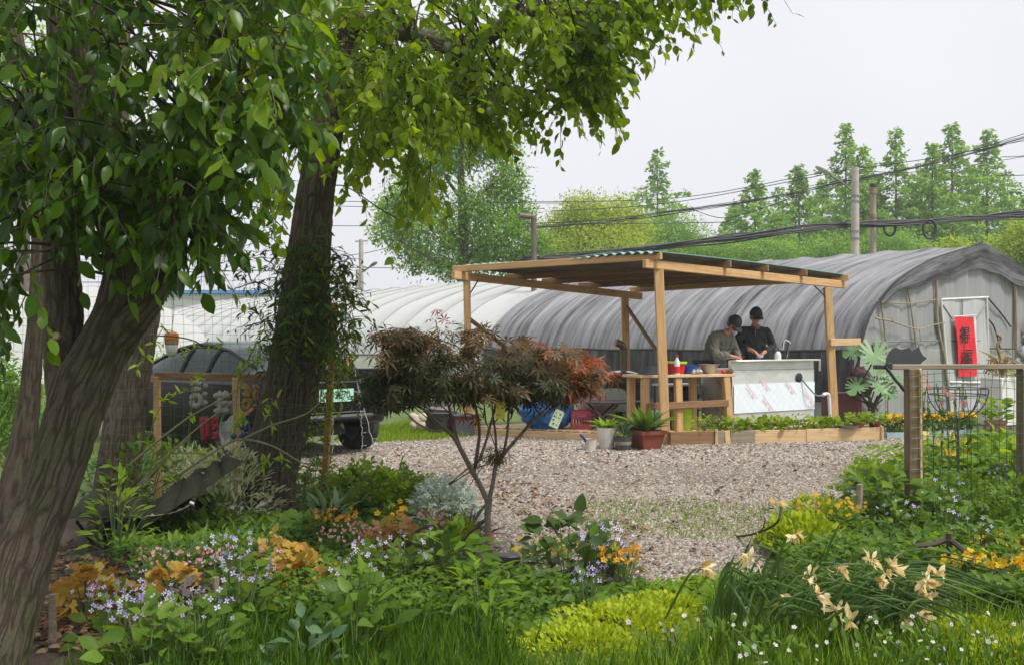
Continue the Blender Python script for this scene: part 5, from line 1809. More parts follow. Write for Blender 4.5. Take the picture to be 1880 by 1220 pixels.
def potted(label, c, prof, m, n=28, wob=None, parts=(), name='potted_plant'):
    t = thing(name, label, 'potted plant', c)
    b = MB(); lathe(b, prof, c, n, wob=wob)
    obj('pot', b, m, t)
    zt = max(z for r_, z in prof) - .03
    rt = max(r_ for r_, z in prof) * .88
    b = MB(); lathe(b, [(0, zt), (rt, zt - .003)], c, 20)
    obj('soil', b, M_['soil'], t)
    for nm, pf, mm in parts:
        b = MB(); lathe(b, pf, c, n)
        obj(nm, b, mm, t)
    return t
def fol(t, c, n, tm, size, m, up=.8, spread=.8, r=.08, h=.1, name='leaves', base_h=0, vs=(0, 1)):
    b = MB()
    a = rng.uniform(0, 6.283, n)
    rr = r * np.sqrt(rng.random(n))
    d = np.c_[np.cos(a), np.sin(a), np.zeros(n)]
    pos = c + d * rr[:, None] + np.c_[np.zeros((n, 2)), base_h + h * rng.random(n)]
    scatter(b, T[tm], pos, d * spread + np.c_[np.zeros((n, 2)), np.full(n, up)] + rnd(n, .25), d * -.4 + (0, -.2, 1) + rnd(n, .35), size * rng.uniform(.6, 1.15, n), rng.uniform(vs[0], vs[1], n))
    return obj(name, b, m, t)
M_['g_bright'] = leafmat('bright garden leaves', [(.06, .125, .008), (.115, .21, .012), (.19, .30, .018), (.30, .40, .04)], .4, .5)
M_['g_mid'] = leafmat('middle green leaves', [(.03, .072, .008), (.06, .125, .012), (.10, .18, .018), (.18, .28, .035)], .36, .48)
M_['g_dark'] = leafmat('dark green leaves', [(.016, .042, .009), (.032, .072, .014), (.055, .105, .022), (.10, .16, .04)], .28, .42)
M_['g_blue'] = leafmat('bluish green leaves', [(.04, .10, .05), (.08, .15, .075), (.13, .21, .11), (.2, .28, .16)], .3, .45, (1, 1, .8))
c = gz(1114, 12.75)
t = potted('spiky green plant in a white pot with swirled flutes', c, [(0, 0), (.075, 0), (.08, .02), (.115, .24), (.122, .27), (.112, .265), (.1, .22), (0, .22)], mat('glazed off white', (.78, .75, .68), (.68, .64, .56), rough=.35), 120, wob=lambda a, z: 1 + .05 * np.abs(np.sin(a * 9 + z * 9)))
fol(t, c + (0, 0, .24), 46, 'lance', .15, M_['g_bright'], .8, .7, .06, .06, vs=(.2, 1))
fol(t, c + (0, 0, .24), 14, 'strap', .24, M_['g_bright'], 1.1, .7, .04, .03, vs=(.5, 1))
c = gz(1144, 12.6)
t = potted('small succulent in a grey pot with a tan stripe', c, [(0, 0), (.085, 0), (.09, .01), (.105, .16), (.108, .17), (.098, .165), (.09, .14), (0, .14)], mat('dark grey green glaze', (.07, .09, .085), (.05, .065, .06), rough=.45), 28, parts=(('stripe', [(.097, .072), (.0985, .073), (.1025, .112), (.1015, .113)], mat('tan stripe', (.3, .22, .16), rough=.6)),))
fol(t, c + (0, 0, .14), 26, 'lance', .09, M_['g_mid'], .9, .6, .06, .05)
fol(t, c + (0, .03, .16), 12, 'lance', .17, M_['g_blue'], 1.1, .35, .04, .1)
c = gz(1187, 12.75)
t = thing('potted_plant', 'broad strap leaved orchid in a square reddish pot', 'potted plant', c)
b = MB()
def sqr(h, s): return [(x * s, y * s, h) for x, y in ((-1, -1), (1, -1), (1, 1), (-1, 1))]
rows = [sqr(0, .12), sqr(.19, .165), sqr(.19, .185), sqr(.235, .19), sqr(.235, .165), sqr(.17, .15)]
ca, sa = math.cos(.45), math.sin(.45)
V = np.array([(x * ca - y * sa, x * sa + y * ca, z) for r_ in rows for x, y, z in r_]) + c
b.add(V, [[4 * i + j, 4 * i + (j + 1) % 4, 4 * i + 4 + (j + 1) % 4, 4 * i + 4 + j] for i in range(5) for j in range(4)] + [[20, 21, 22, 23]])
obj('pot', b, M_['terracotta'], t, True, .3)
fol(t, c + (0, 0, .19), 16, 'strap', .40, M_['g_mid'], 1.25, .6, .08, .02, vs=(.2, 1))
fol(t, c + (0, 0, .19), 8, 'lance3', .36, M_['g_mid'], 1.5, .35, .08, .02, vs=(.2, .8))
fol(t, c + (0, 0, .19), 12, 'lance', .3, M_['g_mid'], 1.2, .5, .08, .05, vs=(.2, .9))
fol(t, c + (-.06, 0, .2), 18, 'strap', .3, M_['g_dark'], .8, .9, .09, .02)
b = MB()
for k in range(6):
    a = rng.uniform(0, 6.28); tube(b, [c + (.05 * math.cos(a), .05 * math.sin(a), .17), c + (.07 * math.cos(a), .07 * math.sin(a), .3)], .006, 5)
obj('stems', b, mat('dry stems', (.5, .4, .2)), t)
c = gz(1160, 13.0)
t = potted('dark leafy plant in a grey pot between the square pot and the striped pot', c, [(0, 0), (.08, 0), (.1, .18), (.09, .175), (0, .15)], M_['wood_grey'])
fol(t, c + (0, 0, .15), 34, 'strap', .26, M_['g_dark'], .9, .8, .07, .08)
vessel('tumbler', 'pale turquoise tumbler beside the corner post', 'cup', gz(1211, 13.7, DK), [(0, .003), (.06, 0), (.07, .28), (.066, .28), (.055, .01), (0, .01)], mat('pale turquoise', (.22, .46, .46), (.18, .4, .4), rough=.35))

# raised planter in front of the sink
pl0, pl1 = G(1231, 817), G(1619, 808)
eP = nrm(pl1 - pl0)
PL = float(np.linalg.norm(pl1 - pl0))
ePi = np.array((-eP[1], eP[0], 0))
pb = thing('raised_planter', 'long low planter of mixed offcut boards in front of the sink', 'planter', pl0 + eP * PL / 2)
PH = .175
for u0, u1, m_, d in ((0, .205, 'pine_dark', 0), (.21, .245, 'wood_grey', .012), (.247, .272, 'pine_pale', .012), (.274, .385, 'wood_grey', .012), (.387, .63, 'pine_pale', 0), (.632, .995, 'pine_pale', 0)):
    beam('front_board', pl0 + eP * PL * u0 + ePi * (.012 - d) + (0, 0, PH / 2), pl0 + eP * PL * u1 + ePi * (.012 - d) + (0, 0, PH / 2 + .006 * rng.normal()), .024, PH, M_[m_], pb)
for u in (.207, 1.0):
    beam('corner_batten', pl0 + eP * PL * u - ePi * .012 + (0, 0, 0), pl0 + eP * PL * u - ePi * .012 + (0, 0, PH + .02), .035, .03, M_['pine_pale'], pb, up=(0, 1, 0))
beam('end_board', pl0 + (0, 0, PH / 2) + ePi * .03, Ap + eAB * .06 + np.array((0, 0, PH / 2)), .024, PH, M_['pine_dark'], pb)
beam('end_board', pl1 + (0, 0, PH / 2) + ePi * .03, pl1 + ePi * 1.0 + (0, 0, PH / 2), .024, PH, M_['pine_pale'], pb)
back0, back1 = Ap + eAB * .15 - eN * .05, pl1 + ePi * .98
beam('back_board', back0 + (0, 0, PH / 2 - .02), back1 + (0, 0, PH / 2 - .02), .02, PH - .02, M_['pine_dark'], pb)
b = MB()
q = [pl0 + ePi * .03, pl1 + ePi * .03 - eP * .02, back1 - eP * .02, back0]
b.add([(x, y, PH - .045) for x, y, z in q], [[0, 1, 2, 3]])
obj('soil', b, M_['soil'], pb, False)
def pln(px, d):
    k = (px - CX) / F
    o = pl0 + ePi * d
    u = (k * o[1] - o[0]) / (eP[0] - k * eP[1])
    return o + eP * u + np.array((0, 0, PH - .045))
c = pln(1372, .09)
b = MB(); lathe(b, [(0, .01), (.055, 0), (.07, .055), (.062, .055), (.05, .03), (0, .03)], c + (0, 0, .02), 18)
single('plant_pot', b, mat('brown pot', (.22, .14, .09), (.3, .2, .14), rough=.7), 'shallow brown pot sunk at the planter notch', 'pot', base=c)
seed_lab = {1292: 'feathery seedling clump at the planter end near the table', 1318: 'bushy herb clump under the table leg in the planter', 1352: 'round leaved nasturtium clump beside the sink corner', 1398: 'low nasturtium clump beneath the printed film', 1430: 'trailing nasturtium hanging over the board joint', 1462: 'pale fennel sprig clump below the drain hole', 1500: 'tall nasturtium clump at the foot of the drain pipe', 1535: 'loose nasturtium clump at the foot of the shed post'}
for px, lb_ in seed_lab.items():
    c = pln(px, .16 if px > 1340 else .22)
    t = thing('planter_plant', lb_, 'plant', c, 'plants growing in the raised planter')
    feath = 'herb' in lb_ or 'feathery' in lb_ or 'fennel' in lb_
    fol(t, c, 130 if feath else 70, 'small' if feath else 'coin', .05 if feath else .075, M_['g_bright'], .6, .8, .17, .22 if feath else .17, vs=(.3, 1))
    b = MB()
    for k in range(14):
        a = rng.uniform(0, 6.28); tube(b, curve([c, c + (.05 * math.cos(a), .05 * math.sin(a), .09), c + (.13 * math.cos(a), .13 * math.sin(a), rng.uniform(.1, .2))], 6), .003, 3)
    obj('stems', b, M_['stem'], t)
for px, lb_ in ((1576, 'small orange pot of ferny herbs on the planter corner'), (1606, 'small red pot of ferny herbs at the planter end post')):
    c = pln(px, .12)
    t = potted(lb_, c, [(0, 0), (.055, 0), (.075, .1), (.082, .12), (.07, .115), (0, .1)], mat('orange clay', (.50, .11, .04) if px < 1590 else (.36, .05, .04), rough=.5))
    t['group'] = 'ferny herb pots on the planter'
    fol(t, c + (0, 0, .1), 260, 'small', .05, M_['g_bright'], .45, 1, .17, .13, vs=(.2, .9))
    fol(t, c + (0, 0, .1), 40, 'lance', .12, M_['g_bright'], .4, 1, .1, .05, vs=(.2, .9))
b = MB()
lathe(b, [(0, .004), (.11, .0), (.16, .04), (.165, .045), (.15, .036), (0, .012)], pln(1556, .06) + (0, 0, .04), 24)
single('dish', b, mat('grey dish', (.28, .3, .3), rough=.4), 'shallow grey dish lying among the planter leaves', 'dish')

# things by the tunnel's corner
b = MB()
c = gz(1578, 16.6)
pp = np.zeros((24, 18, 3))
for i in range(24):
    for j in range(18):
        u, v = i / 23, j / 17
        pp[i, j] = c + (-.36 + .78 * u + .1 * v * math.sin(u * 12), -.1 * math.sin(u * 17) * v + .18 * math.sin(v * 3), .03 + .50 * (1 - v) * (.8 + .25 * math.sin(u * 6)) + .02 * math.sin(u * 25))
grid(b, pp)
single('tarpaulin', b, sheetmat('crumpled clear sheeting', (.50, .48, .45), (.3, .28, .26), .3, .3, (1, 1, 1), 4, 1, .6, 'Object'), 'crumpled greyish plastic sheeting under the net corner', 'tarpaulin')
b = sack(gz(1576, 16.9, .42), .2, .14, .5, 31)
single('cloth_bundle', b, mat('dark maroon cloth', (.06, .02, .025), (.02, .015, .018), rough=.8, ns=5), 'dark maroon cloth bundle stuffed under the net corner', 'cloth')
b = MB(); box(b, gz(1545, 16.4, .28) , (.55, .3, .5), .3, .01)
single('crate', b, mat('maroon crate', (.13, .03, .035), (.1, .03, .03), rough=.5), 'maroon crate behind the near shed post by the tunnel', 'crate')

# banner on the tunnel's gable
bn = thing('red_banner', 'red hanging banner with two large black brush characters on the gable', 'banner', gab(1762, 580, .12))
def banner(t, x0, x1, y0, y1, m):
    b = MB()
    n1, n2 = 12, 30
    pp = np.zeros((n2, n1, 3))
    for i in range(n2):
        v = i / (n2 - 1)
        for j in range(n1):
            u = j / (n1 - 1)
            xa = x0 + 9 * v * (1 - .0) * (1 if t is bn else .4)
            xb = x1 + 4 * v
            pp[i, j] = gab(xa + (xb - xa) * u, y0 + (y1 - y0) * v, .12 + .02 * math.sin(u * 5 + v * 4))
    grid(b, pp, flip=False)
    return obj('cloth', b, m, t, True, 0)
m_red = mat('red banner cloth', (.72, .012, .03), (.62, .01, .025), rough=.6)
banner(bn, 1741, 1778, 582, 690, m_red)
gx = nrm(gab(1779, 640) - gab(1741, 640)); gx[2] = 0; gx = nrm(gx)
black = mat('black ink', (.012, .01, .01), rough=.6)
for ch_, py, px, sz in (('得', 617, 1757.5, .34), ('福', 658, 1762, .36)):
    text_on(ch_, sz, gab(px, py, .155), gx, (0, 0, 1), black, bn, .004, sx=1.15, bold=.0035)
b = MB()
for k in range(7):
    box(b, gab(1773 + .3 * k, 622 + 4 * k, .15), (.02, .004, .02 + .02 * rng.random()), math.atan2(gx[1], gx[0]), 0)
obj('small_lettering', b, mat('dark red ink', (.25, .0, .01)), bn, False)['kind'] = 'stuff'
b = MB(); tube(b, [gab(1739, 581, .12), gab(1780, 579, .12)], .012, 6)
obj('hanging_rod', b, M_['white_plastic'], bn)
b = MB()
q = [gab(1779.5, 583, .10), gab(1782.5, 583, .10), gab(1786, 691, .10), gab(1783, 691, .10)]
b.add(q, [[0, 1, 2, 3]])
obj('pale_backing', b, M_['white_plastic'], bn, False)
b2 = thing('red_banner', 'second red banner, cut off by the frame edge beside the door', 'banner', gab(1890, 590, .12))
banner(b2, 1875, 1912, 587, 696, m_red)
for ch_, py, px, sz in (('得', 622, 1896, .34), ('福', 663, 1898, .36)):
    text_on(ch_, sz, gab(px, py, .155), gx, (0, 0, 1), black, b2, .004, sx=1.15, bold=.0035)
# twig hung across the film, with a peg
b = MB()
tube(b, curve([gab(1598, 584, .1), gab(1626, 590, .12), (gab(1655, 600, .12)), gab(1678, 604, .12), gab(1700, 597, .12), gab(1726, 592, .1)], 30), np.linspace(.016, .009, 30), 6)
tube(b, curve([gab(1676, 603, .12), gab(1678, 615, .12), gab(1679, 626, .12)], 6), .008, 5)
single('dry_branch', b, M_['bamboo'], 'crooked dry branch hung across the tunnel gable film', 'branch')
b = MB(); box(b, gab(1626, 587, .15), (.03, .02, .08), .2, .004)
single('clothes_peg', b, mat('pinkish peg', (.6, .3, .25)), 'small pink peg clipped on the hanging dry branch', 'peg')

# trays of flowers, pots and box near the gable
def tray(px0, px1, Y, label):
    t = thing('flower_tray', label, 'flower tray', gz((px0 + px1) / 2, Y), 'yellow flower trays')
    x0, x1 = gz(px0, Y)[0], gz(px1, Y)[0]
    b = MB()
    xm = (x0 + x1) / 2
    for dy in (-.13, .13): box(b, (xm, Y + dy, .045), (x1 - x0, .012, .08), 0, .002)
    for xx in (x0, x1): box(b, (xx, Y, .045), (.012, .25, .08), 0, .002)
    box(b, (xm, Y, .03), (x1 - x0 - .02, .24, .04), 0, .0)
    obj('tray_body', b, mat('pale blue tray', (.42, .52, .58), (.34, .44, .5), rough=.5), t)
    n = int((px1 - px0) * 5)
    b = MB()
    pos = np.c_[rng.uniform(x0, x1, n), Y + rng.uniform(-.13, .13, n), .06 + .2 * rng.random(n)]
    scatter(b, T['lance'], pos, rnd(n, .6) + (0, 0, .8), rnd(n) + (0, -.4, .6), rng.uniform(.06, .13, n))
    obj('leaves', b, M_['g_mid'], t)
    n = min(98, int((px1 - px0) * 1.8))
    pos = np.c_[rng.uniform(x0, x1, n), Y + rng.uniform(-.13, .13, n), .235 + .075 * rng.random(n)]
    flower_parts(t, 'flower5', M_['yellow'], pos, rnd(n), np.c_[rng.normal(0, .4, n), rng.normal(-.9, .3, n), rng.uniform(.2, 1, n)], rng.uniform(.05, .078, n), rng.random(n))
M_['yellow'] = leafmat('yellow petals', [(.62, .36, .01), (.72, .46, .015), (.75, .52, .05)], .3, .5, (1.05, .9, .5))
tray(1622, 1668, 14.3, 'pale blue tray of yellow flowers next to the raised planter')
tray(1672, 1730, 14.5, 'tray of yellow flowers right behind the tall fence post')
tray(1734, 1788, 14.7, 'tray of yellow flowers beneath the wire basket')
c = gz(1828, 14.2)
t = potted('leafy plant in a pinkish terracotta pot behind the mesh fence', c, [(0, 0), (.1, 0), (.135, .2), (.15, .21), (.15, .25), (.13, .24), (0, .22)], mat('pinkish terracotta', (.42, .2, .15), (.36, .16, .12), rough=.7))
fol(t, c + (0, 0, .22), 70, 'broad', .14, M_['g_bright'], .6, .9, .16, .3, vs=(.3, 1))
b = MB(); box(b, gz(1838, 16.6, .38), (.5, .4, .76), .5, .012)
single('foam_box', b, mat('white foam', (.70, .69, .66), (.6, .6, .58), rough=.8), 'white foam planting box before the tunnel door', 'box')
b = MB(); c = gz(1840, 16.5, .76)
for k in range(30):
    a = rng.uniform(0, 6.28); r_ = rng.uniform(.1, .34)
    tube(b, curve([c, c + (r_ * .5 * math.cos(a), r_ * .5 * math.sin(a), .2 + .15 * rng.random()), c + (r_ * math.cos(a), r_ * math.sin(a), rng.uniform(.0, .35))], 8), .008, 4)
tube(b, curve([c, c + (-.03, 0, .3), c + (-.08, 0, .5), c + (-.02, 0, .62), c + (-.1, 0, .7)], 12), .022, 6)
dp = thing('dried_plant', 'dried brown twisted plant standing on the white foam box', 'plant', c)
obj('stems', b, mat('dry brown stems', (.2, .11, .06), (.3, .2, .1), rough=.9), dp)
b = MB()
scatter(b, T['strap'], c + rnd(22, .06) + (0, 0, .1), rnd(22) + (0, 0, .4), rnd(22) + (0, 0, 1), rng.uniform(.2, .35, 22))
obj('leaves', b, leafmat('straw leaves', [(.32, .22, .08), (.42, .36, .14), (.25, .3, .08)], .2, .6), dp)
tt = thing('hanging_toy', 'grey speckled cloth figure hanging at the frame edge beside the door post', 'ornament', P(1874, 640, 16))
b = MB(); sphere(b, P(1878, 648, 16), (.10, .07, .13), 12, 8); sphere(b, P(1884, 622, 16), (.075, .07, .08), 12, 8)
tube(b, [P(1872, 655, 16), P(1864, 668, 15.95)], .035, 8); tube(b, [P(1884, 660, 16), P(1886, 674, 15.95)], .035, 8)
obj('figure', b, mat('speckled cloth', (.4, .4, .4), (.06, .06, .06), rough=.9, ns=22), tt)
b = MB(); tube(b, [P(1882, 616, 16), P(1884, 575, 16.1)], .005, 4); obj('cord', b, M_['twig'], tt)

# monstera
mo = thing('monstera', 'tall monstera with large split leaves beside the near shed post', 'plant', gz(1603, 16.2))
b = MB()
base = gz(1603, 16.2)
def monstera_leaf(c, d, n_, L, v):
    out = []
    h = []
    for k in range(0, 61):
        a = -math.pi + 2 * math.pi * k / 60
        r = .5 * (1 - .16 * math.cos(a)) * (1 + .06 * math.cos(2 * a))
        cut = 1.0
        if .35 < abs(a) < 2.75 and int((abs(a) - .35) / .13) % 3 == 2: cut = .45
        if abs(abs(a) - math.pi) < .12: cut = .3
        h.append((r * cut * math.sin(a) * .95, .42 + r * cut * math.cos(a), 0))
    V = np.array([(0, .36, .02)] + h)
    V[:, 2] += .25 * np.abs(V[:, 0]) - .35 * V[:, 1] ** 2 * .5
    Fs = np.array([(0, 1 + k + 1, 1 + k) for k in range(60)])
    scatter(b, (V, Fs), [c], [d], [n_], [L], np.array([v]))
lv = [((1601, 632), (.05, -.5, -.85), (0, -.9, .35), .56, .95), ((1606, 690), (.25, -.5, -.6), (.1, -.6, .8), .5, .75), ((1586, 700), (-.6, -.4, -.35), (-.2, -.5, .85), .42, .6), ((1626, 690), (.7, -.3, -.3), (.2, -.5, .8), .4, .55), ((1600, 668), (.5, .3, .3), (0, -.7, .7), .42, .7), ((1618, 712), (.3, -.7, -.3), (0, -.5, .9), .36, .5), ((1584, 640), (-.7, .1, -.2), (-.3, -.8, .5), .36, .6)]
sb = MB()
for (x, y), d, n_, L, v in lv:
    c = P(x, y, 16.1 - (.12 if y > 650 else .1))
    monstera_leaf(c, d, n_, L, v)
    tube(sb, curve([base + (rng.normal(0, .04), 0, .25), (base + c) / 2 + (rng.normal(0, .08), .05, .15), c], 12), .012, 6)
for k in range(7):
    a = rng.uniform(0, 6.28)
    tube(sb, curve([base + (.05 * math.cos(a), .05 * math.sin(a), 0), base + (.03 * math.cos(a), 0, .3), base + (.32 * math.cos(a), .2 * math.sin(a), .45 + .2 * rng.random())], 10), .016, 6)
obj('leaves', b, leafmat('monstera leaves', [(.05, .13, .05), (.10, .22, .09), (.17, .30, .14), (.25, .38, .2)], .25, .35, (1, 1, .7)), mo, True, 0)
obj('stems', sb, mat('dark plant stems', (.05, .05, .03), (.09, .08, .05), rough=.8), mo)

# ------------------------------------------------------------------ mesh fence with the cat cut-out
def mesh_grid(b, p0, p1, z0, z1, dx, zs, r, wob=.004, arch=None):
    p0, p1 = np.asarray(p0, float), np.asarray(p1, float)
    L = np.linalg.norm((p1 - p0)[:2])
    e = (p1 - p0) / L
    n = int(L / dx)
    k = max(6, int(L / .12))
    for z in zs:
        pts = [p0 * (1 - t) + p1 * t + np.array((0, rng.normal(0, wob * 1.2), z + rng.normal(0, wob) + .012 * math.sin(t * 9 + z * 5))) for t in np.linspace(0, 1, k)]
        tube(b, pts, r, 3, False)
    for i in range(n + 1):
        o = p0 + e * dx * i
        pts = [o + np.array((rng.normal(0, wob), rng.normal(0, wob), z)) for z in np.linspace(z0, z1, 7)]
        tube(b, pts, r, 3, False)
ff = thing('mesh_fence', 'green wire mesh fence with a weathered top rail and square old posts', 'fence', gz(1780, 7.26))
YF = 7.26
beam('post', gz(1678, YF), P(1676, 676, YF), .098, .10, M_['wood_post'], ff, (0, 1, 0))
beam('post', gz(1884, YF), P(1884, 676, YF), .098, .10, M_['wood_post'], ff, (0, 1, 0))
beam('post_batten', gz(1691, YF - .05, .12), P(1689, 676, YF - .05), .02, .02, M_['pine_pale'], ff, (0, 1, 0))
beam('top_rail', P(1626, 673, YF), P(1990, 672, YF), .085, .036, M_['wood_grey'], ff)
b = MB()
for k in range(14):
    z = P(0, 690 + 19 * k, YF - .06)[2]
    tube(b, [gz(1674, YF - .062, z), gz(1691, YF - .062, z + .004)], .0022, 4)
obj('wire_staples', b, M_['grey_wire'], ff)
b = MB()
zt = P(0, 680, YF)[2]
zsF = [zt - .02, zt - .07, zt - .12, zt - .2, zt - .28, zt - .36, zt - .44, zt - .52, zt - .6, zt - .68, zt - .76, zt - .84, zt - .92]
mesh_grid(b, gz(1690, YF - .062), gz(1990, YF - .062), .12, zt, .05, zsF, .0021)
obj('wire_mesh', b, M_['green_wire'], ff)
# cat
ct = thing('cat_cutout', 'flat dark grey cut-out of a lying cat on the fence rail', 'garden sign', P(1660, 668, YF))
cat = [(1626, 668), (1627, 656), (1632, 646), (1640, 638), (1646, 638), (1652, 641), (1658, 641), (1668, 638), (1672, 640), (1675, 645), (1678, 641), (1683, 640), (1687, 634), (1689, 643), (1693, 650), (1696, 654), (1701, 656), (1699, 660), (1694, 663), (1690, 668)]
b = MB()
prism(b, [((x - 1660) / F * YF, -(y - 668) / F * YF + .001) for x, y in cat], .004, np.array([[1, 0, 0], [0, 0, -1], [0, 1, 0]]), P(1660, 668, YF - .03))
m_cat = mat('flat dark grey paint', (.055, .058, .064), (.048, .05, .056), rough=.65)
obj('body', b, m_cat, ct, False)
b = MB()
tl = [(1626, 673, 6), (1634, 683, 6), (1644, 697, 6), (1652, 705, 6), (1657, 712, 7), (1661, 718, 4)]
c = curve([[*P(x, y, YF - .05), w_ / F * YF * .5] for x, y, w_ in tl], 14)
tube(b, c[:, :3], c[:, 3], 6)
obj('tail', b, M_['black_plastic'], ct)
b = MB(); box(b, P(1616, 673, YF), (.085, .06, .03), 0, .004); box(b, P(1632, 672, YF - .05), (.05, .01, .045), 0, .003)
obj('bracket', b, M_['black_plastic'], ct)
# wire basket
wb = thing('wire_basket', 'hemispherical dark wire basket on a thin upright rod', 'wire basket', gz(1760, 9.0))
YB = 9.0
c = P(1758, 712, YB)
r_ = 52 / F * YB
b = MB()
a = np.linspace(0, 2 * math.pi, 50)
for k, f in ((0, 1), (.22, .97)):
    tube(b, np.stack([c[0] + r_ * f * np.cos(a), c[1] + r_ * f * np.sin(a), c[2] - k * r_ + 0 * a], 1), .005, 5, False)
bz = P(0, 768, YB)[2]
for k in range(4):
    aa = math.pi * k / 4 + .3
    t_ = np.linspace(0, math.pi, 30)
    tube(b, np.stack([c[0] + r_ * np.cos(t_) * math.cos(aa), c[1] + r_ * np.cos(t_) * math.sin(aa), c[2] - (c[2] - bz) * np.sin(t_)], 1), .005, 5, False)
obj('basket_wires', b, M_['dark_metal'], wb)
b = MB(); tube(b, [gz(1761, YB), np.array((c[0], YB, bz))], .0105, 8)
obj('rod', b, mat('green rod', (.05, .07, .03), (.03, .04, .02), rough=.6), wb)

# ------------------------------------------------------------------ left fence, sign frame, characters, lights
fl = thing('mesh_fence', 'loose wire mesh fence strung in front of the dark trunks', 'fence', gz(280, 6.95))
b = MB()
zs = np.arange(.46, 2.05, .06)
mesh_grid(b, gz(-60, 6.9), gz(320, 6.9), .46, 1.98, .062, zs, .0011, .007)
mesh_grid(b, gz(320, 6.9), gz(556, 6.95), .46, 1.86, .062, zs[:-3], .0012, .009)
obj('wire_mesh', b, M_['grey_wire'], fl)
b = MB()
for z in (.47, .9, 1.18):
    tube(b, [gz(x, 6.885 + .02 * math.sin(x * .05), z + .012 * math.sin(x * .03)) for x in np.linspace(440, 575, 14)], .0022, 4)
obj('green_strands', b, M_['green_wire'], fl)
sf = thing('sign_frame', 'brown timber frame behind the mesh holding the coloured characters', 'frame', gz(380, 7.45))
beam('top_rail', P(284, 689, 7.45), P(488, 693, 7.45), .03, .055, M_['pine_dark'], sf)
beam('post', gz(290, 7.45), P(288, 690, 7.45), .045, .045, M_['pine'], sf, (0, 1, 0))
beam('post', gz(437, 7.45), P(433, 692, 7.45), .045, .045, M_['pine'], sf, (0, 1, 0))
beam('post', gz(592, 7.7), P(615, 556, 7.7), .045, .05, mat('orange stained timber', (.42, .2, .06), (.3, .13, .04), rough=.7, sc=(1, 12, 12), ns=3), sf, (0, 1, 0))
CHARS = {
 'beige grey rounded character with two stacked rings, topmost beside the frame post': ((.33, .31, .28), [[(352, 704), (362, 702), (368, 706)], [(353, 716), (362, 712), (368, 716)], [(351, 732), (355, 726), (362, 725), (368, 730), (368, 739), (361, 745), (354, 742), (351, 734)], [(376, 704), (378, 710)], [(374, 720), (377, 725)], [(374, 735), (377, 742)]]),
 'beige grey rounded character shaped like a stacked cross': ((.36, .34, .31), [[(393, 727), (403, 724), (416, 726)], [(403, 718), (404, 740), (404, 755)], [(413, 718), (418, 730)], [(394, 740), (417, 739)], [(394, 753), (419, 753)]]),
 'ochre yellow rounded character beside the middle frame post': ((.34, .20, .035), [[(447, 706), (452, 710), (457, 720), (459, 728)], [(447, 722), (456, 726)], [(466, 707), (471, 714), (468, 724), (470, 734)], [(447, 742), (452, 734), (459, 738), (457, 747), (450, 748), (447, 742)], [(465, 744), (469, 746)]]),
 'deep red rounded character hanging below the grey ones': ((.33, .02, .035), [[(371, 766), (373, 784), (374, 802)], [(379, 766), (381, 784), (381, 802)], [(371, 804), (381, 804)], [(391, 765), (395, 770), (391, 776), (396, 782), (391, 788)], [(392, 794), (397, 796), (397, 803), (391, 803)]]),
 'dark blue rounded character low beside the middle post': ((.02, .06, .16), [[(444, 768), (450, 773), (453, 782), (450, 790)], [(428, 796), (430, 804)], [(445, 796), (444, 804)], [(450, 794), (454, 802)], [(440, 778), (446, 786)]])}
for lb_, (col, strokes) in CHARS.items():
    b = MB()
    xs_ = [p for s in strokes for p in s]
    c = P(np.mean([p[0] for p in xs_]), np.mean([p[1] for p in xs_]), 7.38)
    for si, s in enumerate(strokes):
        n_ = max(8, 5 * len(s))
        pts = np.array([P(x, y, 7.38 + .003 * si) for x, y in s])
        cv_ = curve(pts, n_)
        w_ = np.full(n_, .020); w_[0] = w_[-1] = .012
        ext = [cv_[0] - nrm(cv_[1] - cv_[0]) * .01] + list(cv_) + [cv_[-1] + nrm(cv_[-1] - cv_[-2]) * .01]
        tube(b, ext, np.r_[.002, w_, .002], 10)
    single('character_sign', b, mat('painted foam', col, tuple(x * .85 for x in col), rough=.55), lb_, 'character sign', 'coloured character signs on the frame', base=c)
b = MB()
q = [P(447, 757, 7.3), P(463, 746, 7.3), P(466, 751, 7.3), P(451, 763, 7.3)]
pp = np.array([[q[0] * (1 - u) * (1 - v) + q[1] * u * (1 - v) + q[3] * (1 - u) * v + q[2] * u * v + np.array((0, .008 * math.sin(u * 5), 0)) for u in np.linspace(0, 1, 8)] for v in np.linspace(0, 1, 4)])
grid(b, pp)
o = single('red_card', b, mat('faded red card', (.6, .13, .12), (.7, .42, .38), rough=.5, ns=25), 'crumpled faded red card caught under the ochre character', 'card')
# hanging lantern
hl = thing('hanging_lantern', 'small hanging lantern with an orange cap over a white cup', 'lantern', P(315, 640, 7.3))
c = P(315, 624, 7.3)
b = MB(); lathe(b, [(0, .06), (.03, .058), (.047, .045), (.05, .02), (.05, .0), (.046, -.006)], c, 24, wob=lambda a, z: 1 + .02 * np.sin(a * 12))
obj('cap', b, mat('orange plastic', (.62, .21, .03), (.42, .13, .02), rough=.4, ns=40), hl)
b = MB(); lathe(b, [(.046, -.004), (.049, -.01), (.046, -.03), (.045, -.032)], c, 24)
obj('collar', b, M_['wood_grey'], hl)
b = MB(); lathe(b, [(.044, -.03), (.043, -.05), (.034, -.1), (.02, -.115), (0, -.118)], c, 24)
obj('cup', b, M_['white_plastic'], hl)
b = MB(); tube(b, curve([c + (0, 0, .06), c + (.01, .02, .2), P(318, 540, 7.3)], 8), .002, 4); obj('cord', b, M_['twig'], hl)
b = MB(); tube(b, curve([P(230, 618, 7.1), P(290, 616, 7.1), P(345, 622, 7.1), P(385, 640, 7.1)], 24), .005, 5)
single('dry_vine', b, M_['twig'], 'bare vine stem stretched along the mesh by the lantern', 'vine')
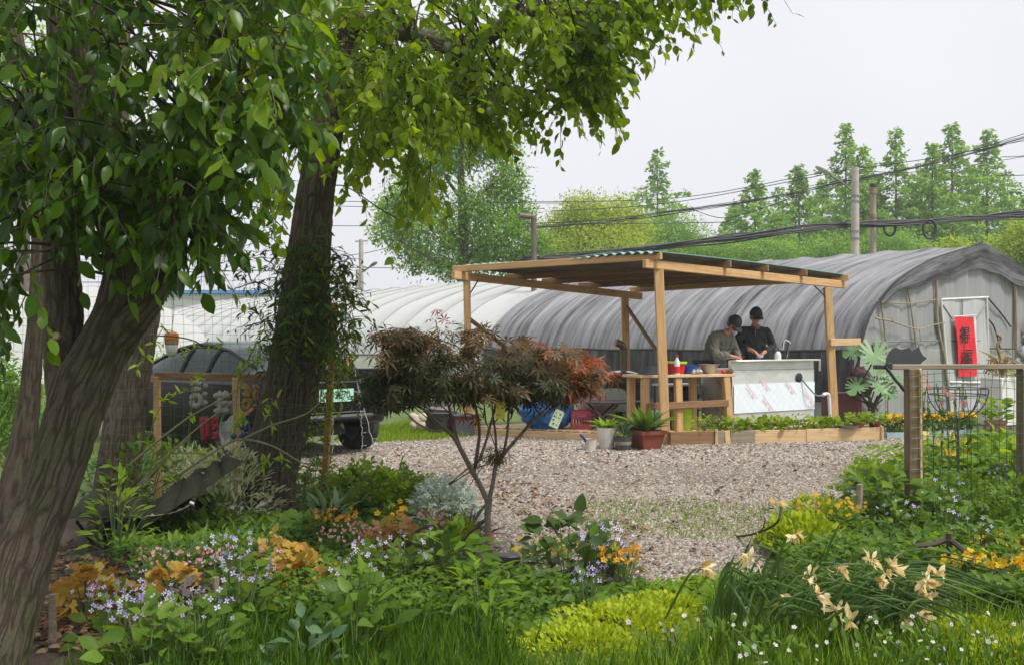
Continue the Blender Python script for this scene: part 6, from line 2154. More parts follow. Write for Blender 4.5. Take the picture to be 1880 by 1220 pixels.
# bare canes leaning through the mesh
canes = [([(105, 1060), (250, 900), (345, 800), (430, 735)], 'long pale cane slanting up from the chair foot to the characters'),
         ([(90, 1080), (180, 975), (245, 900), (290, 850), (350, 800)], 'second pale cane beside the long slanting one'),
         ([(240, 850), (300, 800), (352, 762), (420, 725), (450, 700)], 'thin cane crossing in front of the beige characters'),
         ([(330, 870), (390, 830), (440, 806), (500, 818), (560, 850), (600, 838)], 'arched green cane over the deck chair back'),
         ([(440, 808), (500, 780), (560, 760), (590, 735)], 'cane rising from the frame post to the trunk'),
         ([(0, 830), (40, 885), (70, 930)], 'short cane at the frame edge between the trunks')]
for pp, lb_ in canes:
    b = MB(); tube(b, curve([P(x, y, 6.65) for x, y in pp], 24), np.linspace(.008, .005, 24), 5)
    single('bare_cane', b, mat('pale green cane', (.17, .17, .09), (.12, .11, .06), rough=.7), lb_, 'cane')
# white light strings
M_['white_wire'] = mat('white light string', (.70, .70, .66), (.6, .6, .56), rough=.5)
for pp, lb_ in (([(604, 745), (600, 800), (607, 870), (603, 900)], 'white light string beside the orange timber post'), ([(607, 740), (612, 800), (606, 860), (608, 960)], 'doubled white light string hanging down to the ground'), ([(652, 678), (658, 720), (664, 780), (666, 835)], 'white light string hanging over the car plate'), ([(655, 700), (665, 735), (682, 800), (690, 830), (702, 870)], 'white light string slanting past the car wheel')):
    b = MB()
    Yl = 8.3
    c = curve([P(x, y, Yl) for x, y in pp], 40) + rnd(40, .004)
    tube(b, c, .0035, 4)
    lt = thing('light_string', lb_, 'string lights', c[-1])
    obj('cable', b, M_['white_wire'], lt)
    for k in (6, 13, 21, 29, 35):
        b = MB(); d = np.array((rng.choice([-1, 1]) * .03, -.01, .006)); tube(b, [c[k], c[k] + d], .003, 4); sphere(b, c[k] + d * 1.15, .005, 6, 5)
        obj('bulb', b, M_['white_wire'], lt)
b = MB(); tube(b, curve([P(656, 722, 8.3), P(668, 722, 8.3), P(680, 720, 8.3)], 8), .003, 4); tube(b, curve([P(590, 720, 8.3), P(606, 728, 8.3), P(640, 727, 8.3)], 8), .0025, 4)
single('light_string', b, M_['white_wire'], 'short crosswise piece of white light string', 'string lights')
# bamboo-ish low wire edging in front of the bed
le = thing('wire_edging', 'low green wire edging on short stakes along the flower bed', 'edging', gz(300, 5.6))
pe = [G(90, 1125), G(200, 1122), G(390, 1095), G(520, 1050), G(600, 1020)]
b = MB()
c = curve(pe, 60)
for z in (.1, .2, .3): tube(b, c + (0, 0, z) + rnd(60, .003), .0018, 3, False)
for p in c[::2]: tube(b, [p + (0, 0, .02), p + rnd(1, .004)[0] + (0, 0, .3)], .0015, 3, False)
obj('wire_mesh', b, M_['green_wire'], le)
for x, y0, y1 in ((97, 1150, 1090), (397, 1110, 1058)):
    Yp = (CH) * F / (y0 + 30 - HY)
    b = MB(); tube(b, [gz(x, Yp), P(x - 1, y1, Yp)], [.018, .015], 7); obj('stake', b, M_['wood_grey'], le)
# twig rails in the bed by the tall post
tr = thing('twig_rail', 'low rustic rail of dark twigs on short stakes', 'edging', G(1745, 1010))
b = MB(); tube(b, curve([P(1680, 1002, 5.7), P(1715, 998, 5.7), P(1742, 990, 5.7), P(1770, 1010, 5.6), P(1800, 1030, 5.5)], 20), .015, 6); obj('rail', b, M_['twig'], tr)
b = MB(); tube(b, [gz(1743, 5.7), P(1743, 978, 5.7)], .016, 7); obj('stake', b, M_['twig'], tr)
b = MB(); tube(b, [gz(1736, 4.9), P(1736, 1100, 4.9)], .02, 7); obj('stake', b, M_['wood_grey'], tr)
b = MB(); tube(b, curve([P(1640, 1090, 4.9), P(1700, 1086, 4.9), P(1745, 1088, 4.9)], 10), .014, 6); obj('rail', b, M_['twig'], tr)
t2 = thing('twig_rail', 'dark slanting twig with a stub stake before the leafy shrub', 'edging', G(1580, 960))
b = MB(); tube(b, curve([P(1550, 918, 7), P(1585, 942, 7), P(1615, 960, 7)], 12), .018, 6); obj('rail', b, M_['twig'], t2)
b = MB(); tube(b, [gz(1575, 7.05), P(1579, 888, 7.05)], .022, 7); obj('stake', b, M_['wood_grey'], t2)

# ------------------------------------------------------------------ olive lounge chair
lc = thing('lounge_chair', 'olive padded reclining camp chair with crossed tube legs under the trees', 'lounge chair', gz(300, 6.6))
olive = mat('olive canvas', (.040, .043, .028), (.026, .028, .019), rough=.9, ns=18, bump=.3, spec=.1)
YC = 6.6
def pad(rows, m, name, puff=.03, ribs=0):
    """rows: list of (near edge pixel, far edge pixel, near Y, far Y)"""
    a = curve([P(x0, y0, Y0) for (x0, y0), (x1, y1), Y0, Y1 in rows], 46)
    c = curve([P(x1, y1, Y1) for (x0, y0), (x1, y1), Y0, Y1 in rows], 46)
    b = MB()
    vs = np.linspace(0, 1, 16)
    top = np.zeros((46, 16, 3)); bot = np.zeros((46, 16, 3))
    nrm_ = nrm(np.cross(np.gradient(a, axis=0), c - a))
    if nrm_[:, 2].mean() < 0: nrm_ = -nrm_
    for i in range(46):
        s = i / 45
        rb = (abs(math.sin(math.pi * ribs * s)) ** .7 if ribs else 1)
        for j, v in enumerate(vs):
            e = (math.sin(math.pi * v) ** .4) * (.12 + .88 * rb)
            base_ = a[i] * (1 - v) + c[i] * v
            wr = .006 * math.sin(v * 13 + s * 30)
            top[i, j] = base_ + nrm_[i] * (puff * e + wr * e)
            bot[i, j] = base_ - nrm_[i] * (.012 * e + .002)
    grid(b, top); grid(b, bot, flip=True)
    obj(name, b, m, lc, True, 0)
pad([((215, 1000), (285, 935), 6.35, 6.85), ((300, 945), (340, 880), 6.35, 6.85), ((380, 893), (395, 852), 6.38, 6.85), ((448, 846), (420, 840), 6.45, 6.9)], olive, 'backrest', .055, 5)
pad([((120, 950), (170, 905), 6.3, 6.85), ((190, 950), (225, 915), 6.3, 6.85), ((262, 950), (280, 930), 6.33, 6.85)], olive, 'seat', .075, 3)
pad([((276, 947), (300, 930), 6.35, 6.8), ((318, 940), (325, 925), 6.35, 6.8), ((356, 924), (352, 915), 6.36, 6.8)], mat('tan arm canvas', (.24, .22, .15), (.18, .165, .11), rough=.8), 'armrest', .01)
for pp in ([(268, 952), (300, 985), (322, 1006)], [(330, 935), (305, 975), (275, 1022)], [(252, 955), (210, 1005), (185, 1025)], [(182, 995), (245, 960), (265, 950)], [(300, 965), (250, 1000)], [(140, 955), (180, 1010)]):
    b = MB(); tube(b, [P(x, y, 6.42 + .25 * (k % 2)) for k, (x, y) in enumerate(pp)], .0105, 7)
    obj('leg', b, mat('grey tube', (.2, .2, .18), (.12, .12, .11), rough=.4, metal=.6) if pp[0][0] == 330 else M_['dark_metal'], lc)
b = MB()
pp = np.array([[P(188 + 70 * u, 965 - 30 * v * u + 20 * v, 6.5 + .05 * v) + np.array((0, .05 * math.sin(u * 3.1), -.06 * math.sin(u * 3.14) * v * 1.0)) for u in np.linspace(0, 1, 10)] for v in np.linspace(-.3, 1, 8)])
grid(b, pp); obj('side_pocket', b, mat('black canvas', (.01, .01, .011), (.016, .016, .018), rough=.85), lc)
b = MB(); c = P(372, 924, 6.7); sphere(b, c, (.05, .05, .06), 12, 8)
obj('headrest_pouch', b, mat('navy canvas', (.015, .018, .03), rough=.8), lc)
b = MB(); tube(b, [P(349, 921, 6.36), P(356, 924, 6.36)], .010, 8); obj('armrest_end', b, M_['white_plastic'], lc)
# ------------------------------------------------------------------ dark car
ang = R(45)
ax = np.array((-math.cos(ang), math.sin(ang), 0))       # towards the bonnet
side = np.array((math.sin(ang), math.cos(ang), 0))      # towards the car's right
RC = np.array(((614 - CX) / F * 11.7, 11.7, 0))         # middle of the tail
def cw(x, y, z):
    """x along the car from the tail, y to its right, z up"""
    return RC + ax * x + side * y + np.array((0, 0, z))
car = thing('parked_car', 'black fastback car parked behind the mesh fence, tail toward the yard', 'car', cw(2.2, 0, 0))
M_['paint'] = mat('black car paint', (.008, .008, .009), (.012, .012, .013), rough=.3, coat=.04, spec=.12)
M_['glass'] = mat('dark car glass', (.004, .014, .012), (.006, .018, .016), rough=.1, spec=.14)
st_ = [  # x, half width, sill z, shoulder z, top-centre z
 (0.0, .70, .44, .74, .93), (.06, .80, .39, .80, .985), (.2, .865, .36, .82, .99), (.5, .90, .34, .84, .98), (1.05, .92, .30, .84, .97), (1.25, .92, .20, .84, .96), (2.4, .92, .20, .83, .93), (3.3, .91, .20, .80, .90), (3.9, .89, .21, .72, .80), (4.3, .83, .24, .62, .70), (4.5, .70, .30, .52, .58)]
def sect(hw, zs_, zh, zt):
    return [(-hw * .55, zs_ - .02), (-hw * .93, zs_), (-hw, zs_ + .12), (-hw * 1.0, (zs_ + zh) / 2 + .05), (-hw * .985, zh), (-hw * .88, zt - .02), (-hw * .5, zt), (0, zt + .012), (hw * .5, zt), (hw * .88, zt - .02), (hw * .985, zh), (hw, (zs_ + zh) / 2 + .05), (hw, zs_ + .12), (hw * .93, zs_), (hw * .55, zs_ - .02)]
xs_ = np.array([s[0] for s in st_])
xq = np.concatenate([np.linspace(0, .5, 14), np.linspace(.6, 4.5, 40)])
q = np.stack([np.interp(xq, xs_, [s[k] for s in st_]) for k in (1, 2, 3, 4)], 1)
b = MB()
pts = np.array([[cw(x, y, z) for y, z in sect(*qq)] for x, qq in zip(xq, q)])
grid(b, pts)
nS = pts.shape[1]
b.add(pts[0], np.arange(nS)[None, :].copy()); b.add(pts[-1], np.arange(nS)[None, ::-1].copy())
obj('body', b, M_['paint'], car, True, .6)
# cabin
cab = [(.42, .66, .985, .99), (.75, .66, .96, 1.10), (1.2, .61, .95, 1.24), (1.7, .56, .94, 1.315), (2.1, .56, .935, 1.325), (2.5, .57, .93, 1.27), (2.9, .62, .92, 1.13), (3.25, .70, .91, .96)]
cx_ = np.array([s[0] for s in cab])
xq = np.linspace(.42, 3.25, 40)
def csec(x):
    wt, zb, zt = np.interp(x, cx_, [s[1] for s in cab]), np.interp(x, cx_, [s[2] for s in cab]), np.interp(x, cx_, [s[3] for s in cab])
    wb = .80
    zt = max(zt, zb + .01)
    return [(-wb, zb - .03), (-wb + (wb - wt) * .55, zb + (zt - zb) * .55), (-wt, zb + (zt - zb) * .88), (-wt * .8, zt), (0, zt + .02), (wt * .8, zt), (wt, zb + (zt - zb) * .88), (wb - (wb - wt) * .55, zb + (zt - zb) * .55), (wb, zb - .03)]
pts = np.array([[cw(x, y, z) for y, z in csec(x)] for x in xq])
b = MB(); grid(b, pts)
obj('glass_cabin', b, M_['glass'], car, True, .5)
b = MB()
for s in (0, 1):
    e = [pts[i][2 if s == 0 else 6] + np.array((0, 0, .004)) for i in range(2, 38)]
    tube(b, e, .026, 6)
for i in (14, 23):
    for s in (0, 1):
        tube(b, [pts[i][k] for k in ((0, 1, 2) if s == 0 else (8, 7, 6))], .03, 5)
obj('roof_rail', b, M_['paint'], car)
b = MB()
tube(b, [cw(.03, y, .985 + .012 * (1 - (y / .8) ** 2)) + ax * .05 * (y / .8) ** 2 for y in np.linspace(-.76, .76, 20)], [.02] * 20, 8)
obj('tail_spoiler', b, M_['paint'], car)
b = MB()
tube(b, [cw(.0 + .09 * abs(y / .8) ** 3, y, .86) for y in np.linspace(-.72, .72, 20)], .016, 6)
obj('boot_trim', b, M_['black_plastic'], car)
b = MB()
tube(b, [cw(-.012 + .12 * abs(y / .85) ** 3, y, .47) for y in np.linspace(-.8, .8, 20)], .03, 6)
tube(b, [cw(-.008 + .12 * abs(y / .85) ** 3, y, .52) for y in np.linspace(-.8, .8, 20)], .008, 6)
obj('bumper_trim', b, mat('grey bumper plastic', (.05, .05, .052), (.08, .08, .08), rough=.5), car)
b = MB(); M3c = np.stack([side, np.array((0, 0, 1.0)), -ax], 1)
prism(b, [(-.30, -.085), (.30, -.085), (.34, .08), (-.34, .08)], .02, M3c, cw(.012, 0, .725))
obj('plate_recess', b, M_['black_plastic'], car, False)
for s in (-1, 1):
    b = MB()
    prism(b, [(-.16, -.05), (.12, -.04), (.15, .03), (.02, .055), (-.15, .02)] if s > 0 else [(-.12, -.04), (.16, -.05), (.15, .02), (-.02, .055), (-.15, .03)], .05, np.stack([nrm(side - ax * -.55 * s), np.array((0, 0, 1.0)), nrm(-ax + side * .55 * s)], 1), cw(.085, s * .70, .83))
    tl_ = obj('tail_light', b, mat('tail light lens', (.10, .02, .025), (.3, .25, .26), rough=.12, ns=2), car, True, .3)
    b = MB()
    prism(b, [(-.11, -.022), (.11, -.022), (.11, .022), (-.11, .022)], .04, np.stack([nrm(side + ax * .45 * s), np.array((0, 0, 1.0)), nrm(-ax + side * .45 * s)], 1), cw(.075, s * .70, .545))
    obj('reflector', b, mat('red reflector', (.25, .02, .03), rough=.2), car)
    b = MB(); c = cw(2.72, s * 1.0, .985); sphere(b, c, (.06, .11, .075), 12, 8, np.stack([ax, side, np.array((0, 0, 1.0))], 1)); tube(b, [c, cw(2.75, s * .84, .93)], .025, 6)
    obj('wing_mirror', b, M_['paint'], car)
b = MB()
prism(b, [(-.235, -.072), (.235, -.072), (.235, .072), (-.235, .072)], .008, M3c, cw(-.012, .02, .715))
plate = obj('number_plate', b, mat('green number plate', (.30, .62, .46), (.42, .68, .55), rough=.4, sc=(1, 1, 1), ns=2), car, False)
text_on('A·32E70', .125, cw(-.0175, .02, .715), side, (0, 0, 1), M_['black_plastic'], plate, .0008, 'lettering', .88)
for x in (.70, 3.62):
    for s in (-1, 1):
        c = cw(x, s * .83, .335)
        M3w = np.stack([ax, np.array((0, 0, 1.0)), side * s], 1)
        wh = thing('wheel', None, None, (0, 0, 0)); wh.parent = car; wh.location = Vector([float(v) for v in c]) - Vector(car.location)
        b = MB(); lathe(b, [(.22, -.115), (.30, -.12), (.328, -.10), (.335, -.06), (.329, -.055), (.335, -.05), (.335, -.004), (.329, 0), (.335, .004), (.335, .05), (.329, .055), (.335, .06), (.328, .10), (.30, .12), (.22, .115), (.22, -.115)], c, 44, M3w)
        obj('tyre', b, mat('tyre rubber', (.03, .03, .03), (.055, .053, .05), rough=.85), wh, True, .4)
        b = MB(); lathe(b, [(.225, -.06), (.225, .09), (.21, .1), (.19, .075), (.05, .085), (0, .09)], c, 30, M3w)
        lathe(b, [(0, -.045), (.14, -.045), (.15, -.06), (.225, -.06)], c, 30, M3w)
        obj('rim', b, M_['grey_metal'], wh)
        b = MB(); lathe(b, [(0, .124), (.37, .124), (.39, .10), (.39, -.05)], cw(x, s * .795, .37), 36, M3w)
        obj('wheel_arch', b, M_['black_plastic'], car) if s < 0 and False else None
b = MB(); box(b, cw(2.3, 0, .28), (3.5, 1.1, .14), math.atan2(ax[1], ax[0]))
obj('underbody', b, M_['black_plastic'], car)
b = MB(); tube(b, curve([P(646, 654, 10.9), P(640, 664, 10.9), P(640, 680, 10.9)], 8), [.012, .02, .024, .02, .022, .024, .02, .01], 6)
single('ribbon', b, mat('red ribbon', (.55, .04, .03), (.5, .3, .05), rough=.6), 'little red ribbon hanging in front of the car rear window', 'ribbon')

# ------------------------------------------------------------------ the two people at the sink
def skinned(name, J, E, m, parent, origin, M3, root=None, sub=2, vox=0):
    names = list(J)
    me = bpy.data.meshes.new(name)
    V = [Vector([float(v) for v in (np.asarray(origin) + M3 @ np.array(J[k][:3]))]) for k in names]
    me.from_pydata(V, [(names.index(a), names.index(c)) for a, c in E], [])
    o = bpy.data.objects.new(name, me)
    COL.objects.link(o)
    md = o.modifiers.new('skin', 'SKIN')
    md.use_smooth_shade = True
    sl = me.skin_vertices[0].data
    for i, k in enumerate(names):
        r_ = J[k][3]
        sl[i].radius = (r_, r_) if np.isscalar(r_) else r_
        sl[i].use_root = (k == (root or names[0]))
    sb_ = o.modifiers.new('sub', 'SUBSURF')
    sb_.levels = sb_.render_levels = sub
    if vox:
        rm_ = o.modifiers.new('remesh', 'REMESH'); rm_.mode = 'VOXEL'; rm_.voxel_size = vox; rm_.use_smooth_shade = True
        s2_ = o.modifiers.new('smooth', 'SMOOTH'); s2_.factor = .5; s2_.iterations = 6
    dg = bpy.context.evaluated_depsgraph_get()
    nm = bpy.data.meshes.new_from_object(o.evaluated_get(dg))
    bpy.data.objects.remove(o)
    if vox:                                             # keep the outer shell only
        bm = bmesh.new(); bm.from_mesh(nm); bm.verts.ensure_lookup_table()
        seen, best = set(), []
        for v0 in bm.verts:
            if v0.index in seen: continue
            st2, isl = [v0], []
            seen.add(v0.index)
            while st2:
                v1 = st2.pop(); isl.append(v1)
                for e2 in v1.link_edges:
                    v3 = e2.other_vert(v1)
                    if v3.index not in seen: seen.add(v3.index); st2.append(v3)
            if len(isl) > len(best): best = isl
        keep = set(v.index for v in best)
        bmesh.ops.delete(bm, geom=[v for v in bm.verts if v.index not in keep], context='VERTS')
        bm.to_mesh(nm); bm.free()
    nm.materials.clear(); nm.materials.append(m)
    nm.polygons.foreach_set('use_smooth', np.ones(len(nm.polygons), bool))
    return put(name, nm, parent)

skin_m = mat('skin', (.42, .21, .13), (.36, .17, .105), rough=.5, ns=14)
skin_r = mat('ruddy skin', (.46, .19, .13), (.40, .15, .10), rough=.5, ns=14)
def hand(J, E, wrist, pre, palm, fdir, across, up, curl=.5):
    """palm and five fingers rooted at the wrist joint"""
    fdir, across, up = nrm(fdir), nrm(across), nrm(up)
    w_ = np.array(J[wrist][:3])
    pc = w_ + fdir * .055
    J[pre + 'palm'] = (*pc, (.030, .018)); E.append((wrist, pre + 'palm'))
    for k, (o_, L) in enumerate(((-.030, .066), (-.010, .076), (.010, .072), (.029, .056))):
        b0 = w_ + fdir * (.092 - .006 * abs(k - 1.3)) + across * o_
        b1 = b0 + (fdir * (1 - .35 * curl) - up * .55 * curl) * L * .55
        b2 = b1 + (fdir * (1 - .9 * curl) - up * 1.0 * curl) * L * .5
        for nm, p_, r_ in (('a', b0, .0098), ('b', b1, .009), ('c', b2, .0075)):
            J[pre + 'f%d%s' % (k, nm)] = (*p_, r_)
        E += [(pre + 'palm', pre + 'f%da' % k), (pre + 'f%da' % k, pre + 'f%db' % k), (pre + 'f%db' % k, pre + 'f%dc' % k)]
    t0 = w_ + fdir * .035 - across * .034
    t1 = t0 + fdir * .03 - across * .022 - up * .008
    t2 = t1 + fdir * .028 - across * .002 - up * .012
    J[pre + 'ta'], J[pre + 'tb'], J[pre + 'tc'] = (*t0, .0115), (*t1, .0105), (*t2, .0085)
    E += [(pre + 'palm', pre + 'ta'), (pre + 'ta', pre + 'tb'), (pre + 'tb', pre + 'tc')]

def head_mesh(c, M3, m, hair_m, cap_m, parent, beard=False):
    """M3 columns: right, forward, up of the head; c is the head's middle"""
    b = MB()
    n, mm = 40, 28
    th = np.linspace(.03, math.pi - .03, mm)
    ph = np.linspace(0, 2 * math.pi, n, endpoint=False)
    V = []
    for t in th:
        for p in ph:
            d = np.array((math.sin(t) * math.cos(p), math.sin(t) * math.sin(p), math.cos(t)))
            r_ = np.array((.080, .099, .124))
            v = d * r_
            f = max(0, d[1])
            if v[2] < 0:                                    # jaw narrows to the chin
                v[0] *= 1 - .30 * min(1, -v[2] / .11); v[1] *= 1 - .12 * min(1, -v[2] / .11) if d[1] > 0 else 1 - .35 * min(1, -v[2] / .11)
            nose = math.exp(-((v[0] / .014) ** 2)) * math.exp(-(((v[2] + .012) / .026) ** 2)) * f
            v[1] += .026 * nose
            brow = math.exp(-(((v[2] - .028) / .012) ** 2)) * f * .006
            v[1] += brow
            for sx in (-.031, .031):
                v[1] -= .011 * math.exp(-(((v[0] - sx) / .015) ** 2) - ((v[2] - .010) / .011) ** 2) * f
            v[1] += .006 * math.exp(-((v[0] / .026) ** 2) - ((v[2] + .052) / .008) ** 2) * f
            v[1] -= .005 * math.exp(-((v[0] / .026) ** 2) - ((v[2] + .060) / .004) ** 2) * f
            V.append(M3 @ v + c)
    i, j = np.meshgrid(np.arange(mm - 1), np.arange(n), indexing='ij')
    q = np.stack([i * n + j, (i + 1) * n + j, (i + 1) * n + (j + 1) % n, i * n + (j + 1) % n], -1).reshape(-1, 4)
    b.add(np.array(V), q)
    for s in (-1, 1):
        sphere(b, c + M3 @ np.array((s * .077, -.008, .0)), (.009, .018, .030), 10, 8, M3)
    hd = obj('head', b, m, parent, True, 0)
    for s in (-1, 1):
        b = MB(); sphere(b, c + M3 @ np.array((s * .031, .079, .010)), .009, 10, 8)
        obj('eye', b, mat('dark eyes', (.03, .02, .015), (.3, .28, .26), rough=.2, ns=60), hd)
    b = MB(); prism(b, [(-.022, -.003), (.022, -.003), (.018, .003), (-.018, .003)], .006, np.stack([M3[:, 0], M3[:, 2], M3[:, 1]], 1), c + M3 @ np.array((0, .088, -.057)))
    obj('mouth', b, mat('lips', (.3, .10, .08), rough=.5), hd)
    b = MB()
    th = np.linspace(.3, 2.0, 14); ph = np.linspace(math.pi * .93, math.pi * 2.07, 26)
    grid(b, np.array([[c + M3 @ (np.array((math.sin(t) * math.cos(p) * .086, math.sin(t) * math.sin(p) * .105, math.cos(t) * .128))) for p in ph] for t in th]))
    obj('hair', b, hair_m, parent, True, 0)
    # baseball cap
    b = MB()
    th = np.linspace(.02, 1.42, 14); ph = np.linspace(0, 2 * math.pi, 37)
    def cp(t, p, k=1.0):
        return c + M3 @ (np.array((math.sin(t) * math.cos(p) * .098, math.sin(t) * math.sin(p) * .117, .004 + math.cos(t) * .142 + (.012 if t < .3 else 0) * 0)) * k)
    g_ = np.array([[cp(t, p) for p in ph] for t in th]); g_[:, -1] = g_[:, 0]
    grid(b, g_)
    cap = obj('cap', b, cap_m, parent, True, 0)
    b = MB()
    u = np.linspace(-1, 1, 17)
    def brim(k, dz):
        return np.array([[c + M3 @ np.array((.092 * s * (1 - .12 * v), .060 + math.sqrt(max(0, 1 - (s * .98) ** 2)) * (.048 + v * .075), .036 - .022 * v - .028 * s * s + dz)) for s in u] for v in np.linspace(0, 1, 6)])
    t_, l_ = brim(1, .003), brim(1, -.003)
    grid(b, t_); grid(b, l_, flip=True); grid(b, np.stack([t_[-1], l_[-1]]))
    obj('brim', b, cap_m, cap, True, .8)
    b = MB(); sphere(b, cp(.02, 0) + M3 @ np.array((0, 0, .003)), .008, 8, 6); obj('button', b, cap_m, cap)
    return hd

def person(name_label, base, face, J, jacket_m, trousers_m, head_c, head_M, skinm, jacket_extra, fold):
    f = nrm(face); r_ = nrm(np.cross(f, (0, 0, 1.0)))
    M3 = np.stack([r_, f, np.array((0, 0, 1.0))], 1)
    t = thing('person', name_label, 'person', base)
    E = [('pelvis', 'belly'), ('belly', 'chest'), ('chest', 'neck0'), ('neck0', 'neck1'), ('chest', 'shR'), ('shR', 'elR'), ('elR', 'wrR'), ('chest', 'shL'), ('shL', 'elL'), ('elL', 'wrL'),
         ('pelvis', 'hipR'), ('hipR', 'knR'), ('knR', 'anR'), ('anR', 'toR'), ('pelvis', 'hipL'), ('hipL', 'knL'), ('knL', 'anL'), ('anL', 'toL')]
    JB = dict(J)
    fr = np.array(J['wrR'][:3]) - np.array(J['elR'][:3]); flv = np.array(J['wrL'][:3]) - np.array(J['elL'][:3])
    hand(JB, E, 'wrR', 'R', None, fr * .7 + np.array((0, 0, -.06)), np.cross(fr, (0, 0, 1.0)) * -1, (0, 0, 1.0), .65)
    hand(JB, E, 'wrL', 'L', None, flv * .7 + np.array((0, 0, -.06)), np.cross(flv, (0, 0, 1.0)), (0, 0, 1.0), .55)
    body = skinned('body', JB, E, skinm, t, base, M3, 'pelvis')
    # jacket
    JJ = {k: (*J[k][:3], v) for k, v in fold.items() if k in J}
    for k in ('wrR', 'wrL'):
        el = np.array(J['el' + k[-1]][:3]); wr = np.array(J[k][:3])
        JJ[k] = (*(el + (wr - el) * .86), fold[k])
    JJ['hem'] = (*(np.array(J['pelvis'][:3]) + (0, 0, -.04)), fold['pelvis'])
    JJ['pelvis'] = (*J['pelvis'][:3], fold['pelvis'])
    JJ['neck0'] = (*J['neck0'][:3], fold['neck0'])
    EJ = [('hem', 'pelvis'), ('pelvis', 'belly'), ('belly', 'chest'), ('chest', 'neck0'), ('chest', 'shR'), ('shR', 'elR'), ('elR', 'wrR'), ('chest', 'shL'), ('shL', 'elL'), ('elL', 'wrL')]
    jk = skinned('jacket', JJ, EJ, jacket_m, t, base, M3, 'belly', 2, .010)
    me = jk.data
    co = np.zeros(len(me.vertices) * 3); me.vertices.foreach_get('co', co); co = co.reshape(-1, 3)
    no = np.array([v.normal[:] for v in me.vertices])
    wv = vnoise(co[:, 0] * 1.9 + co[:, 2] * .6, co[:, 2] * 16 + co[:, 0] * 9, 19, 4) - .5
    w2 = vnoise(co[:, 1] * 1.2 - co[:, 2] * .8, co[:, 2] * 30, 31, 6) - .5
    co = co + no * (wv * .026 + w2 * .012)[:, None]
    me.vertices.foreach_set('co', co.ravel()); me.update()
    # trousers and shoes
    JT = {k: (*J[k][:3], fold[k]) for k in ('pelvis', 'hipR', 'knR', 'anR', 'hipL', 'knL', 'anL')}
    skinned('trousers', JT, [('pelvis', 'hipR'), ('hipR', 'knR'), ('knR', 'anR'), ('pelvis', 'hipL'), ('hipL', 'knL'), ('knL', 'anL')], trousers_m, t, base, M3, 'pelvis')
    for s in 'RL':
        b = MB()
        a_ = np.array(J['an' + s][:3]); 
        sphere(b, base + M3 @ (a_ * (1, 1, 0) + np.array((0, .07, .045))), (.05, .135, .05), 14, 8, M3)
        obj('shoe', b, M_['black_plastic'], t)
    head_mesh(base + M3 @ np.array(head_c), M3 @ head_M, skinm, mat('dark hair', (.02, .017, .015), (.04, .035, .03), rough=.6), jacket_extra, t)
    return t, M3

def rot(yaw, pitch, roll=0):
    """head turned by yaw, nodding by pitch (positive looks down)"""
    cy, sy, cp_, sp_ = math.cos(yaw), math.sin(yaw), math.cos(pitch), math.sin(pitch)
    A = np.array([[cy, -sy, 0], [sy, cy, 0], [0, 0, 1]])
    B = np.array([[1, 0, 0], [0, cp_, sp_], [0, -sp_, cp_]])
    cr_, sr_ = math.cos(roll), math.sin(roll)
    C = np.array([[cr_, 0, sr_], [0, 1, 0], [-sr_, 0, cr_]])
    return A @ C @ B
cloth_b = mat('black jacket cloth', (.012, .012, .014), (.022, .022, .025), rough=.85, ns=30, bump=.2)
cloth_g = mat('grey green jacket cloth', (.155, .15, .115), (.115, .11, .085), rough=.85, ns=22, bump=.25)
# right-hand person, upright, facing the yard
toward = nrm(np.array((.05, -1, 0)))
b2_ = gz(1384, 15.55, DK)
J2 = dict(pelvis=(0, 0, .93, (.15, .105)), belly=(0, .0, 1.08, (.145, .105)), chest=(.0, .03, 1.26, (.15, .095)), neck0=(0, .045, 1.43, .062), neck1=(0, .075, 1.50, .055),
          shR=(-.175, .03, 1.36, .046), elR=(-.27, .11, 1.12, .045), wrR=(-.06, .30, 1.045, .029),
          shL=(.175, .03, 1.36, .046), elL=(.315, .12, 1.16, .045), wrL=(.105, .30, 1.075, .029),
          hipR=(-.10, 0, .86, .085), knR=(-.11, .03, .47, .06), anR=(-.11, 0, .09, .04), toR=(-.12, .14, .04, .035), hipL=(.10, 0, .86, .085), knL=(.11, .03, .47, .06), anL=(.11, 0, .09, .04), toL=(.12, .14, .04, .035))
f2_ = dict(pelvis=(.185, .135), belly=(.18, .135), chest=(.205, .14), neck0=.082, shR=.092, elR=.070, wrR=.052, shL=.092, elL=.074, wrL=.054, hipR=.105, knR=.08, anR=.06, hipL=.105, knL=.08, anL=.06)
p2, M2_ = person('person in a black jacket and dark cap washing up at the sink', b2_, toward, J2, cloth_b, mat('dark trousers', (.02, .02, .024), rough=.8), (.0, .10, 1.585), rot(.12, .38), skin_m, mat('dark brown cap cloth', (.018, .014, .012), (.03, .024, .02), rough=.8, ns=30), f2_)
# left-hand person, bent forward over the worktop, seen from the front quarter
toward1 = nrm(np.array((.62, -.8, 0)))
b1_ = gz(1315, 15.15, DK)
J1 = dict(pelvis=(0, -.06, .90, (.15, .11)), belly=(0, .0, 1.04, (.15, .11)), chest=(.0, .10, 1.20, (.15, .095)), neck0=(0, .20, 1.33, .064), neck1=(0, .26, 1.385, .056),
          shR=(-.175, .11, 1.265, .046), elR=(-.26, .14, 1.02, .046), wrR=(-.09, .36, .975, .029),
          shL=(.175, .11, 1.265, .046), elL=(.27, .20, 1.04, .046), wrL=(.06, .40, .985, .029),
          hipR=(-.10, -.06, .84, .085), knR=(-.11, 0, .46, .06), anR=(-.11, -.04, .09, .04), toR=(-.12, .10, .04, .035), hipL=(.10, -.06, .84, .085), knL=(.11, 0, .46, .06), anL=(.11, -.04, .09, .04), toL=(.12, .10, .04, .035))
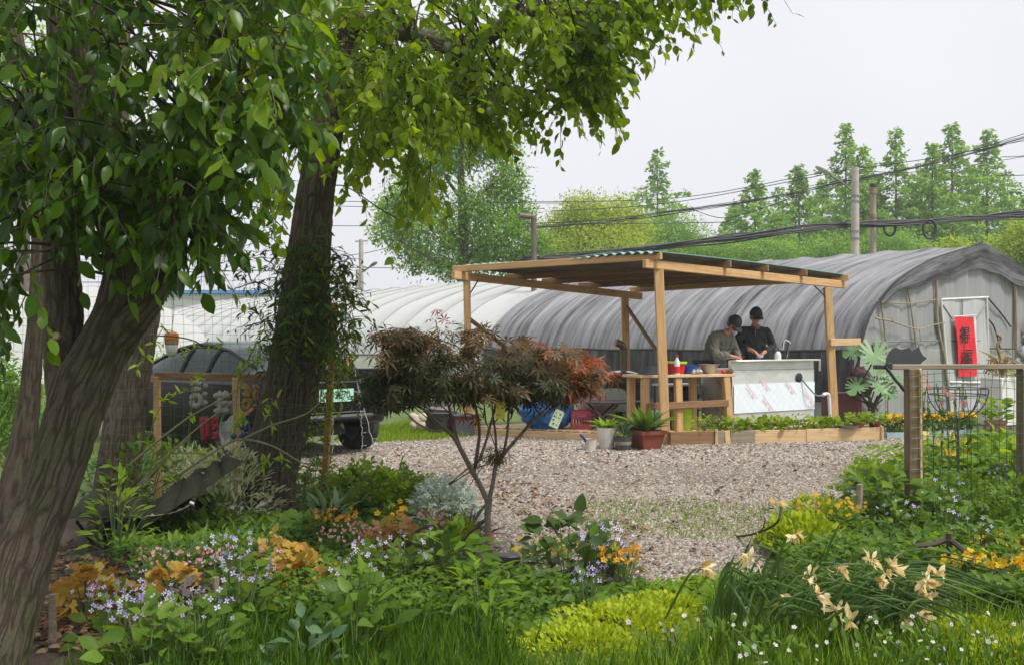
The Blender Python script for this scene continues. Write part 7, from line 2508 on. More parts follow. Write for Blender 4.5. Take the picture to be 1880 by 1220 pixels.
f1_ = dict(pelvis=(.20, .15), belly=(.20, .15), chest=(.215, .155), neck0=.09, shR=.098, elR=.078, wrR=.055, shL=.098, elL=.078, wrL=.055, hipR=.105, knR=.08, anR=.06, hipL=.105, knL=.08, anL=.06)
p1, M1_ = person('person in a grey green jacket and black cap bending over the worktop', b1_, toward1, J1, cloth_g, mat('dark grey trousers', (.04, .045, .045), rough=.8), (.0, .33, 1.46), rot(-.1, .78), skin_r, mat('black cap cloth', (.009, .010, .010), (.016, .017, .017), rough=.8, ns=30), f1_)
# white vest showing at the zip, and the zip lines
b = MB(); tube(b, [b2_ + M2_ @ np.array((0.02, .165, 1.40)), b2_ + M2_ @ np.array((.03, .185, 1.30))], .006, 5); obj('zip', b, mat('dull zip', (.2, .16, .12)), p2)
b = MB(); tube(b, curve([b2_ + M2_ @ np.array(v) for v in ((-.05, .10, 1.45), (-.02, .145, 1.40), (.05, .10, 1.47))], 8), .014, 6); obj('collar', b, mat('tan collar lining', (.28, .15, .10)), p2)
b = MB(); tube(b, curve([b1_ + M1_ @ np.array(v) for v in ((0, .30, 1.30), (0, .285, 1.18), (0, .185, 1.04))], 8), .006, 5); obj('zip', b, mat('dark zip', (.05, .05, .04)), p1)
b = MB(); c = b2_ + M2_ @ np.array((.02, .40, .99)); sphere(b, c, (.05, .03, .02), 10, 6)
single('sponge', b, mat('lilac sponge', (.45, .38, .6), rough=.8), 'small lilac sponge in the hands at the sink', 'sponge')
# ------------------------------------------------------------------ plants of the garden
def pmat(name, cols, trans=.35, rough=.45, **k):
    M_[name] = leafmat(name, cols, trans, rough, **k)
pmat('amber', [(.13, .05, .016), (.28, .13, .025), (.42, .25, .04), (.36, .30, .06), (.34, .13, .05)], .3, .5)
pmat('peach', [(.36, .12, .05), (.48, .22, .09), (.5, .32, .12), (.34, .3, .07)], .3, .5)
pmat('plum', [(.03, .02, .025), (.07, .05, .055), (.12, .10, .10)], .15, .5)
pmat('lavender', [(.36, .28, .62), (.5, .42, .74), (.62, .56, .8), (.72, .68, .84)], .3, .5, tint=(1, 1, 1))
pmat('white_petal', [(.7, .66, .68), (.78, .76, .76), (.66, .52, .62)], .3, .5, tint=(1, 1, 1))
pmat('silver', [(.26, .33, .27), (.38, .45, .38), (.5, .56, .5)], .2, .6, tint=(1, 1, .9))
pmat('sedum', [(.16, .24, .008), (.28, .36, .012), (.42, .48, .025)], .35, .5)
pmat('variegated', [(.14, .18, .07), (.30, .33, .17), (.5, .5, .32), (.58, .57, .42)], .35, .5, tint=(1, 1, .8))
pmat('orange_petal', [(.7, .22, .02), (.72, .38, .02), (.7, .3, .05)], .3, .5)
pmat('pink_petal', [(.6, .2, .3), (.66, .36, .42), (.6, .42, .4)], .3, .5)
pmat('cream_petal', [(.44, .27, .08), (.70, .57, .30), (.78, .70, .48)], .3, .6, tint=(1, .9, .6))
pmat('grass', [(.03, .075, .006), (.068, .145, .008), (.13, .235, .014), (.26, .37, .04)], .45, .42)
pmat('grass_blue', [(.03, .065, .014), (.055, .115, .024), (.11, .19, .045)], .35, .42)
pmat('litter', [(.05, .03, .02), (.14, .08, .045), (.25, .15, .08), (.3, .2, .12)], .1, .8)
pmat('dark_centre', [(.03, .01, .012), (.05, .015, .01)], 0, .6)

def dome(c, r, h, n, lo=.25):
    """points through a low dome, denser toward its skin"""
    a = rng.uniform(0, 6.283, n)
    u = rng.uniform(0, 1, n)
    z = u ** .8
    rr = np.sqrt(np.maximum(0, 1 - z * z)) * (lo + (1 - lo) * rng.random(n) ** .45)
    d = np.c_[np.cos(a), np.sin(a), np.zeros(n)]
    pos = np.asarray(c) + d * (rr * r)[:, None] + np.c_[np.zeros((n, 2)), z * h * (.45 + .55 * rng.random(n) ** .5) + .01]
    return pos, d, rr, z

def plant(name, label, px, py, r, h, n, tm, size, m, up=.4, out=.9, flowers=None, stems=12, group=None, cat='plant', Y=None, vs=(0, 1), face=(0, -.25, 1), smooth=True, drop=0.0):
    c = G(px, py) if Y is None else gz(px, Y)
    t = thing(name, label, cat, c, group)
    b = MB()
    pos, d, rr, z = dome(c, r, h, n)
    dirs = d * out * (.3 + rr)[:, None] + np.c_[np.zeros((n, 2)), up * (.4 + z) - drop] + rnd(n, .3)
    nn = d * .35 * rr[:, None] + np.array(face) + rnd(n, .3)
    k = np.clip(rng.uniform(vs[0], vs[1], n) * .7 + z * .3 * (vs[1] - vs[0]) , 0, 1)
    scatter(b, T[tm], pos, dirs, nn, size * rng.uniform(.55, 1.15, n), k)
    obj('foliage', b, M_[m], t, smooth, 0)
    b = MB()
    for i in rng.choice(n, min(stems, n), replace=False):
        p = pos[i]
        tube(b, curve([c + (p - c) * (.15, .15, 0), c + (p - c) * (.6, .6, .6), p], 6), [.004, .0036, .003, .003, .0025, .002], 4, False)
    if flowers:
        fm, ftm, fn, fs, fh, fv = flowers
        fp, fd, fr, fz = dome(c, r * 1.0, h, fn, .5)
        fp[:, 2] = c[2] + h * rng.uniform(.65, 1.0, fn) * fh
        flower_parts(t, ftm, M_[fm], fp, rnd(fn), np.c_[rng.normal(0, .35, fn), rng.normal(-.75, .3, fn), rng.uniform(.15, 1, fn)], fs * rng.uniform(.7, 1.15, fn), rng.uniform(fv[0], fv[1], fn))
        for p in fp[:: max(1, fn // 14)]:
            tube(b, curve([c + (p - c) * (.3, .3, 0), c + (p - c) * (.8, .8, .6), p], 6), .002, 3, False)
    if b.n: obj('stems', b, M_['stem'], t)
    return t

# fallen leaves and bare earth beneath the trees
b = MB()
soil = [[(-200, 1400), (-200, 1000), (200, 930), (560, 900), (620, 960), (560, 1040), (380, 1120), (300, 1180), (120, 1260)], [(560, 890), (830, 900), (860, 990), (900, 1075), (1180, 1080), (1100, 1160), (800, 1220), (500, 1220), (380, 1130)]]
for i, pl in enumerate(soil):
    g_ = [G(*q) for q in pl]
    b.add([(p[0], p[1], .008 + .004 * i) for p in g_], [list(range(len(g_)))])
so_ = obj('garden_soil', b, mat('leaf littered soil', (.05, .034, .022), (.09, .06, .04), rough=.95, ns=22, bump=.9, bs=60, bdist=.03))
if so_.data.polygons[0].normal.z < 0: so_.data.flip_normals()
tag(so_, kind='structure')
b = MB()
for poly, n in (([(60, 1200), (90, 1100), (250, 1080), (330, 1110), (330, 1180), (200, 1200)], 700), ([(-100, 1100), (100, 1000), (420, 970), (560, 960), (420, 1040), (150, 1090)], 900), ([(880, 880), (1000, 890), (1250, 1000), (1180, 1070), (960, 980)], 350), ([(640, 830), (1660, 815), (1540, 910), (1390, 1050), (1150, 1070), (900, 960)], 600)):
    p = gpoly(poly, n, .016)
    p[:, 2] += .012 * rng.random(n)
    scatter(b, T['ovate'], p, np.c_[rng.normal(0, 1, (n, 2)), rng.normal(0, .15, n)], rnd(n, .3) + (0, 0, 1), rng.uniform(.03, .075, n))
tag(obj('leaf_litter', b, M_['litter'], None, True, 0), 'dry brown fallen leaves under the trees', 'leaf litter', kind='stuff')

# grass
def grass(poly, n, h0, h1, m, name, label, w=None, lean=.35, vs=(0, 1), tufts=0):
    b = MB()
    p = gpoly(poly, n, 0)
    if tufts:
        tc_ = gpoly(poly, tufts, 0)
        k = rng.integers(0, tufts, n)
        mk = rng.random(n) < .6
        p[mk] = tc_[k][mk] + rnd(mk.sum(), .05) * (1, 1, 0)
    a = rng.uniform(0, 6.283, n)
    dv = np.c_[np.cos(a), np.sin(a), np.zeros(n)] * lean + rnd(n, .15) + np.array((.1, 0, 1))
    scatter(b, t_blade(.042, 4, .5) if w is None else t_blade(w, 4, .42), p, dv, np.c_[-np.cos(a), -np.sin(a), np.full(n, .3)] * -1 + rnd(n, .3), h0 + (h1 - h0) * rng.random(n) ** 1.5, rng.uniform(vs[0], vs[1], n) ** 1.4)
    o = obj(name, b, M_[m], None, True, 0)
    tag(o, label, 'grass', kind='stuff')
grass([(250, 1400), (330, 1160), (560, 1110), (760, 1150), (900, 1170), (960, 1220), (960, 1420)], 10500, .07, .20, 'grass', 'grass', 'long dark green grass along the near edge below the flower bed', vs=(0, .7), tufts=300)
grass([(930, 1420), (950, 1260), (1150, 1235), (1290, 1190), (1330, 1110), (1500, 1110), (1700, 1140), (2000, 1160), (2000, 1420)], 15000, .07, .19, 'grass', 'grass', 'long fresh green grass along the near edge at the open side', vs=(.1, 1), tufts=420)
grass([(60, 1420), (110, 1230), (250, 1190), (330, 1200), (300, 1420)], 1800, .05, .14, 'grass', 'grass', 'short grass at the foot of the forked tree', vs=(.1, .8))
grass([(690, 812), (690, 785), (760, 770), (880, 770), (870, 800), (790, 808)], 9000, .03, .10, 'g_bright', 'grass', 'bright mown grass strip beyond the car', w=.12, vs=(.4, 1))
grass([(-200, 870), (-200, 800), (300, 790), (560, 790), (560, 850), (300, 900)], 6000, .05, .15, 'grass', 'grass', 'rough grass behind the mesh fence', w=.08, vs=(.3, 1))
grass([(1070, 920), (1250, 915), (1440, 930), (1400, 1000), (1200, 985), (1040, 965)], 3600, .015, .05, 'g_bright', 'grass', 'sparse sprouting weeds in the middle of the gravel', w=.18, lean=1.2, vs=(.3, .9))
grass([(1640, 880), (1790, 800), (1990, 810), (1990, 900), (1700, 905)], 4500, .06, .2, 'grass', 'grass', 'grass beyond the tall fence post', w=.07, vs=(.3, 1))

# low leafy cover between the named plants
def cover(poly, n, tm, size, m, label, h=.1, vs=(0, 1), name='ground_cover', up=.5):
    b = MB()
    p = gpoly(poly, n, .012)
    lump = vnoise(p[:, 0] * .13 + 5, p[:, 1] * 2.1 + 20, 11, 3)
    p[:, 2] += h * rng.random(n) ** .7 * (.35 + lump)
    a = rng.uniform(0, 6.283, n)
    d = np.c_[np.cos(a), np.sin(a), np.full(n, up)] + rnd(n, .25)
    scatter(b, T[tm], p, d, rnd(n, .35) + (0, -.25, 1), size * rng.uniform(.5, 1.2, n), np.clip(vs[0] + (vs[1] - vs[0]) * (.55 * rng.random(n) + .45 * lump), 0, 1))
    o = obj(name, b, M_[m], None, True, 0)
    tag(o, label, 'ground cover', kind='stuff')
cover([(1480, 1060), (1560, 960), (1640, 900), (1720, 880), (1990, 880), (1990, 1140), (1800, 1130), (1600, 1110)], 9000, 'ovate', .075, 'g_mid', 'leafy green ground cover around the mesh fence foot', .22, (.2, 1))
cover([(1680, 1010), (1760, 950), (1990, 950), (1990, 1130), (1780, 1120)], 6500, 'coin', .045, 'g_bright', 'small bright leaved ground cover under the twig rail', .17, (.1, .9))
cover([(330, 1180), (420, 1100), (560, 1030), (620, 990), (760, 1000), (880, 1040), (960, 1080), (1120, 1100), (1000, 1160), (760, 1180), (560, 1170)], 5200, 'ovate', .052, 'g_mid', 'mixed leafy ground cover below the small maple', .14, (.1, .9))
cover([(860, 1110), (1000, 1080), (1180, 1080), (1180, 1110), (1080, 1150), (960, 1190), (860, 1180)], 3400, 'coin', .035, 'g_mid', 'clover like ground cover in front of the maple', .07, (.3, 1))
cover([(200, 1040), (240, 985), (420, 965), (560, 980), (600, 1010), (480, 1060), (300, 1090)], 3200, 'lance', .085, 'g_mid', 'feathery herb cover below the lounge chair', .16, (.2, .9), up=1.0)
cover([(520, 990), (560, 910), (700, 900), (860, 930), (900, 1000), (760, 1010), (640, 1000)], 2600, 'ovate', .06, 'g_mid', 'low leaves under the lobed bush', .12, (0, .8))
cover([(1150, 1085), (1330, 1070), (1500, 1090), (1480, 1130), (1200, 1120)], 1500, 'small', .05, 'g_bright', 'small weeds where gravel meets the grass', .06, (.2, .9))
cover([(1420, 1000), (1500, 955), (1600, 985), (1560, 1080), (1440, 1060)], 1700, 'ovate', .05, 'g_mid', 'low leaves in front of the yellow daisies', .12, (.2, .9))
cover([(140, 960), (170, 860), (330, 850), (440, 890), (440, 960), (280, 950)], 1500, 'ovate', .07, 'g_dark', 'dim undergrowth behind the lounge chair', .2, (.1, .8))
cover([(1560, 890), (1700, 860), (1960, 850), (1990, 900), (1640, 920)], 2500, 'ovate', .08, 'g_bright', 'leafy weeds behind the tall fence post', .3, (.1, .9))

# heucheras
H = 'amber leaved plants in the flower bed'
for px, py, r, n, lb, m in ((158, 1135, .20, 46, 'amber leaved clump at the forked tree foot', 'amber'), (312, 1120, .15, 26, 'low amber leaved clump between the stakes', 'amber'), (548, 1095, .24, 60, 'widest peach and amber clump, beyond the middle stake', 'amber'), (722, 1020, .20, 46, 'peach leaved clump higher in the bed beside the yellow sedum', 'peach'), (500, 1065, .13, 20, 'small peach leaved clump next to the widest amber one', 'peach')):
    plant('heuchera', lb, px, py, r, .24, int(n * 1.7), 'round', .078, m, .2, .9, group=H, stems=24)
for px, py, lb in ((372, 1125, 'dark plum leaved clump by the middle stake'), (1100, 1085, 'dark plum leaved clump below the big leaved shrub')):
    plant('heuchera', lb, px, py, .14, .14, 34, 'round', .075, 'plum', .2, .9)
plant('black_grass', 'dark purple grassy tuft just behind the maple stem', 860, 1010, .14, .16, 90, 'strap', .16, 'plum', .8, .8)
# lavender cress: tall leafy stems with four-petalled flowers
def cress(label, px, py, r=.17, h=.32, nl=62, nf=26, leaf=.078):
    plant('cress', label, px, py, r, h, nl, 'broad', leaf, 'g_mid', .4, .9, ('lavender', 'flower4', nf, .028, 1.12, (0, 1)), 16, 'lavender flowered cress plants', vs=(.3, 1))
for q in (('lavender cress in the grass by the forked tree foot', 225, 1190, .2, .26, 40, 44), ('lavender cress with white blooms beside the dug earth', 270, 1215, .2, .26, 44, 50), ('lavender cress in front of the widest amber clump', 445, 1165, .2, .32, 50, 34), ('tall lavender cress between the middle stake and amber clump', 425, 1110, .13, .32, 30, 30), ('lavender cress at the root of the ivy clad tree', 455, 1000, .16, .26, 30, 16), ('lavender cress under the peach leaved clump', 690, 1090, .16, .26, 34, 34), ('lavender cress just before the maple stem foot', 745, 1095, .16, .3, 34, 20), ('lavender cress at the side of the big leaved shrub', 1090, 1080, .17, .32, 30, 40), ('lavender cress low in front of the big leaved shrub', 1075, 1130, .12, .22, 20, 24), ('lavender cress beside the mesh fence post', 1730, 1000, .18, .38, 40, 18), ('lavender cress at the frame edge behind the mesh', 1862, 960, .2, .4, 44, 26), ('lavender cress on the twig rail', 1790, 1040, .16, .3, 30, 16), ('lavender cress below the slanting twig', 1640, 1010, .16, .28, 34, 14), ('lavender cress in the long grass below the sedum', 655, 1170, .17, .3, 44, 12), ('lavender cress half hidden in the near grass', 360, 1240, .2, .3, 50, 22)):
    cress(*q)
# big leaved shrubs either side of the maple
plant('hydrangea', 'big leaved shrub with glossy dark leaves beside the maple stem', 1040, 1075, .27, .40, 100, 'broad', .115, 'g_dark', .3, .95, stems=18, vs=(.3, 1))
plant('hydrangea', 'big leaved shrub with fresh green leaves in front of the maple', 835, 1085, .24, .36, 90, 'broad', .115, 'g_mid', .35, .95, stems=18, vs=(.3, 1))
plant('leafy_plant', 'pointed leaved plant standing in the grass before the maple', 880, 1150, .2, .3, 60, 'lance', .13, 'g_bright', .3, .9, stems=14, vs=(.1, .8))
plant('leafy_plant', 'broad leaved plant rising from the near grass', 650, 1215, .2, .3, 44, 'ovate', .11, 'g_mid', .5, .8, stems=12, vs=(.2, .9))
plant('leafy_plant', 'bluish leaved plant low in the near grass', 560, 1240, .16, .22, 30, 'ovate', .09, 'g_blue', .5, .8, stems=10, vs=(.1, .8))
plant('leafy_plant', 'broad leaved plant in the grass below the cress', 270, 1260, .22, .3, 60, 'broad', .085, 'g_mid', .4, .9, vs=(.3, 1))
plant('leafy_plant', 'round leaved plant at the foot of the ivy clad tree', 560, 1015, .16, .2, 26, 'round', .13, 'g_mid', .3, .9, vs=(.3, .9))
plant('leafy_plant', 'pale green leafy plant above the peach clump', 600, 990, .18, .24, 40, 'lance', .15, 'g_blue', .6, .8, vs=(.3, 1))
plant('lobed_bush', 'bright green bush with deeply cut leaves behind the flower bed', 672, 955, .42, .37, 380, 'lobed', .13, 'g_bright', .35, .9, stems=20, vs=(.05, .85))
plant('lobed_bush', 'second cut leaved bush tucked against the silver plant', 745, 945, .26, .32, 150, 'lobed', .14, 'g_mid', .35, .9, vs=(.3, 1))
plant('lobed_bush', 'cut leaved greenery at the orange post foot', 575, 935, .24, .36, 120, 'lobed', .14, 'g_mid', .35, .9, vs=(.2, 1))
plant('silver_plant', 'silvery lacy leaved plant at the gravel edge', 815, 975, .27, .38, 620, 'lobed', .07, 'silver', .35, .9, stems=16, vs=(0, 1))
plant('dark_plant', 'dark grassy iris leaves below the orange post', 625, 975, .2, .2, 60, 'strap', .22, 'g_dark', .8, .7)
# yellow green sedum cushions
for q in (('yellow green sedum cushion in front of the grass', 1140, 1165, .42, .10, 2200), ('yellow green sedum spilling into the near grass', 1060, 1200, .34, .09, 1400), ('yellow green sedum cushion reaching the gravel', 1210, 1130, .26, .08, 900), ('bright sedum mound behind the maple stem', 842, 1010, .15, .20, 700), ('bright sedum mound beside the peach leaved clump', 665, 1050, .14, .14, 520), ('yellow sedum patch at the near edge by the stub stake', 1800, 1190, .34, .10, 1500), ('yellow sedum patch at the frame corner', 1870, 1230, .3, .1, 1000), ('small yellow sedum patch behind the wilted irises', 1660, 1120, .16, .07, 420)):
    plant('sedum', *q, 'small', .032, 'sedum', .8, .7, stems=0, group='yellow green sedum cushions')
# yellow daisies, pansies and marigolds
plant('daisy_plant', 'mound of small yellow orange daisies at the gravel corner', 1500, 985, .32, .26, 480, 'lobed', .06, 'g_bright', .5, .8, ('yellow', 'daisy', 98, .034, 1.08, (0, 1)))
plant('fern_plant', 'feathery yellow green plant in front of the daisies', 1475, 1015, .3, .22, 900, 'small', .055, 'sedum', .8, .5, stems=20, vs=(0, .8))
for lb, px, py in (('yellow pansies with dark centres at the frame edge', 1850, 1045), ('yellow pansies low in the bed below the twig rail', 1800, 1080)):
    plant('pansy', lb, px, py, .24, .16, 110, 'ovate', .055, 'g_mid', .5, .8, ('yellow', 'flower5', 46, .052, 1.15, (0, 1)), group='yellow pansies')
    c = G(px, py)
    n = 50
    p = c + np.c_[rng.uniform(-.25, .25, n), rng.uniform(-.2, .1, n), .12 + .07 * rng.random(n)]
    t = [o for o in COL.objects if o.get('label') == lb][0]
    flower_parts(t, 'flower5', M_['dark_centre'], p, rnd(n), rnd(n, .4) + (0, -1, .5), rng.uniform(.02, .036, n), rng.random(n), 'dark_flower')
plant('marigold', 'orange marigolds among pale leaves by the ivy clad tree', 610, 1010, .18, .24, 60, 'ovate', .08, 'g_mid', .4, .9, ('orange_petal', 'flower5', 34, .04, 1.1, (0, 1)))
plant('marigold', 'small yellow flowers between the lobed bush and silver plant', 725, 985, .12, .22, 40, 'ovate', .06, 'g_mid', .4, .9, ('yellow', 'flower5', 14, .045, 1.1, (0, 1)))
plant('marigold', 'yellow orange flowers behind the big leaved shrub', 1005, 1040, .26, .13, 150, 'small', .05, 'g_mid', .5, .8, ('yellow', 'flower5', 50, .03, 1.1, (0, 1)))
plant('marigold', 'orange yellow flowers at the end of the big leaved shrub', 1138, 1085, .14, .22, 70, 'lance', .07, 'g_mid', .5, .8, ('orange_petal', 'flower5', 40, .036, 1.1, (.4, 1)))
plant('bugle', 'pinkish brown flower spikes below the lounge chair', 330, 1095, .26, .22, 60, 'ovate', .07, 'g_dark', .5, .8, ('pink_petal', 'flower5', 90, .022, 1.2, (0, 1)))
plant('bugle', 'pinkish spikes between the amber and peach clumps', 640, 1050, .18, .24, 40, 'ovate', .07, 'g_mid', .5, .8, ('pink_petal', 'flower5', 70, .022, 1.2, (0, 1)))
plant('bugle', 'pink flower heads at the silver plant foot', 790, 1010, .16, .24, 40, 'lance', .07, 'g_blue', .5, .8, ('pink_petal', 'flower5', 46, .028, 1.1, (0, 1)))
plant('viola', 'white and lilac violas sprinkled through the near grass', 1560, 1260, .62, .20, 120, 'ovate', .05, 'g_mid', .6, .7, ('white_petal', 'flower5', 40, .019, .9, (0, 1)), stems=0)
plant('viola', 'white and lilac violas at the frame corner', 1800, 1270, .4, .25, 90, 'ovate', .05, 'g_mid', .6, .7, ('white_petal', 'flower5', 36, .021, .9, (0, 1)), stems=0)
plant('viola', 'few white violas near the first wilted irises', 1330, 1240, .4, .2, 60, 'ovate', .05, 'g_mid', .6, .7, ('white_petal', 'flower5', 14, .024, 1.0, (0, 1)), stems=0)
# leafy things on the right
plant('leafy_shrub', 'round leafy green shrub at the gravel corner by the tall post', 1590, 930, .30, .36, 420, 'lobed', .07, 'g_bright', .5, .8, vs=(.1, .9))
plant('vine_plant', 'broad leaved vine scrambling over the slanting twig', 1625, 970, .36, .42, 130, 'broad', .13, 'g_mid', .25, .95, stems=24, vs=(.2, 1))
plant('leafy_shrub', 'leafy green plant leaning on the mesh behind the rod', 1850, 900, .42, .55, 170, 'broad', .15, 'g_bright', .35, .9, stems=20, vs=(.2, 1))
plant('leafy_shrub', 'yellow flowered greenery behind the tall fence post', 1730, 885, .38, .42, 260, 'lance', .12, 'g_bright', .5, .8, ('yellow', 'flower5', 34, .07, 1.08, (0, 1)), vs=(.1, .9))
plant('leafy_shrub', 'feathery green weeds beneath the wire basket', 1780, 960, .45, .34, 500, 'lobed', .08, 'g_bright', .5, .8, vs=(.1, .9))
plant('leafy_shrub', 'dense green weeds at the frame edge', 1900, 1000, .45, .4, 420, 'lobed', .09, 'g_mid', .5, .8, vs=(.2, 1))
plant('purple_plant', 'dark purple spiky flowers behind the mesh at the frame edge', 1830, 870, .15, .45, 20, 'lance', .12, 'g_dark', .5, .8, ('plum', 'flower5', 60, .04, 1.05, (0, 1)))
t = plant('climbing_plant', 'pink flowered climber on the mesh under the rail', 1706, 860, .1, .2, 10, 'ovate', .06, 'g_mid', Y=7.6)
b, fb = MB(), MB()
for k in range(7):
    x0 = 1700 + 14 * k + rng.normal(0, 4)
    pts = curve([gz(x0, 7.5), P(x0 + rng.normal(0, 8), 800, 7.45), P(x0 + rng.normal(0, 10), 700 + rng.uniform(-5, 40), 7.42)], 20)
    tube(b, pts, .003, 3, False)
    i = rng.integers(8, 20, 9)
    scatter(fb, T['ovate'], pts[i], rnd(9) + (0, 0, -.3), rnd(9, .5) + (0, -1, .4), rng.uniform(.03, .06, 9))
obj('stems', b, M_['stem'], t); obj('foliage', fb, M_['g_mid'], t)
for x, y in ((1700, 704), (1706, 712), (1733, 716), (1742, 722), (1748, 728), (1768, 738), (1696, 690), (1770, 742), (1728, 738)):
    flower_parts(t, 'flower5', M_['pink_petal'], np.array([P(x, y, 7.38)]), np.array([(1, 0, .2)]), np.array([(0, -1, .2)]), [.05], [rng.random()])
# shrubs round the deck chair and fence
plant('variegated_shrub', 'cream and green variegated shrub behind the deck chair back', 420, 985, .42, .62, 1500, 'lance', .07, 'variegated', .7, .7, stems=20, vs=(0, 1))
plant('variegated_shrub', 'smaller variegated shrub between the frame posts', 350, 945, .34, .52, 700, 'lance', .07, 'variegated', .8, .7, stems=16, vs=(.1, 1))
plant('leafy_shrub', 'young green shrub behind the forked tree trunk', 262, 985, .3, .72, 190, 'ovate', .09, 'g_mid', .6, .8, stems=20, vs=(.2, 1))
plant('leafy_shrub', 'leafy suckers rising beside the forked tree', 215, 1015, .24, .5, 110, 'lance', .10, 'g_bright', .4, .9, stems=16, vs=(.2, .9), Y=6.2)
plant('leafy_shrub', 'low dark shrub under the deck chair arm', 400, 1000, .34, .26, 160, 'ovate', .10, 'g_mid', .4, .9, vs=(.2, .9))
plant('leafy_shrub', 'green shrub seen between the sign posts', 330, 900, .3, .5, 160, 'ovate', .09, 'g_mid', .5, .8, Y=8.6, vs=(.3, 1))
# leafy shoots of the climber on the mesh
t = thing('mesh_climber', 'sparse star leaved climber threaded through the wire mesh', 'climbing plant', gz(330, 6.8))
lb, sb = MB(), MB()
for pp in ([(250, 880), (280, 780), (300, 740), (330, 720)], [(345, 800), (352, 740), (358, 700), (372, 690)], [(430, 800), (435, 730), (440, 690), (470, 660)], [(500, 800), (495, 760), (500, 730)], [(280, 900), (300, 840), (340, 830), (380, 835)], [(420, 690), (455, 660), (475, 620)], [(430, 790), (440, 770), (450, 770)], [(330, 650), (360, 640), (410, 630)], [(240, 690), (270, 650), (300, 600)], [(470, 860), (490, 840), (520, 850)], [(300, 890), (250, 920), (200, 900)], [(180, 950), (230, 910), (300, 880), (330, 870)]):
    c = curve([P(x, y, 6.75) for x, y in pp], 16)
    tube(sb, c, .003, 4, False)
    for p in c[3::4]:
        k = 5
        scatter(lb, T['lance'], np.repeat([p], k, 0) + rnd(k, .012), rnd(k, .8) + (0, -.2, -.1), rnd(k, .5) + (0, -.6, .7), rng.uniform(.045, .085, k), rng.uniform(.4, 1, k))
obj('stems', sb, M_['stem'], t); obj('foliage', lb, M_['g_bright'], t, True, 0)
t = thing('mesh_climber', 'dark leaved climber drooping at the frame edge beside the trunks', 'climbing plant', gz(20, 6.0))
lb, sb = MB(), MB()
a = region([(-20, 700), (60, 690), (70, 860), (-20, 880)], 26, 5.9, 6.3)
leafy_twigs(lb, sb, a, nrm(rnd(26)), 6, .07, 'lance', .4, (.1, .25), None, 0, .6, .25)
obj('stems', sb, M_['stem'], t); obj('foliage', lb, M_['g_mid'], t, True, 0)
# wilted irises
t = thing('iris_clump', 'long bluish iris leaves blown over, with wilted cream flowers', 'iris', G(1480, 1160))
lb, fb, sb = MB(), MB(), MB()
def blade(p0, p1, p2, w0, n=9, v=.5):
    c = curve([p0, p1, p2], n)
    tn = nrm(np.gradient(c, axis=0))
    s = nrm(np.cross(tn, (0.15, -1, .25)))
    wd = w0 * np.sin(np.linspace(.35, math.pi, n)) ** .6
    pts = np.stack([c - s * wd[:, None], c + np.array((0, -.004, 0)), c + s * wd[:, None]], 1)
    grid(lb, pts, None, v)
for k in range(170):
    x0, y0 = rng.uniform(1300, 1640), rng.uniform(1130, 1200)
    p0 = G(x0, y0)
    up_ = rng.random() < .08
    L = rng.uniform(.35, .62)
    dx = rng.uniform(.25, .75) if not up_ else rng.uniform(-.05, .15)
    if x0 < 1360: dx *= .5
    p1 = p0 + np.array((dx * L * .6, rng.normal(0, .08), L * .5))
    p2 = p0 + np.array((dx * L * 1.8, rng.normal(0, .12), L * (.8 if up_ else rng.uniform(.2, .5))))
    blade(p0, p1, p2, rng.uniform(.004, .0075), v=rng.random())
fl_ = [(1295, 1038), (1375, 1020), (1487, 1050), (1505, 1085), (1440, 1095), (1545, 1040), (1535, 1110), (1600, 1022), (1640, 1030), (1630, 1050), (1700, 1060), (1705, 1085), (1690, 1075), (1600, 1115), (1660, 1130), (1690, 1120), (1620, 1060), (1560, 1130), (1460, 975), (1720, 1050)]
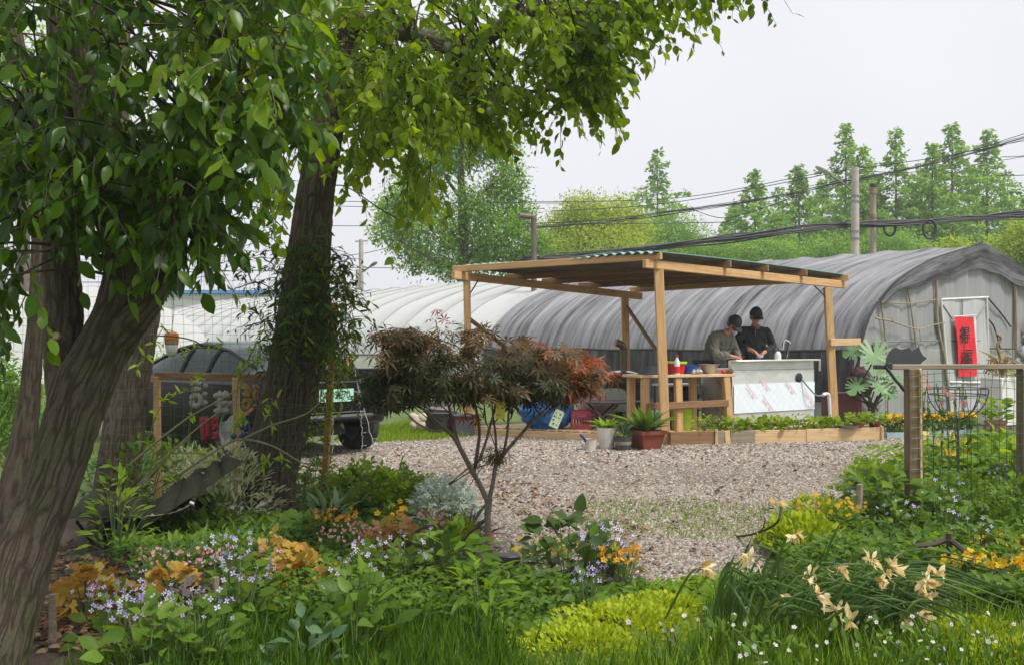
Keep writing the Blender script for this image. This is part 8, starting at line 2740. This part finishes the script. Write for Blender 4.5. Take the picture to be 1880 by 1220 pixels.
for x, y in fl_:
    c = P(x, y + 6, rng.uniform(4.15, 4.5))
    k = 11
    fb = MB()
    scatter(fb, T['lance2'], np.repeat([c], 4, 0) + rnd(4, .012), rnd(4, .6) + (.2, -.1, -.7), rnd(4), rng.uniform(.03, .06, 4), rng.random(4) ** .6)
    scatter(fb, T['petal'], np.repeat([c], k, 0) + rnd(k, .008), rnd(k, .8) + (.3, -.2, .1), rnd(k, .9) + (0, -.3, .4), rng.uniform(.022, .058, k), rng.random(k) ** .6)
    obj('flower', fb, M_['cream_petal'], t, True, 0)
    blade(G(x - rng.uniform(20, 120), 1165), (G(x - 60, 1165) + c) / 2 + (0, 0, .12), c, .006, v=.6)
for x, y in ((1372, 980), (1440, 965)):
    blade(G(x - 70, 1180), P(x - 35, 1090, 4.6), P(x + 10, y, 4.6), .010, 11, .3)
    blade(G(x - 90, 1180), P(x - 50, 1080, 4.6), P(x - 20, y + 30, 4.6), .009, 11, .5)
obj('leaves', lb, M_['grass_blue'], t, True, 0)
# nursery pot sunk beside the maple
b = MB(); c = gz(930, 5.9)
box(b, c + (0, 0, .05), (.15, .12, .10), .1, .006)
single('nursery_tray', b, M_['black_plastic'], 'small black nursery tray beside the maple stem', 'tray')
b = MB(); tube(b, curve([P(1330, 985, 7.3), P(1380, 980, 6.6), P(1425, 960, 6.2), P(1435, 930, 6.2)], 14), .008, 5); tube(b, curve([P(1385, 978, 6.6), P(1400, 970, 6.4), P(1405, 950, 6.4)], 8), .005, 4)
single('fallen_twig', b, M_['twig'], 'dark fallen twig on the gravel near the daisies', 'twig')
# ------------------------------------------------------------------ the moist air
b = MB()
box(b, (0, 90, 11), (420, 230, 26), 0, 0)
hm = bpy.data.materials.new('pale moist air')
hm.use_nodes = True
hn = hm.node_tree
hn.nodes.remove(hn.nodes['Principled BSDF'])
vo = hn.nodes.new('ShaderNodeVolumePrincipled')
vo.inputs['Color'].default_value = (.93, .95, 1, 1)
vo.inputs['Density'].default_value = .0011
hn.links.new(vo.outputs[0], hn.nodes['Material Output'].inputs['Volume'])
tag(obj('haze', b, hm, None, False), 'pale humid air over the garden and the far trees', 'haze', kind='stuff')
